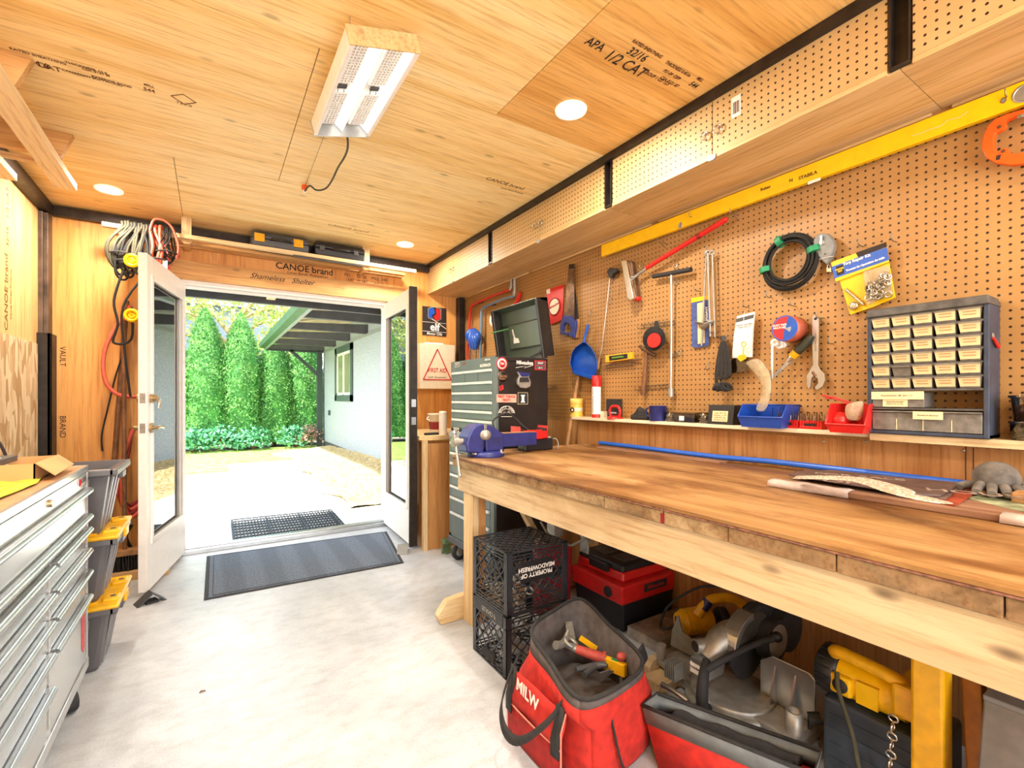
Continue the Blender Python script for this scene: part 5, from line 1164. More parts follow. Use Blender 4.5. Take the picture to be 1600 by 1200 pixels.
# gloves and cork block at the right edge
M_glove = plain('grey_glove', '#6d6760', .85, 0, .25, 25, .5)
def glove(label, c, ang, s=1.0, dome=.06):
    g = thing('work_glove', label, 'glove', c, (0, 0, ang), group='grey work gloves on the bench')
    mb = MB(); mb.ball((0, 0, dome*.5), .055*s, 18, (1.25, .95, dome/.11)); 
    mb.build('palm', M_glove, g)
    for k in range(4):
        y = -.036+.024*k; L_ = (.075, .09, .085, .065)[k]*s; mb = MB()
        mb.tube([(.035, y*.8, .03), (.035+L_*.5, y*1.15, .026), (.035+L_, y*1.35, .014)], [.014, .0125, .0105], 10, sm=3); mb.build('finger', M_glove, g)
    mb = MB(); mb.tube([(.0, -.035, .022), (.02, -.07, .02), (.045, -.085, .014)], [.016, .013, .011], 10, sm=3); mb.build('thumb', M_glove, g)
    mb = MB(); mb.tube([(-.04, 0, .026), (-.085, .005, .02)], [.036, .04], 14); mb.build('cuff', M_glove, g); return g
zg = BZ+.0225
p = PZ(1555, 775, zg); glove('grey work glove humped up on the bench beside the sign panels', (p.x+.06, p.y+.01, zg), math.radians(195), 1.05, .095)
p = PZ(1580, 772, zg); glove('grey work glove lying flat at the right edge of the bench', (p.x+.035, p.y-.085, zg), math.radians(150), .95, .045)
p = PZ(1600, 788, zg); t = thing('cork_block', 'small tan cork block by the grey gloves', 'block', (p.x+.03, p.y-.02, zg)); mb = MB(); mb.box(-.03, -.045, 0, .03, .045, .03); mb.build('block', M_handle, t, bevel=.004)
slab('printed_card', 'green and white printed card under the grey gloves', 'card', [(1510, 778), (1560, 768), (1640, 790), (1620, 805)], BZ+.0212, .001, plain('green_print', '#b9c29a', .5, 0, .5, 9))

# ---------------------------------------------------------------- grey tool chest with open lid
TX0, TX1, TY0, TY1, TZ0, TZ1 = 1.51, 1.915, 2.55, 3.205, .965, 1.462
def pull(mb, x, y0, y1, z, h=.019):
    mb.prism([(x, y0, z), (x-.014, y0, z+.003), (x-.014, y0, z+h), (x, y0, z+h)], (0, y1-y0, 0))
def chest(name, label, x0, x1, z0, z1, rows, base=None):
    t = thing(name, label, 'tool chest', ((x0+x1)/2, (TY0+TY1)/2, base if base is not None else z0))
    mb = MB(); mb.box(x0+.004, TY0, z0, x1, TY0+.003, z1); mb.box(x0+.004, TY1-.003, z0, x1, TY1, z1); mb.box(x1-.003, TY0, z0, x1, TY1, z1); mb.box(x0+.004, TY0, z0, x1, TY1, z0+.004)
    mb.build('side_shell', M_black if 0 else plain('chest_black', '#2a2624', .3, .2, .15, 8), t, True)
    mb = MB(); mb.box(x0, TY0-.001, z0, x0+.02, TY0+.045, z1); mb.box(x0, TY1-.035, z0, x0+.02, TY1, z1); mb.box(x0+.012, TY0, z0, x0+.02, TY1, z1); mb.box(x0, TY0, z0, x0+.02, TY1, z0+.02); mb.build('front_frame', M_grey, t, True, bevel=.002)
    for zz0, zz1, cols in rows:
        for c in range(cols):
            a = TY0+.045+c*(TY1-TY0-.08)/cols; b = TY0+.045+(c+1)*(TY1-TY0-.08)/cols
            mb = MB(); mb.box(x0-.001, a+.003, zz0, x0+.011, b-.003, zz1-.004); d = mb.build('drawer', plain('drawer_grey', '#64706f', .35, .1, .08, 5), t, True, bevel=.0015)
            mb = MB(); pull(mb, x0-.001, a+.003, b-.003, zz1-.023); mb.build('pull', M_white if 0 else plain('pull_alu', '#dadcd8', .4, .3, .05), d, True)
    return t
def zf(vv, u=740, X=TX0): return PX(u, vv, X).z
zz = [zf(v_) for v_ in (568, 586, 603, 622, 641, 660, 682)]
e1 = PX(740, 573, TX0).z
edges = [PX(740, v_, TX0).z for v_ in (580, 596, 611.5, 626, 640.5, 655, 672)]
chest_rows = [(PX(740, 597, TX0).z, PX(740, 578, TX0).z, 3)]+[(edges[i+1]-.0, edges[i]-.0, 1) for i in range(1, 6)]
TZ0 = PX(740, 676, TX0).z-.004
tc_ = chest('tool_chest', 'grey mechanics top chest with black sticker-covered side', TX0, TX1, TZ0, TZ1, chest_rows)
mb = MB(); mb.box(TX0-.001, TY0, TZ1-.075, TX0+.003, TY1, TZ1-.0); mb.build('top_band', M_grey, tc_, True)
mb = MB(); mb.box(TX0, TY0, TZ1-.03, TX1, TY1, TZ1-.026); mb.build('till', M_grey, tc_, True)
mb = MB(); mb.box(TX0-.001, TY0-.0015, TZ1-.006, TX1, TY0+.003, TZ1+.002); mb.build('rim', M_blackm, tc_, True)
def front_label(u, v_, w_, h_, mat, s=None, ts=.02, tm=None, root=tc_, X=TX0):
    p = PX(u, v_, X-.0018); mb = MB(); mb.box(p.x-.0008, p.y-w_/2, p.z-h_/2, p.x, p.y+w_/2, p.z+h_/2); o = mb.build('badge', mat, root, True)
    if s: text(s, ts, p-EX*.0015, TL, EZ, tm, o, 'print', .0004)
front_label(714, 570, .075, .032, M_wht); front_label(714, 570, .066, .024, M_dgrey, 'CRAFT', .018, M_wht); front_label(725, 568, .05, .02, M_brown)
front_label(762, 562, .06, .012, M_dgrey, 'SERIES 2000', .014, M_wht)
text('RADMEACH', .026, PX(758, 571, TX0-.003), TL, EZ, M_wht, tc_, 'lettering', .0012)
# side stickers (plane y = TY0)
SY_ = TY0-.0012
def PS(u, v_): return PY(u, v_, SY_)
def disc(u, v_, r, m, nm='sticker', par=None, off=0, n=28, sq=1):
    p = PS(u, v_); mb = MB(); mb.M = Matrix.Translation(p-EY*off) @ Matrix.Diagonal((1, 1, sq, 1)); mb.lathe([(0, -.0006), (r, -.0006), (r, 0)], n=n, axis=(0, 1, 0)); return mb.build(nm, m, par or tc_, True)
def patch(pix, m, nm='sticker', par=None, off=0):
    P_ = [PS(u, v_)-EY*off for u, v_ in pix]; mb = MB(); mb.prism(P_, (0, -.0005, 0)); return mb.build(nm, m, par or tc_, True)
def ptext(s, size, u, v_, m, par, off=.0012, b=.0003, xd=EX, sx=1): text(s, size, PS(u, v_)-EY*off, xd, EZ, m, par, 'print', b, sx=sx)
s1 = disc(784.5, 568.5, .042, M_redink); disc(784.5, 568.5, .034, M_wht, 'ring', s1, .0004); disc(784.5, 568.5, .024, M_redink, 'core', s1, .0008); ptext('TIM', .018, 784.5, 568.5, M_wht, s1, .0018)
s2 = patch([(806, 563), (833, 560), (834, 571), (807, 577)], M_black, 'sticker'); ptext('Milwaukee', .034, 820, 567, M_wht, s2, .0012, .0008, sx=.9)
mb = MB(); mb.tube([PS(806, 574.5)-EY*.001, PS(822, 572)-EY*.001, PS(819, 575)-EY*.001, PS(833, 570.5)-EY*.001], .0016, 4); mb.build('lightning', M_wht, s2, True)
s3 = patch([(835.5, 563), (853, 564), (853, 578.5), (835.5, 578)], M_redink); patch([(837, 564.5), (851.5, 565.5), (851.5, 577), (837, 576.5)], M_dgrey, 'inner', s3, .0004); ptext('SHOP', .017, 844.3, 567.5, M_wht, s3, .001); ptext('TOUGH TOOLS', .010, 844.3, 571.5, M_redp, s3, .001); ptext('EST 19', .011, 844.3, 575, M_wht, s3, .001)
s4 = disc(785, 589, .036, M_rust, sq=1.05); disc(785, 589, .032, M_black, 'inner', s4, .0004, sq=1.05); ptext('COORS', .021, 785, 588, M_handle, s4, .001); ptext('BANQUET', .011, 785, 592, M_handle, s4, .001)
s5 = patch([(779.5, 604), (786, 601), (787, 608), (781, 611)], M_redink); ptext('R', .025, 783, 606, M_black, s5)
s6 = patch([(776, 616), (807, 616), (807, 629), (776, 628.5)], plain('salmon_sticker', '#e8b09a', .6)); ptext('FIRST THINGS', .022, 791.5, 619.8, M_redink, s6, .001, .0009, sx=.95); ptext('FIRST!', .022, 791.5, 625.3, M_redink, s6, .001, .0009)
s7 = patch([(809, 613), (825, 613.5), (825, 632), (809, 631.5)], M_blackm); patch([(813.5, 617), (820.5, 617), (819, 620), (819, 626), (820.5, 629), (813.5, 629), (815, 626), (815, 620)], M_wht, 'emblem', s7, .0004)
for k in range(7):
    for u0, v0, u1, v1 in ((809+k*2.3, 613, 810.3+k*2.3, 613.8), (809+k*2.3, 631, 810.3+k*2.3, 631.8)): patch([(u0, v0), (u1, v0), (u1, v1), (u0, v1)], M_paper, 'stitch', s7, .0004)
    for uu in (809, 824.2): patch([(uu, 614.5+k*2.5), (uu+.7, 614.5+k*2.5), (uu+.7, 616+k*2.5), (uu, 616+k*2.5)], M_paper, 'stitch', s7, .0004)
mb = MB(); arcp = [PS(791.5+12.5*math.cos(a), 646-11.5*math.sin(a))-EY*.0008 for a in [math.pi*k/12 for k in range(13)]]; mb.tube(arcp, .0016, 4); arcp2 = [PS(791.5+8.5*math.cos(a), 646-7*math.sin(a))-EY*.0008 for a in [math.pi*k/12 for k in range(13)]]; mb.tube(arcp2, .0012, 4); mb.tube([PS(783, 651)-EY*.0008, PS(800, 651)-EY*.0008], .0018, 4); s8 = mb.build('sticker', M_wht, tc_, True)
for k, ch in enumerate('SHIFTY SANDY'):
    a = math.pi*(1-(k+.7)/12.4); text(ch, .017, PS(791.5+10.5*math.cos(a), 646-9.3*math.sin(a))-EY*.0012, Vector((math.sin(a), 0, -math.cos(a))), Vector((math.cos(a), 0, math.sin(a))), M_wht, s8, 'print', .0004)
mb = MB(); mb.prism([PS(u, v_)-EY*.0008 for u, v_ in ((784, 647), (788, 642.5), (791, 645), (795, 641), (799, 647))], (0, -.0005, 0)); mb.build('mountain', M_castalu, s8, True)
# bottle opener shape on the side
bo = thing('bottle_opener', 'wall bottle opener with dark cap catcher on the black chest side', 'bottle opener', PS(816, 605))
mb = MB(); mb.prism([PS(u, v_) for u, v_ in ((806, 581), (815, 583), (826, 583), (824, 589), (827, 597), (826, 604), (820, 607), (811, 606), (806.5, 601), (806, 595), (809, 588))], (0, -.022, 0)); mb.build('body', M_castalu, bo, True, bevel=.004)
mb = MB(); mb.prism([PS(u, v_)-EY*.0225 for u, v_ in ((806, 580.5), (815, 582.5), (826, 583), (822, 588.5), (812, 588.5))], (0, -.002, 0)); mb.build('blue_top', M_vise, bo, True)
mb = MB(); mb.prism([PS(u, v_)-EY*.0225 for u, v_ in ((809, 590), (822, 590), (824, 597), (809, 597.5))], (0, -.002, 0)); mb.build('opening', M_blackm, bo, True)
# the raised lid: shallow pan hinged at the back
LH = .50
hx, hz_ = TX1-.03, TZ1+.012
t = thing('chest_lid', 'raised grey-green lid of the tool chest, tilted open toward the room', 'chest lid', (hx, TY0, hz_), (0, math.radians(-9), 0))
Wy = TY1-TY0; dp = .09
# lid pan: back plate at x=+dp, opening toward -x
M_lid = plain('lid_green_grey', '#5e6c5c', .3, .15, .08, 5); M_lidk = MATS['chest_black']
y0_, y1_ = -.0, Wy-.05; hL = .395
mb = MB(); mb.box(dp-.004, y0_, 0, dp, y1_, hL); mb.build('lid_panel', M_lid, t)
mb = MB(); mb.box(0, y0_, hL-.004, dp, y1_, hL); mb.prism([(0, y0_, hL), (dp, y0_, hL), (dp, y0_, hL-.03)], (0, y1_-y0_, 0)); mb.build('front_wall', M_lid, t)
for yy in (y0_, y1_-.004):
    mb = MB(); mb.box(0, yy, 0, dp, yy+.004, hL); mb.build('side_wall', M_lidk, t)
mb = MB(); mb.box(-.004, y0_-.002, -.01, .03, y0_+.02, hL+.002); mb.build('edge_rim', M_lidk, t, bevel=.004)
mb = MB(); mb.box(-.004, y1_-.03, -.01, .05, y1_+.002, hL+.002); mb.box(.0, y0_, hL-.006, .01, y1_, hL+.003); mb.build('edge_rim', M_lidk, t, bevel=.004)
mb = MB(); mb.box(dp-.016, .09, .085, dp-.004, y1_-.10, .27); mb.build('inner_panel', M_lid, t, bevel=.004)
mb = MB(); mb.box(dp-.03, .045, .10, dp-.004, .085, .27); mb.build('dark_slot', M_blackm, t)
mb = MB(); mb.box(dp-.02, .0, .262, dp-.003, y1_, .266); mb.box(dp-.02, .06, .078, dp-.003, y1_-.08, .082); mb.build('pressed_rib', M_blackm, t)
xx = dp-.0175; st = [(0, .075), (.045, .075), (.045, .035), (.02, .018), (.03, .0), (.0, -.002), (-.0, 0)]
yS = y1_-.20
mb = MB(); mb.prism([(xx-.001, yS+a*1.7, .125+b*1.25) for a, b in ((.018, .085), (.028, .085), (.026, .05), (.008, .03), (-.012, .028), (-.02, 0), (.028, 0))], (-.001, 0, 0)); mb.build('white_sticker', M_wht, t)
mb = MB(); mb.tube([(-.02, y1_-.005, .23), (dp-.03, y1_-.12, .24)], .0055, 8); mb.tube([(-.01, y1_-.01, .22), (-.012, y1_-.015, .17)], .002, 5); mb.build('green_cord', plain('green_cord', '#4f8a4f', .5), t)
mb = MB(); mb.bar((0, .03, .03), (-.21, .03, -.03), .006, .016); mb.ball((.0, .03, .03), .014, 10); mb.build('lid_stay', M_blackm, t)

# rolling cabinet beneath
RX0 = 1.495
zc1 = TZ0-.002
rows = []
gv = [(682, 700), (700, 716), (716, 735), (735, 757), (757, 783), (783, 812)]
zs_ = [PX(712, v_, RX0).z for v_ in (690, 706, 722, 740, 758, 776, 800, 836)]
rowsL = [(zs_[i+1], zs_[i], 1) for i in range(7)]
rc = chest('rolling_cabinet', 'grey rolling tool cabinet on casters under the top chest', RX0, TX1+.005, zs_[7]-.02, zc1, rowsL, 0)
front_label(713, 671.5, .085, .03, M_wht, root=rc, X=RX0); front_label(713, 671.5, .075, .022, M_dgrey, 'CRAFT', .02, M_wht, root=rc, X=RX0)
mb = MB(); mb.box(RX0, TY0, zc1-.004, TX1, TY1, zc1-.0005); mb.box(RX0-.001, TY0, zc1-.045, RX0+.004, TY1, zc1); mb.build('top_plate', M_lgrey, rc, True)
zb__ = zs_[7]-.02
mb = MB(); mb.box(RX0-.01, TY0-.004, zb__-.05, TX1+.008, TY1+.004, zb__); mb.build('base_bumper', M_dgrey, rc, True, bevel=.006)
for x in (RX0+.05, TX1-.05):
    for y in (TY0+.06, TY1-.06):
        rz_ = (zb__-.05)/2*.86; mb = MB(); mb.lathe([(.0, -.016), (rz_*.9, -.016), (rz_, -.011), (rz_, .011), (rz_*.9, .016), (0, .016)], (x, y, rz_), 24, (0, 1, 0)); cw_ = mb.build('caster_wheel', M_rubber, rc, True)
        mb = MB(); mb.lathe([(0, -.0175), (rz_*.5, -.0175), (rz_*.5, .0175), (0, .0175)], (x, y, rz_), 16, (0, 1, 0)); mb.build('hub', M_lgrey, cw_, True)
        mb = MB(); mb.box(x-.02, y-.022, rz_, x+.02, y-.018, zb__-.05); mb.box(x-.02, y+.018, rz_, x+.02, y+.022, zb__-.05); mb.build('caster_fork', M_castalu, rc, True)
p = PZ(698, 864, 0); t = thing('green_brush', 'small green brush standing on the floor beside the rolling cabinet', 'brush', (p.x, p.y, 0))
mb = MB(); rs = random.Random(1)
for k in range(40): a, r_ = rs.uniform(0, 6.28), rs.uniform(0, .03); mb.tube([(r_*math.cos(a), r_*math.sin(a), .08), (r_*1.5*math.cos(a), r_*1.5*math.sin(a), 0)], .003, 4)
mb.build('bristles', plain('brush_green', '#5f7a55', .8), t); mb = MB(); mb.box(-.03, -.03, .075, .03, .03, .11); mb.build('block', MATS['brush_green'], t, bevel=.004)

# corner counter behind the right door with things on it
kx0, ky0 = 1.40, 3.45
zk = PY(680, 681, ky0).z
t = thing('corner_counter', 'plywood counter unit in the corner between right door and tool chest', 'counter', (1.75, 3.9, 0))
mb = MB(); mb.box(kx0+.02, ky0+.02, 0, XR-.1, ky0+.038, zk-.06); mb.box(kx0+.02, ky0+.02, 0, kx0+.035, YF-.1, zk-.06); mb.build('side_panel', M_ply_r, t, True)
mb = MB(); mb.box(kx0-.005, ky0+.012, 0, kx0+.03, ky0+.05, zk-.035); mb.build('corner_post', M_pine_z, t, True)
mb = MB(); mb.prism([(kx0-.02, YF-.1, zk-.035), (kx0-.02, ky0+.06, zk-.035), (kx0+.06, ky0-.01, zk-.035), (XR-.1, ky0-.01, zk-.035), (XR-.1, YF-.1, zk-.035)], (0, 0, .035)); mb.build('countertop', M_pine_x, t, True, bevel=.003)
p = PY(683, 672, 3.75); t = thing('paint_tub', 'small cream plastic tub with dark red label on the corner counter', 'tub', (PY(683, 672, 3.75).x, 3.75, zk+.0005))
r = .075; mb = MB(); mb.lathe([(r*.82, 0), (r, .15), (r*1.06, .15), (r*1.06, .165), (0, .166)], n=28); mb.build('tub', M_cream, t)
mb = MB(); mb.lathe([(r*.86, .03), (r*.96, .095)], n=28); mb.build('label', M_dred, t)
mb = MB(); mb.tube([(-r*1.05, 0, .14), (-r*1.3, -.01, .12), (-r*1.1, -.03, .11)], .005, 6, sm=3); mb.build('handle', M_white, t)
px_ = PY(692, 672, 3.52); t = thing('spray_can', 'plain white spray can standing in front of the cream tub', 'spray can', (px_.x, 3.52, zk+.0005)); r = .032
mb = MB(); mb.lathe([(r*.97, 0), (r, .006), (r, .155), (r*.9, .165)], n=24); mb.build('can', M_lgrey if 0 else M_wht, t); mb = MB(); mb.lathe([(r*.92, .164), (r*.95, .168), (r*.9, .19), (0, .192)], n=24); mb.build('cap', M_wht, t)
t = thing('putty_knife', 'dark flat putty knife lying on the corner counter', 'tool', (kx0+.13, 3.55, zk+.0005)); mb = MB(); mb.box(-.09, -.02, 0, .03, .02, .018); mb.build('handle', M_blackm, t, bevel=.005); mb = MB(); mb.box(.03, -.025, .004, .12, .025, .006); mb.build('blade', M_castalu, t)
# first aid box and oil sign on the door wall
a, b = PY(656.5, 536, 4.25), PY(711, 608, 4.25)
t = thing('first_aid_cabinet', 'cream first aid wall box with a red triangle', 'first aid box', ((a.x+b.x)/2, 4.3, b.z)); w_, h_ = b.x-a.x, a.z-b.z
mb = MB(); mb.box(t.location.x-.05, YF-.004, 1.5, t.location.x+.05, YF+.001, 1.6); mb.build('wall_bracket', M_blackm, t, True)
mb = MB(); mb.box(a.x, 4.25, b.z, b.x, YF-.003, a.z); bx_ = mb.build('cabinet', M_cream, t, True, bevel=.004)
P_ = [PY(u, v_, 4.2475) for u, v_ in ((683.5, 545.5), (705, 593.5), (661.5, 593))]
mb = MB(); 
for k in range(3): mb.bar(P_[k], P_[(k+1) % 3], .002, .010, (P_[k]+P_[(k+1) % 3])*.5-(P_[0]+P_[1]+P_[2])/3)
mb.build('triangle', M_redink, t, True)
text('FIRST AID', .058, PY(683.5, 579, 4.2485), EX, EZ, M_redink, t, 'lettering', .0008, sx=.78); text('inov8   Occupational', .022, PY(683, 589.5, 4.2485), EX, EZ, M_dgrey, t, 'lettering', .0002)
a, b = PY(660, 478, YF-.004), PY(697, 526, YF-.004)
t = thing('oil_sign', 'black motor oil tin sign on the wall above the first aid box', 'sign', ((a.x+b.x)/2, YF-.004, b.z))
mb = MB(); mb.box(a.x, YF-.008, b.z, b.x, YF-.001, a.z); mb.build('plate', M_inkb, t, True)
def pb(u, v_, o=.009): return PY(u, v_, YF-o)
mb = MB(); mb.prism([pb(670, 483), pb(677.5, 480), pb(679.5, 489), pb(674, 493), pb(677, 499.5), pb(669.5, 494.5)], (0, -.001, 0)); mb.build('blue_emblem', M_blue, t, True)
mb = MB(); mb.prism([pb(681, 482), pb(688, 484.5), pb(688, 498), pb(681, 501.5), pb(677.5, 495), pb(682, 491)], (0, -.001, 0)); mb.build('red_emblem', M_redp, t, True)
mb = MB(); mb.tube([pb(669, 482, .0095), pb(678.5, 479, .0095), pb(689, 483.5, .0095), pb(689, 499, .0095), pb(681, 502.5, .0095), pb(669, 496, .0095)], .0014, 4, True); mb.build('white_outline', M_wht, t, True)
text('elf', .105, pb(679.5, 511.5, .0095), EX, EZ, M_wht, t, 'lettering', .0025); text('Motor Oils', .036, pb(679, 521.8, .0095), EX, EZ, M_wht, t, 'lettering', .0004)
mb = MB(); mb.box(a.x, YF-.0094, pb(679, 504).z-.002, b.x, YF-.0085, pb(679, 504).z+.001); mb.box(a.x, YF-.0094, pb(679, 518.3).z-.002, b.x, YF-.0085, pb(679, 518.3).z+.001); mb.build('white_lines', M_wht, t, True)
c1, c2 = pb(675, 498, .02), pb(697, 514, .02); mb = MB(); mb.tube([c1, c2], .004, 6); mb.build('pale_stick', M_cream, t, True)
p = PY(677, 532, 4.3); t = thing('small_notebook', 'small white pad lying on top of the first aid box', 'pad', (p.x, 4.30, a.z*0+PY(656.5, 536, 4.25).z+.0005)); mb = MB(); mb.box(-.09, -.035, 0, .09, .04, .014); mb.build('pad', M_wht, t, bevel=.002)

# ---------------------------------------------------------------- under the bench
def lattice(mb, c, ux, uy, w, h, nd=6, th=.0035, wd=.0045):
    """diagonal bars clipped to a w x h panel"""
    c, ux, uy = Vector(c), Vector(ux), Vector(uy); st = w/nd; nrm = ux.cross(uy)
    for sg in (1, -1):
        k = -int(h/st)-1
        while k*st < w+h:
            x0 = k*st; # line x = x0 + s*y
            pts = []
            if sg == 1: ya_, yb2 = max(0, -x0), min(h, w-x0); f = lambda y: x0+y
            else: ya_, yb2 = max(0, x0-w), min(h, x0); f = lambda y: x0-y
            if yb2-ya_ > .004: mb.bar(c+ux*f(ya_)+uy*ya_, c+ux*f(yb2)+uy*yb2, th, wd, nrm.cross((ux+uy*sg).normalized()))
            k += 1
M_crt = plain('crate_black', '#303237', .32, 0, .1)
def crate(label, loc, rz, inv, nm='milk_crate'):
    t = thing(nm, label, 'milk crate', loc, (0, 0, rz), 'black milk crates under the bench'); W_, D_, H_ = .33, .30, .268; x, y = W_/2, D_/2
    fz = (lambda z: H_-z) if inv else (lambda z: z)
    mb = MB()
    for sx in (-1, 1):
        for sy in (-1, 1):
            mb.box(sx*x, sy*y, 0, sx*(x-.028), sy*(y-.005), H_); mb.box(sx*x, sy*y, 0, sx*(x-.005), sy*(y-.028), H_)
    for z0, z1 in ((0, .008), (.018, .023), (.032, .037), (H_-.008, H_), (H_-.02, H_-.015), (H_-.034, H_-.029), (H_-.06, H_-.054)):
        a_, b_ = sorted((fz(z0), fz(z1)))
        for s_ in (-1, 1):
            mb.box(-x, s_*y, a_, x, s_*(y-.006), b_); mb.box(s_*x, -y, a_, s_*(x-.006), y, b_)
    mb.build('frame', M_crt, t, bevel=.001)
    zb0, hh_ = (.045, H_-.115) if not inv else (.07, H_-.115)
    for s_ in (-1, 1):
        mb = MB(); lattice(mb, (-x+.028, s_*(y-.003), zb0), EX, EZ, W_-.056, hh_, 5, .004, .006); mb.build('side_lattice', M_crt, t)
        mb = MB(); lattice(mb, (s_*(x-.003), -y+.028, zb0), EY, EZ, D_-.056, hh_, 4, .004, .006); mb.build('side_lattice', M_crt, t)
    mb = MB(); zf_ = fz(.004); lattice(mb, (-x+.008, -y+.008, zf_), EX, EY, W_-.016, D_-.016, 6, .006, .007); mb.build('base_lattice', M_crt, t)
    mb = MB()
    if inv: mb.box(-.095, -y-.001, .125, .075, -y+.003, .215)
    else: mb.box(-x-.001, -y+.03, H_-.055, -x+.003, y-.03, H_-.008)
    pl_ = mb.build('name_plate', M_black, t)
    if inv: 
        W0 = t.matrix_basis; R0 = W0.to_3x3()
        text('PROPERTY OF\nMEADOWFRESH', .027, W0 @ Vector((-.01, -y-.0016, .17)), R0 @ -EX, R0 @ -EZ, M_wht, pl_, 'lettering', .0006)
    else:
        W0 = t.matrix_basis; R0 = W0.to_3x3(); text('ISLAND F', .03, W0 @ Vector((-x-.0016, 0, H_-.033)), R0 @ -EY, R0 @ -EZ, M_castalu, pl_, 'lettering', .0006)
        for q_ in range(3): pass
        mb = MB(); mb.box(-x-.003, -.05, .03, -x+.012, .05, .06); mb.build('handle_opening', M_blackm, t)
    return t
cx_, cy_ = 1.052+.165, 1.69+.15
crate('black milk crate full of parts, lower of the two stacked under the bench', (cx_, cy_, 0), 0, False)
crate('upside-down black milk crate with white lettering, upper of the two stacked', (cx_+.002, cy_, .2695), .01, True)
rs = random.Random(6)
t = thing('scrap_parts', 'heap of pale scrap hardware inside the lower milk crate', 'scrap', (cx_, cy_, .012)); mb = MB()
for k in range(26): 
    c = Vector((rs.uniform(-.11, .11), rs.uniform(-.1, .1), rs.uniform(.02, .12))); mb.cbox(c, (rs.uniform(.03, .07), rs.uniform(.03, .06), rs.uniform(.008, .03)), (rs.uniform(-1, 1), rs.uniform(-1, 1), rs.uniform(0, 3)))
tag(mb.build('scraps', M_lgrey, t), kind='stuff')
t = thing('scrap_parts', 'dark jumble of chains and cans inside the upper milk crate', 'scrap', (cx_, cy_, .30)); mb = MB()
for k in range(16): c = Vector((rs.uniform(-.12, .12), rs.uniform(-.11, .11), rs.uniform(.0, .05))); mb.torus(c, .018, .005, (rs.uniform(-1, 1), rs.uniform(-1, 1), rs.uniform(-1, 1)), 14, 5)
tag(mb.build('chains', M_castalu, t), kind='stuff')

# red and black stacking toolbox
t = thing('stacking_toolbox', 'red and black stacking toolbox with black lid under the bench', 'toolbox', (1.95, 1.89, .002))
mb = MB(); mb.frustum((0, 0, 0), (.37, .36), (.39, .38), .16); mb.build('lower_box', M_black, t, bevel=.01)
mb = MB(); mb.frustum((-.01, 0, .145), (.40, .39), (.41, .40), .10); mb.build('red_body', M_redp, t, bevel=.012)
mb = MB(); mb.frustum((.0, .02, .245), (.34, .36), (.32, .34), .045); mb.build('red_shoulder', M_redp, t, bevel=.01)
mb = MB(); mb.frustum((.0, .02, .29), (.33, .35), (.31, .33), .035); ld = mb.build('lid', M_black, t, bevel=.01)
for y in (-.06, .09): mb = MB(); mb.box(-.1, y-.05, .3252, .1, y+.05, .329); mb.build('lid_recess', M_dgrey, ld, bevel=.004)
mb = MB(); mb.box(-.185, -.06, .27, -.155, .08, .315); mb.build('latch', M_black, t, bevel=.005)
mb = MB(); mb.cyl((-.218, -.1, .19), (-.206, -.1, .19), .028); mb.build('axle_hole', M_blackm, t)
mb = MB(); mb.box(-.05, -.203, .185, .12, -.198, .225); pl_ = mb.build('name_plate', M_blackm, t); text('Milwaukee', .03, t.matrix_basis @ Vector((.035, -.2035, .205)), EX, EZ, M_redink, pl_, 'print', .0003)
t = thing('red_case', 'dark red case standing behind the milk crates', 'case', (1.62, 2.13, 0)); mb = MB(); mb.frustum((0, 0, 0), (.22, .10), (.24, .11), .36); mb.build('case', M_dred, t, bevel=.012); mb = MB(); mb.box(-.05, -.058, .2, .05, -.052, .26); mb.build('latch', M_black, t)
mb = MB(); pts = [PX(u, v_, 1.45) for u, v_ in ((845, 815), (862, 842), (880, 846), (892, 852), (905, 846), (917, 842), (925, 850))]; mb.tube(pts, .006, 6, sm=4); tag(mb.build('hanging_cord', M_castalu), 'grey cord looping under the bench above the milk crates', 'cord')
for (u, v_, s_, lb, m) in ((868, 828, .05, 'pale metal junction box fixed under the bench above the crates', M_castalu), (913, 845, .045, 'small green-grey rag caught under the bench', M_lgrey)):
    p = PX(u, v_, 1.6); t = thing('switch_box' if s_ == .05 else 'rag', lb, 'box' if s_ == .05 else 'rag', p); mb = MB()
    if s_ == .05: mb.box(-.03, -.03, -.03, .03, .03, .035); mb.box(-.034, -.034, -.034, -.03, .034, .038)
    else: mb.sheet([[Vector((0, -.03+.02*i+.006*math.sin(j*2+i), .03-.03*j)) for i in range(4)] for j in range(4)])
    mb.build('body', m, t, bevel=.003 if s_ == .05 else 0, solid=0 if s_ == .05 else .003)

# open red canvas tool bag
def loop(pts, n=10): return catmull(pts, n, True)
bagc = Vector((1.11, 1.285, 0)); t = thing('tool_bag', 'open red canvas tool bag with black handles in front of the milk crates', 'tool bag', bagc)
rim = [Vector(p) for p in ((.925, 1.07, .30), (.955, 1.26, .315), (1.0, 1.43, .335), (1.15, 1.485, .35), (1.30, 1.50, .355), (1.285, 1.32, .325), (1.245, 1.12, .30), (1.10, 1.06, .295))]
def scl(pts, sx, sy, z, dz=0): return [Vector(((p.x-bagc.x)*sx+bagc.x, (p.y-bagc.y)*sy+bagc.y, z if z is not None else p.z+dz)) for p in pts]
base_ = [Vector(p) for p in ((.98, 1.08, 0), (.95, 1.25, 0), (.97, 1.44, 0), (1.1, 1.475, 0), (1.25, 1.45, 0), (1.29, 1.3, 0), (1.27, 1.12, 0), (1.11, 1.07, 0))]
N_ = 6
def lofts(mb, L_):
    R_ = [catmull(l, N_, True) for l in L_]; R_ = [r+[r[0]] for r in R_]; mb.sheet(R_)
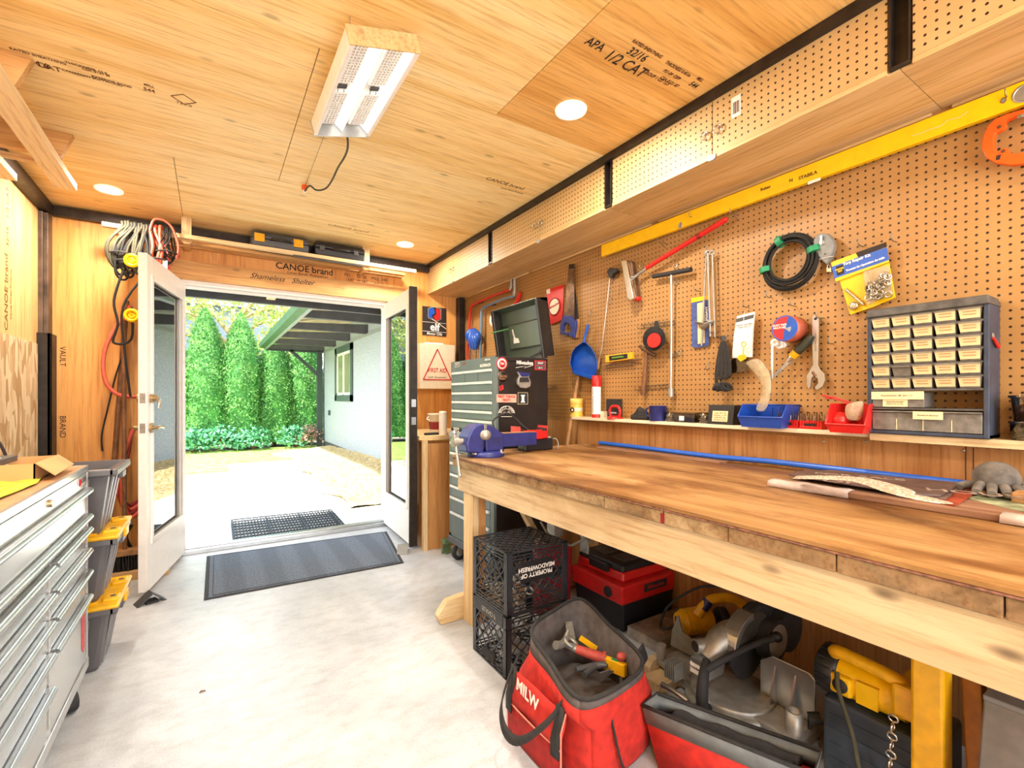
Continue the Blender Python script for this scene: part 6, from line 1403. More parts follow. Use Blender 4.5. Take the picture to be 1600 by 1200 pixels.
mb = MB(); lofts(mb, [scl(base_, .96, .96, .004), scl(base_, 1.03, 1.03, .03), scl(base_, 1.09, 1.06, .11), scl(base_, 1.08, 1.04, .19), scl(rim, 1.06, 1.04, .245), scl(rim, 1.03, 1.02, .275)])
mb.add([p for p in catmull(scl(base_, .96, .96, .004), N_, True)], [tuple(range(8*N_))[::-1]])
mb.build('red_body', M_bagred, t, True, solid=.004)
mb = MB(); lofts(mb, [scl(rim, 1.035, 1.02, .272), scl(rim, 1.0, 1.0, None), scl(rim, .975, .98, None, -.004), scl(rim, .9, .93, .26), scl(base_, .86, .9, .19), scl(base_, .8, .85, .15)]); mb.add(catmull(scl(base_, .8, .85, .15), N_, True), [tuple(range(8*N_))]); mb.build('grey_lining', M_baggrey, t, True, solid=.003)
mb = MB(); mb.tube(catmull(scl(rim, 1.0, 1.0, None, .004), N_, True), .007, 8, True); mb.build('rim_wire', M_bagblk, t, True)
mb = MB(); lofts(mb, [scl(base_, 1.06, 1.05, .035), scl(base_, 1.105, 1.075, .075), scl(base_, 1.10, 1.07, .11)]) if 0 else None
# side pocket flap + logo on the aisle side (facing -x)
def bagpt(y, z, o=0):
    k = (y-1.08)/.4; x = .945-.012*math.sin(k*3.1)-(.035 if z < .2 else .02)+.05*max(0, (z-.2))/.1*.3-o; return Vector((x, y, z))
mb = MB(); mb.sheet([[bagpt(1.12+.3*i/8, z, .012+.004*math.sin(i)) for i in range(9)] for z in (.235, .2, .16, .13)]); fl_ = mb.build('pocket_flap', M_bagred, t, True, solid=.005)
mb = MB(); mb.sheet([[bagpt(1.12+.3*i/8, z, .012) for i in range(9)] for z in (.128, .09, .04, .015)]); mb.build('pocket', plain('bag_red_dark', '#a8201c', .85, 0, .15, 30, .3), t, True, solid=.005)
mb = MB(); mb.tube([bagpt(1.12+.3*i/8, .13, .017) for i in range(9)], .003, 6); mb.tube([bagpt(1.12, z, .015) for z in (.235, .18, .13, .02)], .003, 6); mb.tube([bagpt(1.42, z, .015) for z in (.235, .18, .13, .02)], .003, 6); mb.build('piping', plain('pink_piping', '#e08a78', .7), t, True)
text('MILW', .055, bagpt(1.30, .205, .024), (-.06, -1, 0), (0.1, 0, 1), M_wht, fl_, 'lettering', .0015)
mb = MB()
for yy in (1.14, 1.40): mb.sheet([[bagpt(yy-.018, z, .021), bagpt(yy+.018, z, .021)] for z in (.25, .2, .15, .1)])
hp = [bagpt(1.14, .26, .01), bagpt(1.16, .20, .05), bagpt(1.22, .13, .085), bagpt(1.30, .11, .09), bagpt(1.36, .15, .075), bagpt(1.40, .21, .04), bagpt(1.40, .27, .01)]
hc = catmull(hp, 5); mb.sheet([[p+Vector((-.004, 0, -.015)), p+Vector((.004, 0, .015))] for p in hc]); mb.build('handle', M_bagblk, t, True, solid=.005)
mb = MB(); hp = [Vector(p) for p in ((1.305, 1.18, .30), (1.35, 1.2, .22), (1.38, 1.28, .17), (1.37, 1.38, .22), (1.325, 1.42, .31))]; hc = catmull(hp, 5); mb.sheet([[p+Vector((-.012, 0, -.01)), p+Vector((.012, 0, .01))] for p in hc]); mb.build('handle', M_bagblk, t, True, solid=.005)
mb = MB(); mb.tube([(1.03, 1.052, .235), (1.04, 1.04, .16), (1.06, 1.035, .08), (1.10, 1.045, .02)], .004, 6, sm=3); mb.build('zipper', M_bagblk, t, True)
# tools in the bag
def inbag(nm, label, cat, c): return thing(nm, label, cat, c)
A_ = lambda u, v_, z: PZ(u, v_, z)
t = inbag('rubber_grip_hammer', 'hammer with worn red grip lying across the open bag', 'hammer', A_(925, 1020, .22))
mb = MB(); a, b = A_(900, 1014, .255), A_(940, 1028, .235); mb.tube([a, a.lerp(b, .4), b], [.016, .018, .02], 12); mb.tube([b, b+(b-a)*.12], [.026, .026], 12); mb.build('grip', plain('worn_red_grip', '#b3473c', .6, 0, .12), t, True)
mb = MB(); mb.tube([a, a-(b-a)*.45+EZ*.005], [.015, .011], 10); mb.build('shank', M_castalu, t, True); c = a-(b-a)*.5+EZ*.005
mb = MB(); mb.tube([c+Vector((-.045, -.01, .01)), c, c+Vector((.04, .02, .03))], [.016, .014, .006], 10, sm=3); mb.build('head', M_castalu, t, True)
t = inbag('torpedo_level', 'yellow torpedo level lying in the open bag', 'level', A_(960, 1043, .2)); a, b = A_(944, 1034, .225), A_(978, 1048, .225); mb = MB(); mb.bar(a, b, .022, .045); mb.build('body', M_yelp, t, True, bevel=.003)
mb = MB(); mb.bar(a.lerp(b, .35)+EZ*.0232, a.lerp(b, .65)+EZ*.0232, .012, .001); mb.build('vial', M_green, t, True)
t = inbag('folding_rule', 'orange-yellow folding rule standing in the bag behind the hammer', 'folding rule', A_(920, 1005, .23)); a, b = A_(906, 996, .27), A_(932, 1014, .235); mb = MB(); mb.bar(a, b, .01, .018); mb.build('rule', M_yelp, t, True)
t = inbag('plier_set', 'grey pliers with dark grips in the middle of the bag', 'pliers', A_(935, 1040, .2)); mb = MB(); c = A_(932, 1040, .225); mb.tube([c+Vector((-.08, .02, .0)), c, c+Vector((.02, -.035, .01))], [.010, .013, .006], 10, sm=3); mb.tube([c+Vector((-.075, -.02, 0)), c, c+Vector((.028, -.02, .01))], [.010, .012, .006], 10, sm=3); mb.build('pliers', M_vise if 0 else M_dgrey, t, True)
t = inbag('steel_snips', 'steel snips with open loop near the back of the bag', 'snips', A_(895, 1000, .25)); mb = MB(); c = A_(892, 1004, .27); mb.torus(c, .028, .008, (.5, -.5, 1), 24, 8, (1, .8)); mb.bar(c+Vector((.02, .02, 0)), c+Vector((.07, .1, .02)), .03, .008); mb.build('snips', M_castalu, t, True)
t = inbag('red_knob_tool', 'small tool with pinkish red knob at the right of the bag', 'tool', A_(970, 1027, .24)); mb = MB(); c = A_(971, 1026, .265); mb.ball(c, .017, 12, (1.2, 1, .9)); mb.tube([c, c+Vector((.035, -.0, -.01))], [.011, .013], 10); mb.build('knob', MATS['worn_red_grip'], t, True); mb = MB(); mb.tube([c, c-EZ*.1], .006, 8); mb.build('shaft', M_castalu, t, True)
t = inbag('chisel', 'grey steel paint scraper near the front rim of the bag', 'scraper', A_(940, 1050, .2)); mb = MB(); c = A_(937, 1052, .24); mb.prism([c, c+Vector((.02, -.03, .02)), c+Vector((.05, -.02, .0)), c+Vector((.02, .02, -.05))], (.004, .004, 0)); mb.build('blade', M_alu, t, True)

# second red tote at the bottom edge
t = thing('tool_tote', 'red and grey open tool tote with black cloth, lower right of the canvas bag', 'tool bag', (1.36, .80, 0))
TY = (.62, 1.045)
mb = MB(); R1 = [Vector(p) for p in ((1.18, 1.06, .2), (1.345, .62, .2), (1.455, .65, .2), (1.27, 1.075, .2))]; B1 = [Vector(p) for p in ((1.215, 1.02, .003), (1.355, .65, .003), (1.43, .67, .003), (1.27, 1.04, .003))]
M1 = [b.lerp(r_, .72) for b, r_ in zip(B1, R1)]
mb.sheet([B1+[B1[0]], M1+[M1[0]]]); mb.add(B1, [(0, 1, 2, 3)]); mb.build('red_body', M_bagred, t, True, solid=.004)
mb = MB(); mb.sheet([M1+[M1[0]], R1+[R1[0]]]); mb.build('grey_band', plain('band_grey', '#6f7474', .7, 0, .1), t, True, solid=.007)
mb = MB(); mb.tube([p for p in R1], .006, 8, True); mb.build('rim', M_bagblk, t, True)
t = thing('black_cloth', 'crumpled black cloth stuffed in the red and grey tote', 'cloth', (1.34, .85, .15)); rs = random.Random(3)
mb = MB(); mb.sheet([[Vector((1.36+.07*i/6-.155*j/8, .68+.33*j/8, .165+.04*math.sin(i*1.7+j)*math.cos(j*1.3)+rs.uniform(-.01, .01))) for i in range(7)] for j in range(9)]); mb.build('cloth', M_bagblk, t, True, solid=.004, sub=1)

# mitre saw
s = thing('miter_saw', 'grey aluminium mitre saw with black blade guard on the floor under the bench', 'mitre saw', (1.70, 1.05, 0))
mb = MB(); mb.box(1.62, .80, .015, 1.82, 1.34, .075); mb.box(1.60, .79, .06, 1.74, .99, .085); mb.box(1.60, 1.17, .06, 1.74, 1.36, .085); mb.build('base', M_castalu, s, True, bevel=.006)
for x, y in ((1.62, .83), (1.62, 1.31), (1.80, .83), (1.80, 1.31)): mb = MB(); mb.cyl((x, y, 0), (x, y, .02), .02); mb.build('foot', M_rubber, s, True)
c = (1.675, 1.06, 0); mb = MB(); mb.lathe([(.165, .03), (.17, .04), (.17, .07), (.15, .074)], c, 48); mb.build('scale_ring', M_castalu, s, True)
mb = MB(); mb.lathe([(.148, .074), (.148, .090), (.14, .094), (0, .094)], c, 48); mb.build('turntable', M_castalu, s, True)
mb = MB(); mb.bar((1.6, 1.06, .06), (1.47, 1.08, .055), .06, .03); mb.build('mitre_arm', M_castalu, s, True, bevel=.006)
mb = MB(); mb.tube([(1.475, 1.11, .085), (1.46, 1.16, .10), (1.455, 1.21, .10)], [.011, .009, .012], 12, sm=3); mb.build('mitre_lever', M_alu, s, True)
mb = MB(); mb.prism([(1.735, .985, .085), (1.735, .795, .085), (1.735, .795, .235), (1.735, .815, .25), (1.735, .94, .25), (1.735, .985, .215)], (.008, 0, 0)); mb.build('fence', M_alu, s, True, bevel=.002)
for y in (.855, .925): mb = MB(); mb.prism([(1.734, y, .09), (1.734, y, .22), (1.69, y, .09)], (0, .006, 0)); mb.build('fence_rib', M_alu, s, True)
mb = MB(); mb.prism([(1.74, 1.16, .085), (1.74, 1.40, .085), (1.74, 1.39, .16), (1.74, 1.36, .235), (1.74, 1.335, .17), (1.74, 1.25, .15), (1.74, 1.16, .14)], (.01, 0, 0)); mb.build('fence', M_castalu, s, True, bevel=.002)
mb = MB(); mb.lathe([(.026, .0), (.026, .07), (.02, .07), (.02, .0)], (1.64, .815, .085), 20); mb.build('clamp_post', M_castalu, s, True); mb = MB(); mb.lathe([(.02, .0), (.02, .06)], (1.62, 1.35, .085), 18); mb.build('clamp_post', M_castalu, s, True)
mb = MB(); mb.cyl((1.68, .79, .13), (1.70, .76, .14), .018, n=10); mb.cyl((1.69, .79, .13), (1.69, .79, .09), .007); mb.build('clamp_knob', M_blackm, s, True)
# toothed blade
bc = Vector((1.775, 1.055, .225)); mb = MB(); nT = 48; P_ = []
for k in range(nT*2): a = math.pi*k/nT; r_ = .127 if k % 2 else .119; P_.append((bc.x+r_*math.cos(a+.03*(k % 2)), bc.y, bc.z+r_*math.sin(a)))
mb.prism(P_, (0, .003, 0)); mb.build('blade', M_blackm, s, True)
def arcpts(c, r, a0, a1, y, n=14): return [Vector((c.x+r*math.cos(math.radians(a0+(a1-a0)*k/n)), y, c.z+r*math.sin(math.radians(a0+(a1-a0)*k/n)))) for k in range(n+1)]
g = arcpts(bc, .138, -10, 165, 1.03)+arcpts(bc, .035, 165, -10, 1.03)
mb = MB(); mb.prism(g, (0, .05, 0)); mb.build('upper_guard', plain('guard_grey', '#5b564f', .4, .4, .15), s, True, bevel=.004)
g = arcpts(bc, .142, 95, 170, 1.025, 10)+arcpts(bc, .118, 170, 95, 1.025, 10); mb = MB(); mb.prism(g, (0, .06, 0)); mb.build('lower_guard', M_alu, s, True, bevel=.002)
mb = MB(); mb.tube([(1.86, 1.035, .25), (1.86, .985, .25)], .078, 28); mb.tube([(1.97, 1.12, .26), (1.97, .99, .26)], .085, 24); mb.build('motor', M_blackm, s, True, bevel=.006)
mb = MB(); mb.lathe([(0, -.004), (.058, -.004), (.064, 0)], (1.86, .984, .25), 32, (0, 1, 0)); mb.build('motor_cap', M_castalu, s, True)
mb = MB(); mb.bar((1.86, 1.10, .25), (1.95, 1.10, .08), .09, .05); mb.build('pivot_arm', M_castalu, s, True, bevel=.008)
mb = MB(); mb.tube([(1.70, 1.11, .235), (1.63, 1.13, .235), (1.575, 1.15, .238)], [.034, .03, .026], 20); mb.build('dust_port', M_castalu, s, True)
mb = MB(); mb.tube([(1.5745, 1.1502, .238), (1.5735, 1.1505, .238)], .021, 20); mb.build('port_opening', M_inkb, s, True)
mb = MB(); mb.frustum((1.60, 1.11, .14), (.10, .07), (.13, .08), .075); hdp = mb.build('head_casting', M_alu, s, True, bevel=.012)
mb = MB(); mb.box(1.538, 1.09, .158, 1.545, 1.145, .195); nb = mb.build('name_badge', M_wht, hdp, True); text('TRADESMAN', .011, (1.5375, 1.118, .178), TL, EZ, M_vise, nb, 'print', .0004)
mb = MB(); mb.tube([(1.56, 1.09, .215), (1.50, 1.06, .19), (1.47, 1.045, .13), (1.48, 1.045, .075), (1.53, 1.06, .07)], [.015, .019, .021, .02, .016], 12, sm=4); mb.build('handle', M_blackm, s, True)
mb = MB(); mb.tube([(1.52, 1.065, .205), (1.62, 1.03, .245), (1.72, 1.0, .27), (1.80, .965, .29)], [.013, .012, .011, .014], 10, sm=4); mb.build('linkage_arm', M_blackm, s, True)
mb = MB(); mb.ball((1.805, .96, .293), .02, 14); mb.build('linkage_knob', M_black, s, True)
mb = MB()
for k in range(6): mb.box(1.505+k*.0, 1.19+k*.009, .10, 1.56, 1.194+k*.009, .165)
mb.build('motor_fins', M_castalu, s, True)
# yellow circular saw behind
c0 = Vector((1.96, 1.34, 0)); mb = MB(); mb.tube([(1.60, 1.115, .20), (1.66, 1.10, .255), (1.72, 1.09, .27), (1.78, 1.085, .25)], [.035, .052, .055, .045], 20, sm=3); mb.build('head_arm', M_castalu, s, True)
mb = MB(); mb.prism([(1.78, 1.04, .36), (1.84, 1.04, .375), (2.02, 1.04, .33), (2.06, 1.04, .24), (1.98, 1.04, .2), (1.84, 1.04, .30)], (0, .055, 0)); mb.build('belt_cover', M_blackm, s, True, bevel=.012)
s = thing('circular_saw', 'yellow circular saw with black cord behind the mitre saw', 'circular saw', c0)
mb = MB(); mb.box(1.85, 1.24, .002, 2.1, 1.46, .01); mb.build('shoe', M_castalu, s, True)
mb = MB(); mb.tube([(1.86, 1.42, .15), (1.98, 1.38, .15)], [.058, .062], 22); mb.tube([(1.835, 1.43, .15), (1.86, 1.42, .15)], [.045, .058], 22); mb.build('motor_housing', M_yelp, s, True)
mb = MB(); mb.tube([(1.88, 1.36, .20), (1.93, 1.33, .27), (2.02, 1.26, .275), (2.06, 1.22, .2)], [.022, .022, .022, .025], 12, sm=4); mb.build('handle', M_yelp, s, True)
mb = MB(); mb.tube([(1.90, 1.35, .23), (1.925, 1.335, .268)], .0245, 12); mb.box(1.84, 1.435, .13, 1.85, 1.455, .17); mb.build('switch', M_vise, s, True)
mb = MB(); mb.lathe([(0, -.015), (.09, -.015), (.095, -.01), (.095, .02), (0, .02)], (2.02, 1.33, .115), 32, (.8, -.6, 0)); mb.build('blade_guard', M_blackm, s, True)
mb = MB(); mb.tube([(1.835, 1.43, .15), (1.80, 1.41, .16), (1.79, 1.46, .12), (1.83, 1.53, .1), (1.86, 1.5, .2), (1.95, 1.40, .30), (2.05, 1.3, .31)], .006, 8, sm=6); mb.build('cord', M_blackm, s, True)
t = thing('dusty_slab', 'dusty grey slab lying on the floor between red toolbox and mitre saw', 'slab', (1.96, 1.58, .0)); mb = MB(); mb.box(-.2, -.09, 0, .19, .1, .055); mb.build('slab', speckle('dusty', [(.3, '#6f6a66'), (.6, '#a39c92'), (.8, '#c8b48e')], 14, .95), t, bevel=.004)
p = PZ(1040, 1052, .04); t = thing('pine_offcut', 'pine offcut with rounded piece resting on it, left of the mitre saw', 'wood offcut', (p.x, p.y+.02, 0)); mb = MB(); mb.box(-.09, -.07, 0, .09, .09, .04); mb.build('block', M_pine_x, t, bevel=.003)
mb = MB(); mb.prism([(.0+.055*math.cos(math.pi*k/8), .02, .041+.045*math.sin(math.pi*k/8)) for k in range(9)], (0, .035, 0)); mb.build('rounded_piece', M_pine, t, bevel=.002)
for v_ in ():
    pass
mb = MB(); rs = random.Random(31)
p = PZ(965, 1128, 0); 

# dark case, hoist, jack post, grey box on the right
t = thing('plastic_case', 'dark blue-grey ribbed plastic case on the floor below the yellow hoist', 'case', (1.74, .60, 0)); mb = MB(); mb.box(-.10, -.15, 0, .12, .13, .255); mb.build('case', plain('slate_case', '#3b4654', .5, 0, .15), t, bevel=.012)
for k in range(4): mb = MB(); mb.box(-.103, -.13, .06+k*.045, -.098, .11, .075+k*.045); mb.build('rib', MATS['slate_case'], t)
h = thing('electric_hoist', 'yellow electric hoist with black end cap lying on the dark case', 'hoist', (1.72, .62, .2565))
ax = Vector((.03, -1, -.02)).normalized(); o = Vector((1.70, .715, .322))
mb = MB(); mb.tube([o, o+ax*.10, o+ax*.19], [.062, .062, .058], 28); mb.build('motor_body', M_yel, h, True, bevel=.004)
mb = MB(); mb.tube([o-ax*.045, o-ax*.035, o+ax*.012, o+ax*.02], [.055, .072, .072, .062], 28); ec = mb.build('end_cap', M_black, h, True)
mb = MB(); 
for k in range(16): 
    a = 2*math.pi*k/16; r_ = Vector((math.cos(a), 0, math.sin(a)))*.072; mb.tube([o+r_-ax*.033, o+r_+ax*.01], .003, 5)
mb.build('cap_ribs', M_black, ec, True)
q_ = o+Vector((-.062, -.04, -.008)); mb = MB(); mb.box(q_.x-.01, q_.y-.03, q_.z-.03, q_.x+.02, q_.y+.03, q_.z+.03); mb.build('switch_pod', M_yel, h, True, bevel=.008)
mb = MB(); mb.lathe([(0, 0), (.021, 0), (.021, .004)], q_-EX*.013, 20, (1, 0, 0)); mb.build('round_switch', M_blackm, h, True)
mb = MB(); mb.tube([o+Vector((-.03, -.01, .065)), o+Vector((-.05, -.03, .085)), o+Vector((-.055, -.17, .075)), o+Vector((-.04, -.19, .05))], [.018, .019, .019, .018], 14, sm=4); mb.build('handle', M_yelp, h, True)
mb = MB(); mb.box(o.x-.08, o.y-.235, o.z-.02, o.x+.05, o.y-.17, o.z+.075); mb.build('gear_housing', M_yelp, h, True, bevel=.01)
mb = MB(); a = o+Vector((-.061, -.08, 0)); mb.box(a.x-.004, a.y-.055, a.z-.04, a.x+.01, a.y+.0, a.z+.025); mb.build('name_plate', M_yel, h, True)
mb = MB(); mb.tube([o+Vector((-.07, -.03, .03)), o+Vector((-.09, -.045, -.02)), o+Vector((-.11, -.09, -.12)), o+Vector((-.12, -.11, -.2)), (1.52, .55, .03)], .0065, 8, sm=5); mb.build('supply_cable', M_cordg, h, True)
ch = thing('lifting_chain', 'short steel link chain hanging down from the yellow hoist', 'chain', (1.60, .50, .02)); a = Vector((1.612, .535, .30)); b = Vector((1.55, .53, .05)); n = 12
for k in range(n):
    c = a.lerp(b, k/(n-1)); mb = MB(); ax_ = (0, 1, .0) if k % 2 else (1, 0, .2); mb.M = Matrix.Translation(c); mb.torus((0, 0, 0), .011, .0032, ax_, 14, 5, (1, 1)); mb.build('link', M_chrome, ch, True)
js = thing('jack_stand', 'tall yellow steel post standing right of the hoist', 'jack', (1.62, .455, 0)); mb = MB(); mb.box(-.035, -.035, .01, .035, .035, .56); mb.build('post', M_yelp, js, bevel=.008); mb = MB(); mb.box(-.08, -.06, 0, .08, .06, .012); mb.build('base_plate', M_yelp, js)
mb = MB(); mb.cyl((0, 0, .56), (0, 0, .6), .012); mb.build('pin', M_castalu, js)
mb = MB(); mb.bar((1.66, .36, .0), (1.73, .40, .50), .05, .04, (0, 1, 0)); tag(mb.build('orange_bar', plain('amber_steel', '#c47a1c', .45, 0, .15), bevel=.004), 'amber painted bar leaning behind the yellow post', 'bar')
t = thing('metal_box', 'grey sheet-metal box with sloping side at the bottom right under the bench', 'metal box', (1.62, .10, 0)); mb = MB(); mb.prism([(-.16, -.25, 0), (.30, -.25, 0), (.30, -.25, .46), (-.02, -.25, .46)], (0, .50, 0)); mb.build('box', plain('grey_sheet', '#83807e', .4, .4, .08), t, bevel=.004)
mb = MB(); mb.box(-.02, -.252, .455, .3, .252, .47); mb.build('lid', MATS['grey_sheet'], t, bevel=.003)
# ---------------------------------------------------------------- stainless tool chest on the left
KX, KY1, KY0, KZ = -.452, 2.605, .75, .917
t = thing('rolling_workstation', 'stainless steel rolling tool chest with wooden top along the left wall', 'tool chest', (-.67, 1.7, 0)); ws = t
mb = MB(); mb.box(XL+.012, KY0, .075, KX+.012, KY1, KZ-.022); mb.build('carcass', M_stain, t, True, bevel=.002)
mb = MB(); mb.box(XL+.012, KY0, KZ-.021, KX+.008, KY1, KZ-.001); mb.build('wooden_top', plain('mdf_top', '#b98a5e', .55, 0, .08, 14), t, True)
mb = MB(); mb.box(KX+.008, KY0, KZ-.024, KX+.02, KY1+.003, KZ+.001); mb.box(XL+.012, KY1, KZ-.024, KX+.02, KY1+.006, KZ+.001); mb.build('top_rim', M_alu, t, True, bevel=.001)
xf = KX+.012
mb = MB(); mb.box(xf-.003, KY0, .1, xf-.0005, KY1-.01, .83); mb.build('recess', M_dgrey, t, True)
def drw(y0, y1, z0, z1, lbl=None):
    y1_ = y1; y1 = y1-.022
    mb = MB(); mb.box(xf-.002, y0, z0, xf+.006, y1, z1); d = mb.build('drawer', M_stain, t, True, bevel=.002)
    mb = MB(); zc = z1-.012; mb.tube([(xf+.016, y0+.004, zc), (xf+.016, y1_-.002, zc)], .0135, 12); mb.box(xf+.004, y0+.002, z1-.006, xf+.016, y1_-.002, z1+.001); mb.build('pull', M_alu, d, True)
    mb = MB(); mb.tube([(xf+.016, y1_-.003, zc), (xf+.016, y1_-.001, zc)], .0115, 12); mb.build('pull_cap', M_castalu, d, True)
    return d
yd = 2.056
mb = MB(); mb.box(xf-.002, KY0, .835, xf+.006, KY1-.02, KZ-.028); tr = mb.build('top_panel', M_stain, t, True, bevel=.002)
drw(KY0, KY1-.018, .726, .828); drw(KY0, KY1-.018, .678, .718) if 0 else drw(KY0, KY1-.018, .672, .72)
for a, b in ((.582, .665), (.494, .577), (.392, .489)):
    drw(KY0, yd-.008, a, b); drw(yd+.012, KY1-.018, a, b)
drw(KY0, yd-.008, .285, .387); drw(KY0, yd-.008, .13, .28)
dr_ = drw(yd+.012, KY1-.018, .128, .387)
mb = MB(); y0_ = KY1-.06; mb.prism([(xf+.0065, y0_, .335), (xf+.0065, y0_-.055, .335), (xf+.0065, y0_-.055, .20), (xf+.0065, y0_-.02, .175), (xf+.0065, y0_, .19)], (.0008, 0, 0)); lb = mb.build('red_sticker', plain('pinkish_red', '#d8505a', .5, 0, .12, 60), dr_, True)
mb = MB(); mb.box(xf-.002, yd-.006, .08, xf+.008, yd+.01, .665); mb.box(xf-.002, KY1-.016, .08, xf+.008, KY1, .89); mb.box(xf-.002, KY0, .082, xf+.01, KY1, .122); mb.build('front_frame', M_stain, t, True, bevel=.002)
mb = MB(); p = PX(78, 781, xf+.007); mb.box(xf+.006, p.y-.012, .855, xf+.012, p.y+.012, .875) if 0 else mb.cyl((xf+.006, p.y, .862), (xf+.014, p.y, .862), .012); mb.build('lock', M_brass, t, True)
mb = MB(); mb.prism([(xf+.0065, KY1-.04, .85), (xf+.0065, KY1-.17, .85), (xf+.0065, KY1-.17, .885), (xf+.0065, KY1-.04, .885)], (.002, 0, 0)); bd_ = mb.build('badge', M_alu, t, True)
mb = MB(); mb.torus((xf+.009, KY1-.155, .868), .012, .003, (1, 0, 0), 16, 6); mb.build('badge_emblem', M_redink, bd_, True)
text('GEARS', .026, (xf+.0092, KY1-.09, .868), EY*1, EZ, M_dgrey, bd_, 'lettering', .0005)
for y in (2.42, 1.1):
    for x in (KX-.002, XL+.08):
        mb = MB(); r_ = .04; mb.lathe([(0, -.018), (r_*.9, -.018), (r_, -.013), (r_, .013), (r_*.9, .018), (0, .018)], (x, y, r_), 24, (1, .5, 0)); cw_ = mb.build('caster_wheel', M_rubber, t, True); mb = MB(); mb.lathe([(0, -.0195), (.02, -.0195), (.02, .0195), (0, .0195)], (x, y, r_), 16, (1, .5, 0)); mb.build('hub', M_lgrey, cw_, True)
# things on it
a, b = PZ(0, 742, KZ), PZ(87, 737, KZ)
t = thing('cardboard_box', 'open flat cardboard box on the stainless tool chest', 'box', (-.66, 2.33, KZ))
mb = MB(); x0, x1, y0_, y1_, hh = -.93, -.50, 2.20, 2.48, .06
mb.box(x0, y0_, KZ+.0005, x1, y1_, KZ+.004); mb.box(x0, y0_, KZ, x1, y0_+.004, KZ+hh); mb.box(x0, y1_-.004, KZ, x1, y1_, KZ+hh); mb.box(x0, y0_, KZ, x0+.004, y1_, KZ+hh); mb.box(x1-.004, y0_, KZ, x1, y1_, KZ+hh); mb.build('tray', M_card, t, True)
mb = MB(); mb.prism([(x1, y0_, KZ+hh), (x1, y1_, KZ+hh), (x1+.045, y1_, KZ+.02), (x1+.05, y0_, KZ+.015)], (.002, 0, .003)); mb.build('flap', M_card, t, True)
mb = MB(); mb.box(x0+.04, y0_+.05, KZ+.05, x1-.1, y1_-.04, KZ+hh+.012); tag(mb.build('grey_panel', M_dgrey, bevel=.003), 'flat dark grey plastic panel lying in the cardboard box', 'panel')
t = thing('red_case', 'low red tool case with black cord handle behind the cardboard box', 'tool case', (-.80, 2.54, KZ+.0005)); mb = MB(); mb.frustum((0, 0, 0), (.22, .09), (.19, .08), .095); mb.build('case', M_redp, t, bevel=.01)
mb = MB(); mb.tube([(.02, .0, .09), (.03, .0, .15), (.07, .0, .165), (.11, .0, .14), (.135, .01, .08), (.14, .02, .04)], .005, 8, sm=5); mb.build('cord', M_blackm, t)
t = thing('microfibre_cloth', 'yellow-green cloth lying flat on the stainless tool chest', 'cloth', PZ(20, 765, KZ+.003)); rs = random.Random(5)
q0, q1, q2, q3 = PZ(-60, 745, KZ), PZ(68, 745, KZ), PZ(60, 757, KZ), PZ(-40, 798, KZ)
mb = MB(); mb.sheet([[q0.lerp(q1, i/10).lerp(q3.lerp(q2, i/10), j/8)+EZ*(.005+.004*math.sin(i*1.3)*math.cos(j)+rs.uniform(0, .002)) for i in range(11)] for j in range(9)]); mb.build('cloth', M_cloth, t, True, solid=.003, sub=1)
p = PZ(-6, 748, KZ); t = thing('plastic_bottle', 'edge of a white translucent bottle on the cloth at the left frame edge', 'bottle', (p.x, p.y, KZ+.0105)); mb = MB(); mb.lathe([(.03, 0), (.032, .005), (.03, .035), (.012, .05), (.012, .062), (0, .063)], n=24); mb.build('bottle', M_wht, t)

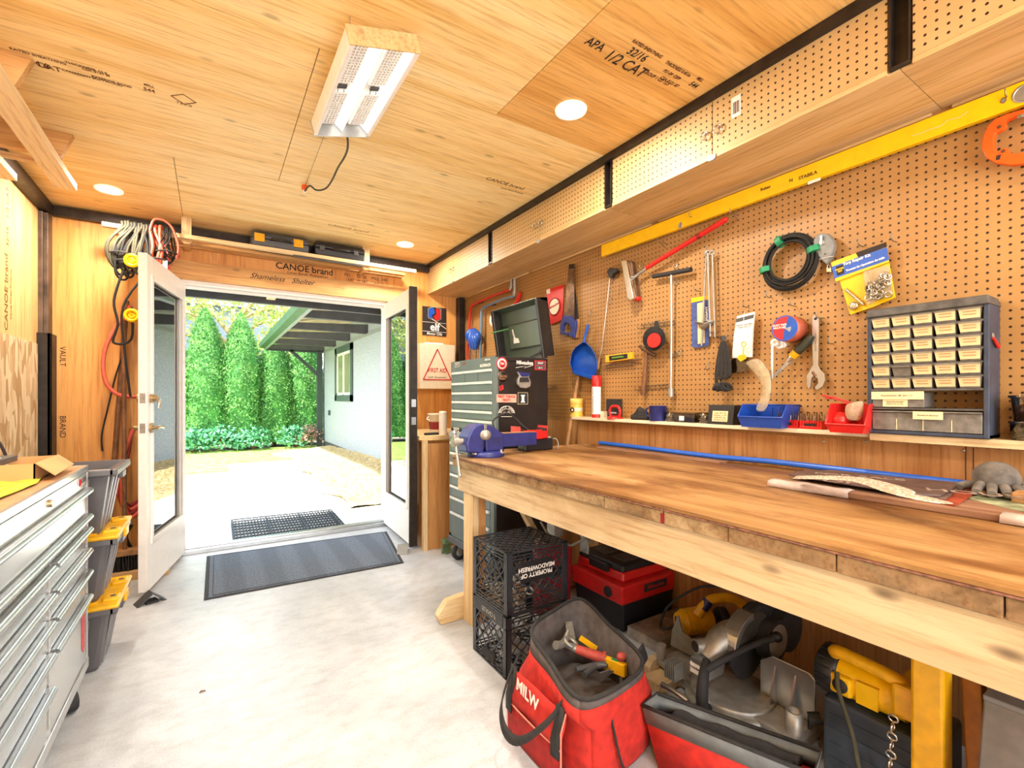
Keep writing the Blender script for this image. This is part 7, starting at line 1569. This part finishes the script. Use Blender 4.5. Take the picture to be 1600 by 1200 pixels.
# stacked totes
M_tote = plain('tote_grey', '#5c5a5c', .38, 0, .06, 8); TX_, TY_ = -.625, 2.86
def tote(z, lid, label, grp='grey totes stacked beside the stainless chest'):
    t = thing('storage_tote', label, 'storage tote', (TX_, TY_, z), group=grp); H_ = .285; W_, D_ = .50, .37
    mb = MB(); mb.frustum((0, 0, 0), (W_*.84, D_*.80), (W_, D_), H_); 
    if lid: mb.build('body', M_tote, t, bevel=.02)
    else:
        mb = MB(); w0, d0, w1, d1 = W_*.42, D_*.40, W_/2, D_/2
        mb.add([(-w0, -d0, 0), (w0, -d0, 0), (w0, d0, 0), (-w0, d0, 0), (-w1, -d1, H_), (w1, -d1, H_), (w1, d1, H_), (-w1, d1, H_)], [(0, 3, 2, 1), (0, 1, 5, 4), (1, 2, 6, 5), (2, 3, 7, 6), (3, 0, 4, 7)]); mb.build('body', M_tote, t, solid=.004)
    mb = MB()
    for sy in (-1, 1):
        for k in range(5): x = -.18+.09*k; mb.bar((x*.86, sy*D_*.405, .012), (x, sy*D_*.497, H_-.04), .012, .006, (0, 1, 0))
    for k in range(3): y = -.09+.09*k; mb.bar((W_*.425, y*.85, .012), (W_*.503, y, H_-.04), .03, .007, (1, 0, 0)); mb.bar((-W_*.425, y*.85, .012), (-W_*.503, y, H_-.04), .03, .007, (1, 0, 0))
    mb.build('wall_ribs', plain('tote_rib_highlight', '#858386', .35, 0, .05), t)  # lighter grey paints the highlights along the ribs into their colour
    mb = MB(); h0 = H_-.03
    mb.box(-W_/2-.02, -D_/2-.018, h0, W_/2+.02, -D_/2+.0, H_); mb.box(-W_/2-.02, D_/2, h0, W_/2+.02, D_/2+.018, H_); mb.box(-W_/2-.03, -D_/2-.018, h0, -W_/2, D_/2+.018, H_); mb.box(W_/2, -D_/2-.018, h0, W_/2+.03, D_/2+.018, H_)
    mb.build('rim', M_tote, t, bevel=.006)
    mb = MB(); mb.box(W_/2+.012, -.05, h0-.03, W_/2+.03, .05, h0); mb.build('grip', M_tote, t, bevel=.004)
    if lid:
        mb = MB(); mb.box(-W_/2-.036, -D_/2-.024, H_-.004, W_/2+.036, D_/2+.024, H_+.014); l = mb.build('lid', M_yelp, t, bevel=.012)
        mb = MB(); mb.box(-W_/2+.03, -D_/2+.03, H_+.012, W_/2-.045, D_/2-.03, H_+.02); mb.build('raised_panel', M_yelp, l, bevel=.005)
        for sy in (-1, 1): mb = MB(); mb.box(W_/2-.03, sy*.115-.035, H_+.008, W_/2+.03, sy*.115+.035, H_+.026); mb.build('lid_lug', M_yelp, l, bevel=.008)
        for sy in (-1, 1): mb = MB(); mb.cyl((W_/2+.004, sy*.115, H_+.0255), (W_/2+.004, sy*.115, H_+.0275), .011, n=14); mb.build('lug_hole', M_dgrey, l)
        mb = MB(); mb.box(W_/2+.028, -.04, H_-.035, W_/2+.042, .04, H_+.006); mb.build('latch', M_yelp, l, bevel=.004)
    return t
tote(0, True, 'grey tote with yellow lid standing on the floor, lowest of the stack')
tote(.3015, True, 'grey tote with yellow lid in the middle of the stack')
tote(.603, False, 'open grey tote without lid on top of the stack')
t = thing('pink_rag', 'pinkish rag in the open top tote', 'rag', (TX_+.05, TY_, .62)); rs = random.Random(8)
mb = MB(); mb.sheet([[Vector((-.2+.06*i, -.12+.05*j, .22+.02*math.sin(i+2*j)+rs.uniform(-.01, .01))) for i in range(7)] for j in range(5)]); mb.build('rag', plain('rag_pink', '#c77a70', .9), t, solid=.004, sub=1)

# ---------------------------------------------------------------- mats
P_ = [PZ(u, v, 0) for u, v in ((323, 870), (604, 831), (631, 880), (318.5, 938.5))]
t = thing('doormat', 'dark blue-grey ribbed doormat on the concrete inside the doors', 'doormat', (P_[0]+P_[1]+P_[2]+P_[3])/4)
def matmat():
    m, t_, b = nt('mat_fabric'); co = coords(t_); n = noise(t_, co, 90, 5, .7); w_ = t_.nodes.new('ShaderNodeTexWave'); w_.inputs['Scale'].default_value = 1.3; w_.inputs['Distortion'].default_value = .4; t_.links.new(co, w_.inputs['Vector'])
    c = ramp(t_, n, [(.3, '#48525f'), (.6, '#707b8a'), (.8, '#a0abb8')]); c = mixc(t_, .3, c, ramp(t_, w_.outputs['Color'], [(.3, '#8d9097'), (.7, '#ffffff')]), 'MULTIPLY')
    t_.links.new(c, b.inputs['Base Color']); b.inputs['Roughness'].default_value = .9; bump(t_, b, n, .9, .006); return m
mb = MB(); mb.prism([p+EZ*.001 for p in P_], (0, 0, .004)); mb.build('rubber_base', M_rubber, t, True)
cc = (P_[0]+P_[1]+P_[2]+P_[3])/4
mb = MB(); mb.prism([cc+(p-cc)*.965+EZ*.005 for p in P_], (0, 0, .005)); mb.build('pile', matmat(), t, True)
mb = MB(); mb.tube([cc+(p-cc)*.93+EZ*.0095 for p in P_], .0035, 4, True); mb.build('border_rib', M_rubber, t, True)
# ---------------------------------------------------------------- outdoors
GZ = -.02
M_lawn = speckle('lawn', [(.3, '#6c8f32'), (.5, '#93b04c'), (.7, '#b9cc78')], 9, .95, .6, .02)
M_gravel = speckle('gravel', [(.1, '#8f8470'), (.5, '#b8ad98'), (.9, '#dcd4c4')], 38, .95, .8, .02, True)
M_straw = speckle('straw', [(.25, '#8a6a38'), (.45, '#c0a26a'), (.7, '#e4d4b0')], 22, .95, .8, .03)
M_slab = speckle('pale_concrete', [(.3, '#cfcac0'), (.7, '#efece6')], 6, .9, .2, .004)
M_soil = plain('soil', '#6a5238', .95, 0, .2, 9)
mb = MB(); mb.box(-14, YF+.13, -.2, 14, 24, GZ-.02); struct(mb.build('ground_gravel', M_gravel, origin=(0, 0, 0)))
mb = MB(); mb.box(-14, 10.3, -.1, 2.3, 12.9, GZ-.008); struct(mb.build('lawn', M_lawn, origin=(0, 0, 0)))
mb = MB(); mb.box(-4, 9.2, -.1, .3, 10.32, GZ-.009); mb.M = Matrix.Identity(4); struct(mb.build('lawn', M_lawn, origin=(0, 0, 0)))
mb = MB(); mb.box(OX0-.6, YF+.13, -.12, OX1+.9, 5.25, GZ+.012); struct(mb.build('ground_apron', M_slab, origin=(0, 0, 0)))
# straw-covered strip rising toward the house wall
mb = MB(); rs = random.Random(1); ny, nx = 26, 10
mb.sheet([[Vector((1.22+.18*math.sin(j*.7)*(i == 0)+(2.36-1.22)*i/nx, 5.3+(11.6-5.3)*j/ny, GZ-.012+.02*(i > 0)+.20*(i/nx)**1.6*min(1, j/8)*max(0, 1-abs(j/ny-.35)*.9)+rs.uniform(0, .02)*(i > 0))) for i in range(nx+1)] for j in range(ny+1)])
struct(mb.build('ground_straw_bank', M_straw, origin=(0, 0, 0)))
t = tag(MB().box(0, 0, 0, .01, .01, .001).build('straw_litter', M_straw, origin=(0, 0, 0)), kind='stuff'); bpy.data.objects.remove(t)
mb = MB()
for k in range(2600):
    if k % 3: x = rs.uniform(1.25, 2.24); y = rs.uniform(5.4, 10.5); zz_ = .02+.17*((x-1.22)/1.14)**1.6*min(1, (y-5.3)/1.9)
    else: x = rs.uniform(-1.4, .1); y = rs.uniform(5.3, 9.5); zz_ = GZ-.01
    a = rs.uniform(0, 3.14); L_ = rs.uniform(.02, .07); d = Vector((math.cos(a), math.sin(a), rs.uniform(-.1, .3)))*L_; p = Vector((x, y, zz_+.004)); w_ = Vector((-d.y, d.x, 0)).normalized()*.004
    mb.add([p-w_, p+w_, p+d+w_, p+d-w_], [(0, 1, 2, 3)])
o = mb.build('straw_litter', plain('straw_stalk', '#a8864a', .9, 0, .3, 3), origin=(0, 0, 0)); tag(o, 'dry straw and leaf litter scattered beside the paving', 'straw', kind='stuff')
k = 0
for y0_, y1_ in ((5.28, 6.18), (6.2, 7.1), (7.12, 8.02), (8.04, 8.94), (8.96, 9.9)):
    k += 1; x0, x1 = .1+.03*k, 1.14+.02*k; mb = MB(); mb.box(x0, y0_, -.1, x1, y1_, GZ+.006+.002*(k % 2))
    struct(mb.build('ground_paving', M_slab, bevel=.008))
# rubber grid mat outside
P_ = [PZ(u, v, 0.0) for u, v in ((362, 813), (517, 797), (540, 823), (366, 847))]
t = thing('grid_mat', 'black perforated rubber mat lying outside the threshold', 'rubber mat', (P_[0]+P_[1]+P_[2]+P_[3])/4)
A0, B0, C0, D0 = [p+EZ*.005 for p in P_]
mb = MB(); n1, n2 = 34, 8
for i in range(n1+1): a = A0.lerp(B0, i/n1); b = D0.lerp(C0, i/n1); mb.bar(a, b, .02 if i % 11 == 0 else .008, .01)
for j in range(n2+1): a = A0.lerp(D0, j/n2); b = B0.lerp(C0, j/n2); mb.bar(a, b, .009, .01)
mb.build('rubber_grid', plain('mat_rubber', '#2c3038', .7, 0, .1), t, True)
# garage eave above the doors
M_fas = plain('fascia_grey', '#55565a', .6, 0, .1, 8)
p_ = PY(400, 473, 4.80).z; q_ = PY(400, 449, 4.80).z
mb = MB(); mb.box(-3, 4.80, p_, 4, 4.85, q_+.03); mb.box(-3, YF+.09, q_+.01, 4, 4.80, q_+.03); struct(mb.build('roof_eave', M_fas))
for u in (422, 600):
    x = PY(u, 460, 4.7).x; mb = MB(); mb.prism([(x-.03, YF+.10, q_+.008), (x-.03, YF+.10, q_-.10), (x-.03, 4.70, p_+.02), (x-.03, 4.79, q_-.02), (x-.03, 4.79, q_+.008)], (.07, 0, 0)); struct(mb.build('roof_bracket', M_pine_z))
mb = MB(); mb.box(-3.2, YF+.09, 0, OX0-.0, YF+.11, 2.5); mb.box(OX1, YF+.09, 0, 4, YF+.11, 2.5); mb.box(OX0, YF+.09, OZ, OX1, YF+.11, 2.5); struct(mb.build('wall_outside', M_lgrey))

# neighbouring house
HX, HY0, HY1 = 2.36, 5.0, 12.4
M_stucco = speckle('stucco', [(.3, '#8f979e'), (.6, '#abb2b8'), (.8, '#c6ccd1')], 30, .9, .9, .02)
h = thing('house', 'white stucco house with grey rafter eave and gutter right of the path', 'house', (4, 9, 0))
mb = MB(); mb.box(HX, HY0, .12, 6, HY1, 2.9); mb.build('stucco_wall', M_stucco, h, True)
mb = MB(); mb.box(HX-.012, HY0, -.1, 6, HY1+.01, .13); mb.build('foundation', M_dgrey, h, True)
wy0, wy1 = PX(552, 580, HX).y, PX(525, 580, HX).y; wz0, wz1 = 1.12, 2.28
mb = MB(); b_ = .13
mb.box(HX-.03, wy0, wz0, HX-.001, wy1, wz0+b_); mb.box(HX-.03, wy0, wz1-b_, HX-.001, wy1, wz1); mb.box(HX-.03, wy0, wz0, HX-.001, wy0+b_*1.2, wz1); mb.box(HX-.03, wy1-b_*1.2, wz0, HX-.001, wy1, wz1); wn = mb.build('window_trim', plain('trim_green_grey', '#4a5a54', .5, 0, .08), h, True)
mb = MB(); y0_, y1_ = wy0+b_*1.2, wy1-b_*1.2; z0, z1 = wz0+b_, wz1-b_; e_ = .05
mb.box(HX-.02, y0_, z0, HX-.002, y1_, z0+e_); mb.box(HX-.02, y0_, z1-e_, HX-.002, y1_, z1); mb.box(HX-.02, y0_, z0, HX-.002, y0_+e_, z1); mb.box(HX-.02, y1_-e_, z0, HX-.002, y1_, z1); mb.box(HX-.02, (y0_+y1_)/2-.03, z0, HX-.002, (y0_+y1_)/2+.03, z1); mb.build('sash', M_white, wn, True)
mb = MB(); mb.box(HX-.006, y0_, z0, HX-.003, y1_, z1); mb.build('pane', plain('window_pane', '#8a8f72', .08, 0, .1, 1.5), wn, True)
GXo, EZ0 = .98, 2.36
mb = MB(); mb.prism([(HX, HY0, 2.34), (HX, HY0, 2.42), (GXo+.1, HY0, 2.42), (GXo+.1, HY0, 2.38)], (0, .01, 0)) if 0 else None
for k in range(6):
    y = HY0+.9+k*1.28; mb = MB(); mb.prism([(HX-.001, y, 2.335), (GXo+.12, y, 2.335), (GXo+.12, y, 2.44), (HX-.001, y, 2.50)], (0, .09, 0)); mb.build('rafter', M_fas, h, True)
mb = MB(); mb.box(HX-.025, HY0, 2.30, HX-.001, HY1, 2.34); mb.build('frieze_board', M_lgrey, h, True)
mb = MB(); mb.prism([(GXo+.02, HY0, 2.445), (6, HY0, 3.3), (6, HY0, 3.34), (GXo+.02, HY0, 2.475)], (0, HY1-HY0+.1, 0)); mb.build('roof_deck', plain('roof_deck', '#b9a98c', .8, 0, .2, 4), h, True)
mb = MB(); mb.box(GXo+.08, HY0, 2.33, GXo+.12, HY1+.1, 2.46); mb.build('fascia', M_lgrey, h, True)
mb = MB(); mb.prism([(GXo+.08, HY0, 2.35), (GXo-.02, HY0, 2.37), (GXo-.05, HY0, 2.455), (GXo+.08, HY0, 2.455)], (0, HY1-HY0+.1, 0)); mb.build('gutter', plain('gutter_green', '#4f6a55', .4, .1, .08, 3), h, True)
M_dpost = plain('post_dark', '#3f4648', .6, 0, .1)
mb = MB(); mb.box(HX-.16, HY1-.12, -.05, HX-.05, HY1, 2.33); mb.build('corner_post', M_dpost, h, True)
mb = MB(); mb.bar((HX-.1, HY1-.06, 1.72), (GXo+.62, HY1-.06, 2.33), .07, .08, (0, 1, 0)); mb.build('knee_brace', M_dpost, h, True)
mb = MB(); mb.box(GXo+.1, HY1-.1, 2.30, HX, HY1-.02, 2.345); mb.build('end_beam', M_dpost, h, True)
mb = MB(); mb.tube([(HX-.02, PX(516, 660, HX).y, .9), (HX-.02, PX(516, 660, HX).y, .78)], .03, 8); mb.build('outlet_cover', M_dpost, h, True)
# back fence / house beyond
mb = MB(); mb.box(-7, 19, 0, 2.0, 21, 4.3); fb = thing('far_house', 'pale grey house partly seen above the hedge', 'house', (-2, 20, 0)); mb.build('wall', plain('far_wall', '#8f9aaa', .8, 0, .04), fb, True)
mb = MB(); mb.prism([(-7.5, 18.6, 4.3), (2.4, 18.6, 4.3), (2.4, 20, 5.4), (-7.5, 20, 5.4)], (0, 2.4, 0)); mb.build('roof', plain('far_roof', '#6c7684', .8), fb, True)
mb = MB(); mb.box(1.5, 13.9, 0, 6, 13.95, 2.0); struct(mb.build('garden_fence', M_lgrey))

# cedar hedge: one tree with its own foliage and stem, then copied
def leafmat(name, a, b_, c, sc=3):
    m, t_, b = nt(name); n = noise(t_, coords(t_), sc, 6, .7); t_.links.new(ramp(t_, n, [(.3, a), (.5, b_), (.68, c)]), b.inputs['Base Color']); b.inputs['Roughness'].default_value = .7
    try: b.inputs['Subsurface Weight'].default_value = 0
    except Exception: pass
    return m
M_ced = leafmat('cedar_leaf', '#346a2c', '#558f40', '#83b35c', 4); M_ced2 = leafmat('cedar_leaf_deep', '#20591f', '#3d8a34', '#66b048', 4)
M_shr = leafmat('shrub_leaf', '#357a50', '#5aa074', '#88c496', 8); M_dec = leafmat('yellow_green_leaf', '#86a040', '#aec060', '#d0d898', 5)  # deciduous crowns get their own yellow-green
def cedar(seed, H_=3.02, R=.60):
    r = random.Random(seed); cr = MB()
    vs = []; fs = []
    n, m_ = 18, 16
    def rad(t_, a): return R*(1.0-.25*t_)*(1-t_**3.2)**.75*(1+.10*math.sin(3*a+seed+6*t_)+.06*math.sin(7*a-9*t_))
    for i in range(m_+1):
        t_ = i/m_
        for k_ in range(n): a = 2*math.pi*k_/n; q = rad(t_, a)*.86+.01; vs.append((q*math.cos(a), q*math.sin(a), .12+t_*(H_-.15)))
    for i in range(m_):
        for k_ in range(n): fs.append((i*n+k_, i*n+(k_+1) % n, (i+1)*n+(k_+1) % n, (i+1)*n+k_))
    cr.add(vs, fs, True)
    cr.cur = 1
    for q in range(8500):
        t_ = r.random()**.9; a = r.uniform(math.pi*.93, math.pi*2.07) if q % 4 else r.uniform(0, 6.28); d0 = rad(t_, a)*r.uniform(.84, 1.08)
        p = Vector((d0*math.cos(a), d0*math.sin(a), .10+t_*(H_-.05)*r.uniform(.98, 1.03))); s_ = r.uniform(.022, .05)
        u_ = Vector((r.uniform(-1, 1), r.uniform(-1, 1), r.uniform(.2, 1.6))).normalized(); v_ = u_.cross(Vector((math.cos(a), math.sin(a), r.uniform(-.5, .5)))).normalized()
        cr.add([p-v_*s_*.45, p+u_*s_-v_*s_*.1, p+u_*s_*1.5, p+v_*s_*.45], [(0, 1, 2, 3)])
    return cr
hx0 = [-5.3+.74*k for k in range(11)]
pos = ['far left, first seen through the left door glass', 'second from left', 'third from left', 'fourth from left']
base = None; meshes = []
for sd_ in range(3):
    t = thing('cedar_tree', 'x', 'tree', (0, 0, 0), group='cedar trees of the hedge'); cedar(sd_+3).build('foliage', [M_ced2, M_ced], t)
    mb = MB(); mb.tube([(0, 0, -.1), (0, 0, .4)], [.06, .05], 8); mb.build('stem', M_brown, t); meshes.append(t)
rs = random.Random(17)
ords = ['first', 'second', 'third', 'fourth', 'fifth', 'sixth', 'seventh', 'eighth', 'ninth', 'tenth', 'eleventh']
tr_list = []
for k, x in enumerate(hx0):
    src = meshes[k % 3]; lab = 'green cedar in the clipped hedge behind the lawn, %s from the left' % ords[k]
    loc = (x, 13.35+rs.uniform(-.08, .08), GZ); sc_ = rs.uniform(.93, 1.09); s3 = (1, 1, sc_)
    if k < 3: src.location = loc; src['label'] = lab; src.scale = s3; src.rotation_euler = (0, 0, 0)
    else: copy_tree(src, loc, (0, 0, rs.uniform(-.3, .3)), lab, scale=s3)
# low shrubs
def leafy(r, c, rad_, n, s0, s1, sc=(1, 1, 1), mb=None):
    mb = mb or MB()
    for q in range(n):
        a, e = r.uniform(0, 6.28), math.asin(r.uniform(-.4, 1)); p = Vector(c)+Vector((math.cos(a)*math.cos(e)*sc[0], math.sin(a)*math.cos(e)*sc[1], math.sin(e)*sc[2]))*rad_*r.uniform(.45, 1.05); s_ = r.uniform(s0, s1)
        u_ = Vector((r.uniform(-1, 1), r.uniform(-1, 1), r.uniform(-.4, 1))).normalized(); v_ = u_.cross(Vector((r.uniform(-1, 1), r.uniform(-1, 1), r.uniform(-1, 1)))).normalized()
        mb.add([p-v_*s_*.4, p+u_*s_*.5-v_*s_*.3, p+u_*s_, p+v_*s_*.4], [(0, 1, 2, 3)])
    return mb
SB = ['low blue-green leafy shrub at the hedge foot, leftmost one', 'low blue-green shrub at the hedge foot, largest, left of centre', 'low blue-green shrub at the hedge foot, in the middle of the lawn edge', 'low blue-green shrub at the hedge foot near the house corner']
for k, (u, R_) in enumerate(((300, .34), (345, .42), (397, .36), (461, .36))):
    p = PY(u, 690, 12.55); t = thing('leafy_shrub', SB[k], 'shrub', (p.x, 12.55, GZ), group='low shrubs at the hedge foot')
    leafy(random.Random(k), (0, 0, .18), R_, 420, .05, .11, (1.15, .8, 1)).build('foliage', M_shr, t); mb = MB()
    for q in range(4): mb.tube([(0, 0, 0), (.2*math.cos(q*1.6), .15*math.sin(q*1.6), .3)], .01, 5)
    mb.build('stems', M_brown, t)
p = PY(487, 675, 12.45); t = thing('leafy_shrub', 'small purplish-brown shrub right beside the dark corner post', 'shrub', (p.x, 12.45, GZ), group='low shrubs at the hedge foot'); leafy(random.Random(9), (0, 0, .25), .3, 300, .05, .1).build('foliage', leafmat('plum_leaf', '#6b4a44', '#a07a6a', '#c9a898', 8), t)
mb = MB(); mb.tube([(0, 0, 0), (0, 0, .3)], .012, 5); mb.build('stems', M_brown, t)
# deciduous trees behind the hedge
def tree(x, y, h_, seed, label):
    r = random.Random(seed); t = thing('leafy_tree', label, 'tree', (x, y, GZ)); mb = MB(); tips = []
    mb.tube([(0, 0, 0), (.05, 0, h_*.35), (.12, 0, h_*.55)], [.16, .12, .09], 8, sm=3)
    for k in range(9):
        a = r.uniform(0, 6.28); z = h_*r.uniform(.38, .6); e = Vector((math.cos(a)*h_*.28, math.sin(a)*h_*.2, z+h_*r.uniform(.12, .38))); mb.tube([(.08, 0, z), (e.x*.5, e.y*.5, (z+e.z)/2+.2), e], [.06, .04, .015], 6, sm=3); tips.append(e)
        tips.append(Vector((e.x*.6, e.y*.6, (z+e.z)/2+.3)))
    mb.build('trunk', plain('bark', '#b39a6c', .8, 0, .2), t); mb = MB()
    for e in tips: leafy(r, e, h_*.15, 120, .07, .15, (1.2, 1, .8), mb)
    mb.build('crown', M_dec, t)
tree(-2.6, 16.2, 5.6, 1, 'yellow-green leafy tree rising behind the left part of the hedge')
tree(.35, 16.0, 5.4, 2, 'yellow-green leafy tree behind the hedge next to the gutter end')
tree(2.5, 15.6, 4.6, 5, 'yellow-green leafy tree glimpsed between hedge and house corner')
tree(-6.0, 16.5, 5.6, 7, 'yellow-green leafy tree far left beyond the hedge')
# ---------------------------------------------------------------- camera, light
cam = bpy.data.cameras.new('camera'); co = bpy.data.objects.new('camera', cam); COL.objects.link(co)
cam.sensor_width = 36; cam.lens = F/1600*36; cam.shift_y = 21/1600; cam.clip_start = .02; cam.clip_end = 200
co.location = (0, 0, EYE); co.rotation_euler = (math.pi/2, 0, -TH); SC.camera = co
w = bpy.data.worlds.new('world'); SC.world = w; w.use_nodes = True
wt = w.node_tree; bg = wt.nodes['Background']
tc = wt.nodes.new('ShaderNodeTexCoord'); sp = wt.nodes.new('ShaderNodeSeparateXYZ'); wt.links.new(tc.outputs['Generated'], sp.inputs[0])
rp = wt.nodes.new('ShaderNodeValToRGB'); rp.color_ramp.elements[0].color = (1, 1, 1, 1); rp.color_ramp.elements[1].color = (.62, .8, 1, 1)
rp.color_ramp.elements[0].position = .05; rp.color_ramp.elements[1].position = .8
wt.links.new(sp.outputs[2], rp.inputs[0]); wt.links.new(rp.outputs[0], bg.inputs[0]); bg.inputs[1].default_value = 4.2
def lamp(name, kind, loc, energy, color=(1, 1, 1), size=.1, rot=(0, 0, 0), **kw):
    l = bpy.data.lights.new(name, kind); l.energy = energy; l.color = color
    if kind == 'AREA': l.shape = 'DISK'; l.size = size
    if kind == 'POINT': l.shadow_soft_size = size
    for k, v in kw.items(): setattr(l, k, v)
    o = bpy.data.objects.new(name, l); COL.objects.link(o); o.location = loc; o.rotation_euler = rot; return o
sd = Vector((-.42, -.13, .88))
sun = lamp('sun', 'SUN', (0, 0, 8), 11.0, (1, .96, .88), rot=sd.to_track_quat('Z', 'Y').to_euler(), angle=.02)
WARM = (1, .91, .78)
for i, (x, y) in enumerate(DOWN):
    lamp('downlight_lamp', 'AREA', (x, y, ZC-.018), 17, WARM, .12)
lamp('high_bay_lamp', 'AREA', (.5, 1.89, 2.34), 12, (1, .96, .9), .25)
wl_ = lamp('added_rear_fill', 'AREA', (.6, YB-.06, 1.45), 47, (.97, .99, 1), 1, rot=(math.pi/2, 0, 0)); wl_.data.shape = 'RECTANGLE'; wl_.data.size = 2.3; wl_.data.size_y = 1.6  # fill lamp added behind the camera to brighten the room from the front
wl_.rotation_euler = Vector((0, -1, 0)).to_track_quat('Z', 'Y').to_euler()
# daylight portal of the doorway
l = bpy.data.lights.new('doorway_portal', 'AREA'); l.shape = 'RECTANGLE'; l.size = 1.55; l.size_y = 2.0; l.cycles.is_portal = True
o = bpy.data.objects.new('doorway_portal', l); COL.objects.link(o); o.location = (.6, YF+.12, 1.05); o.rotation_euler = (math.pi/2, 0, math.pi)
o.rotation_euler = Vector((0, 1, 0)).to_track_quat('Z', 'Y').to_euler()
SC.view_settings.view_transform = 'Standard'; SC.view_settings.look = 'None'; SC.view_settings.exposure = .44; SC.view_settings.gamma = 1.0
SC.cycles.use_denoising = True; SC.cycles.max_bounces = 9; SC.cycles.diffuse_bounces = 5; SC.cycles.glossy_bounces = 4; SC.cycles.transparent_max_bounces = 14
SC.cycles.sample_clamp_indirect = 4; SC.cycles.caustics_reflective = False; SC.cycles.caustics_refractive = False
# lettering becomes plain mesh
bpy.context.view_layer.update(); dg = bpy.context.evaluated_depsgraph_get()
for o in [o for o in SC.objects if o.type == 'FONT']:
    me = bpy.data.meshes.new_from_object(o.evaluated_get(dg)); n = bpy.data.objects.new('tmp', me); COL.objects.link(n); n.parent = o.parent; n.matrix_basis = o.matrix_basis.copy()
    nm = o.name
    if 'label' in o: n['label'] = o['label']
    bpy.data.objects.remove(o); n.name = nm
for o in SC.objects:
    if 'label' in o and o.parent and 0: del o['label']
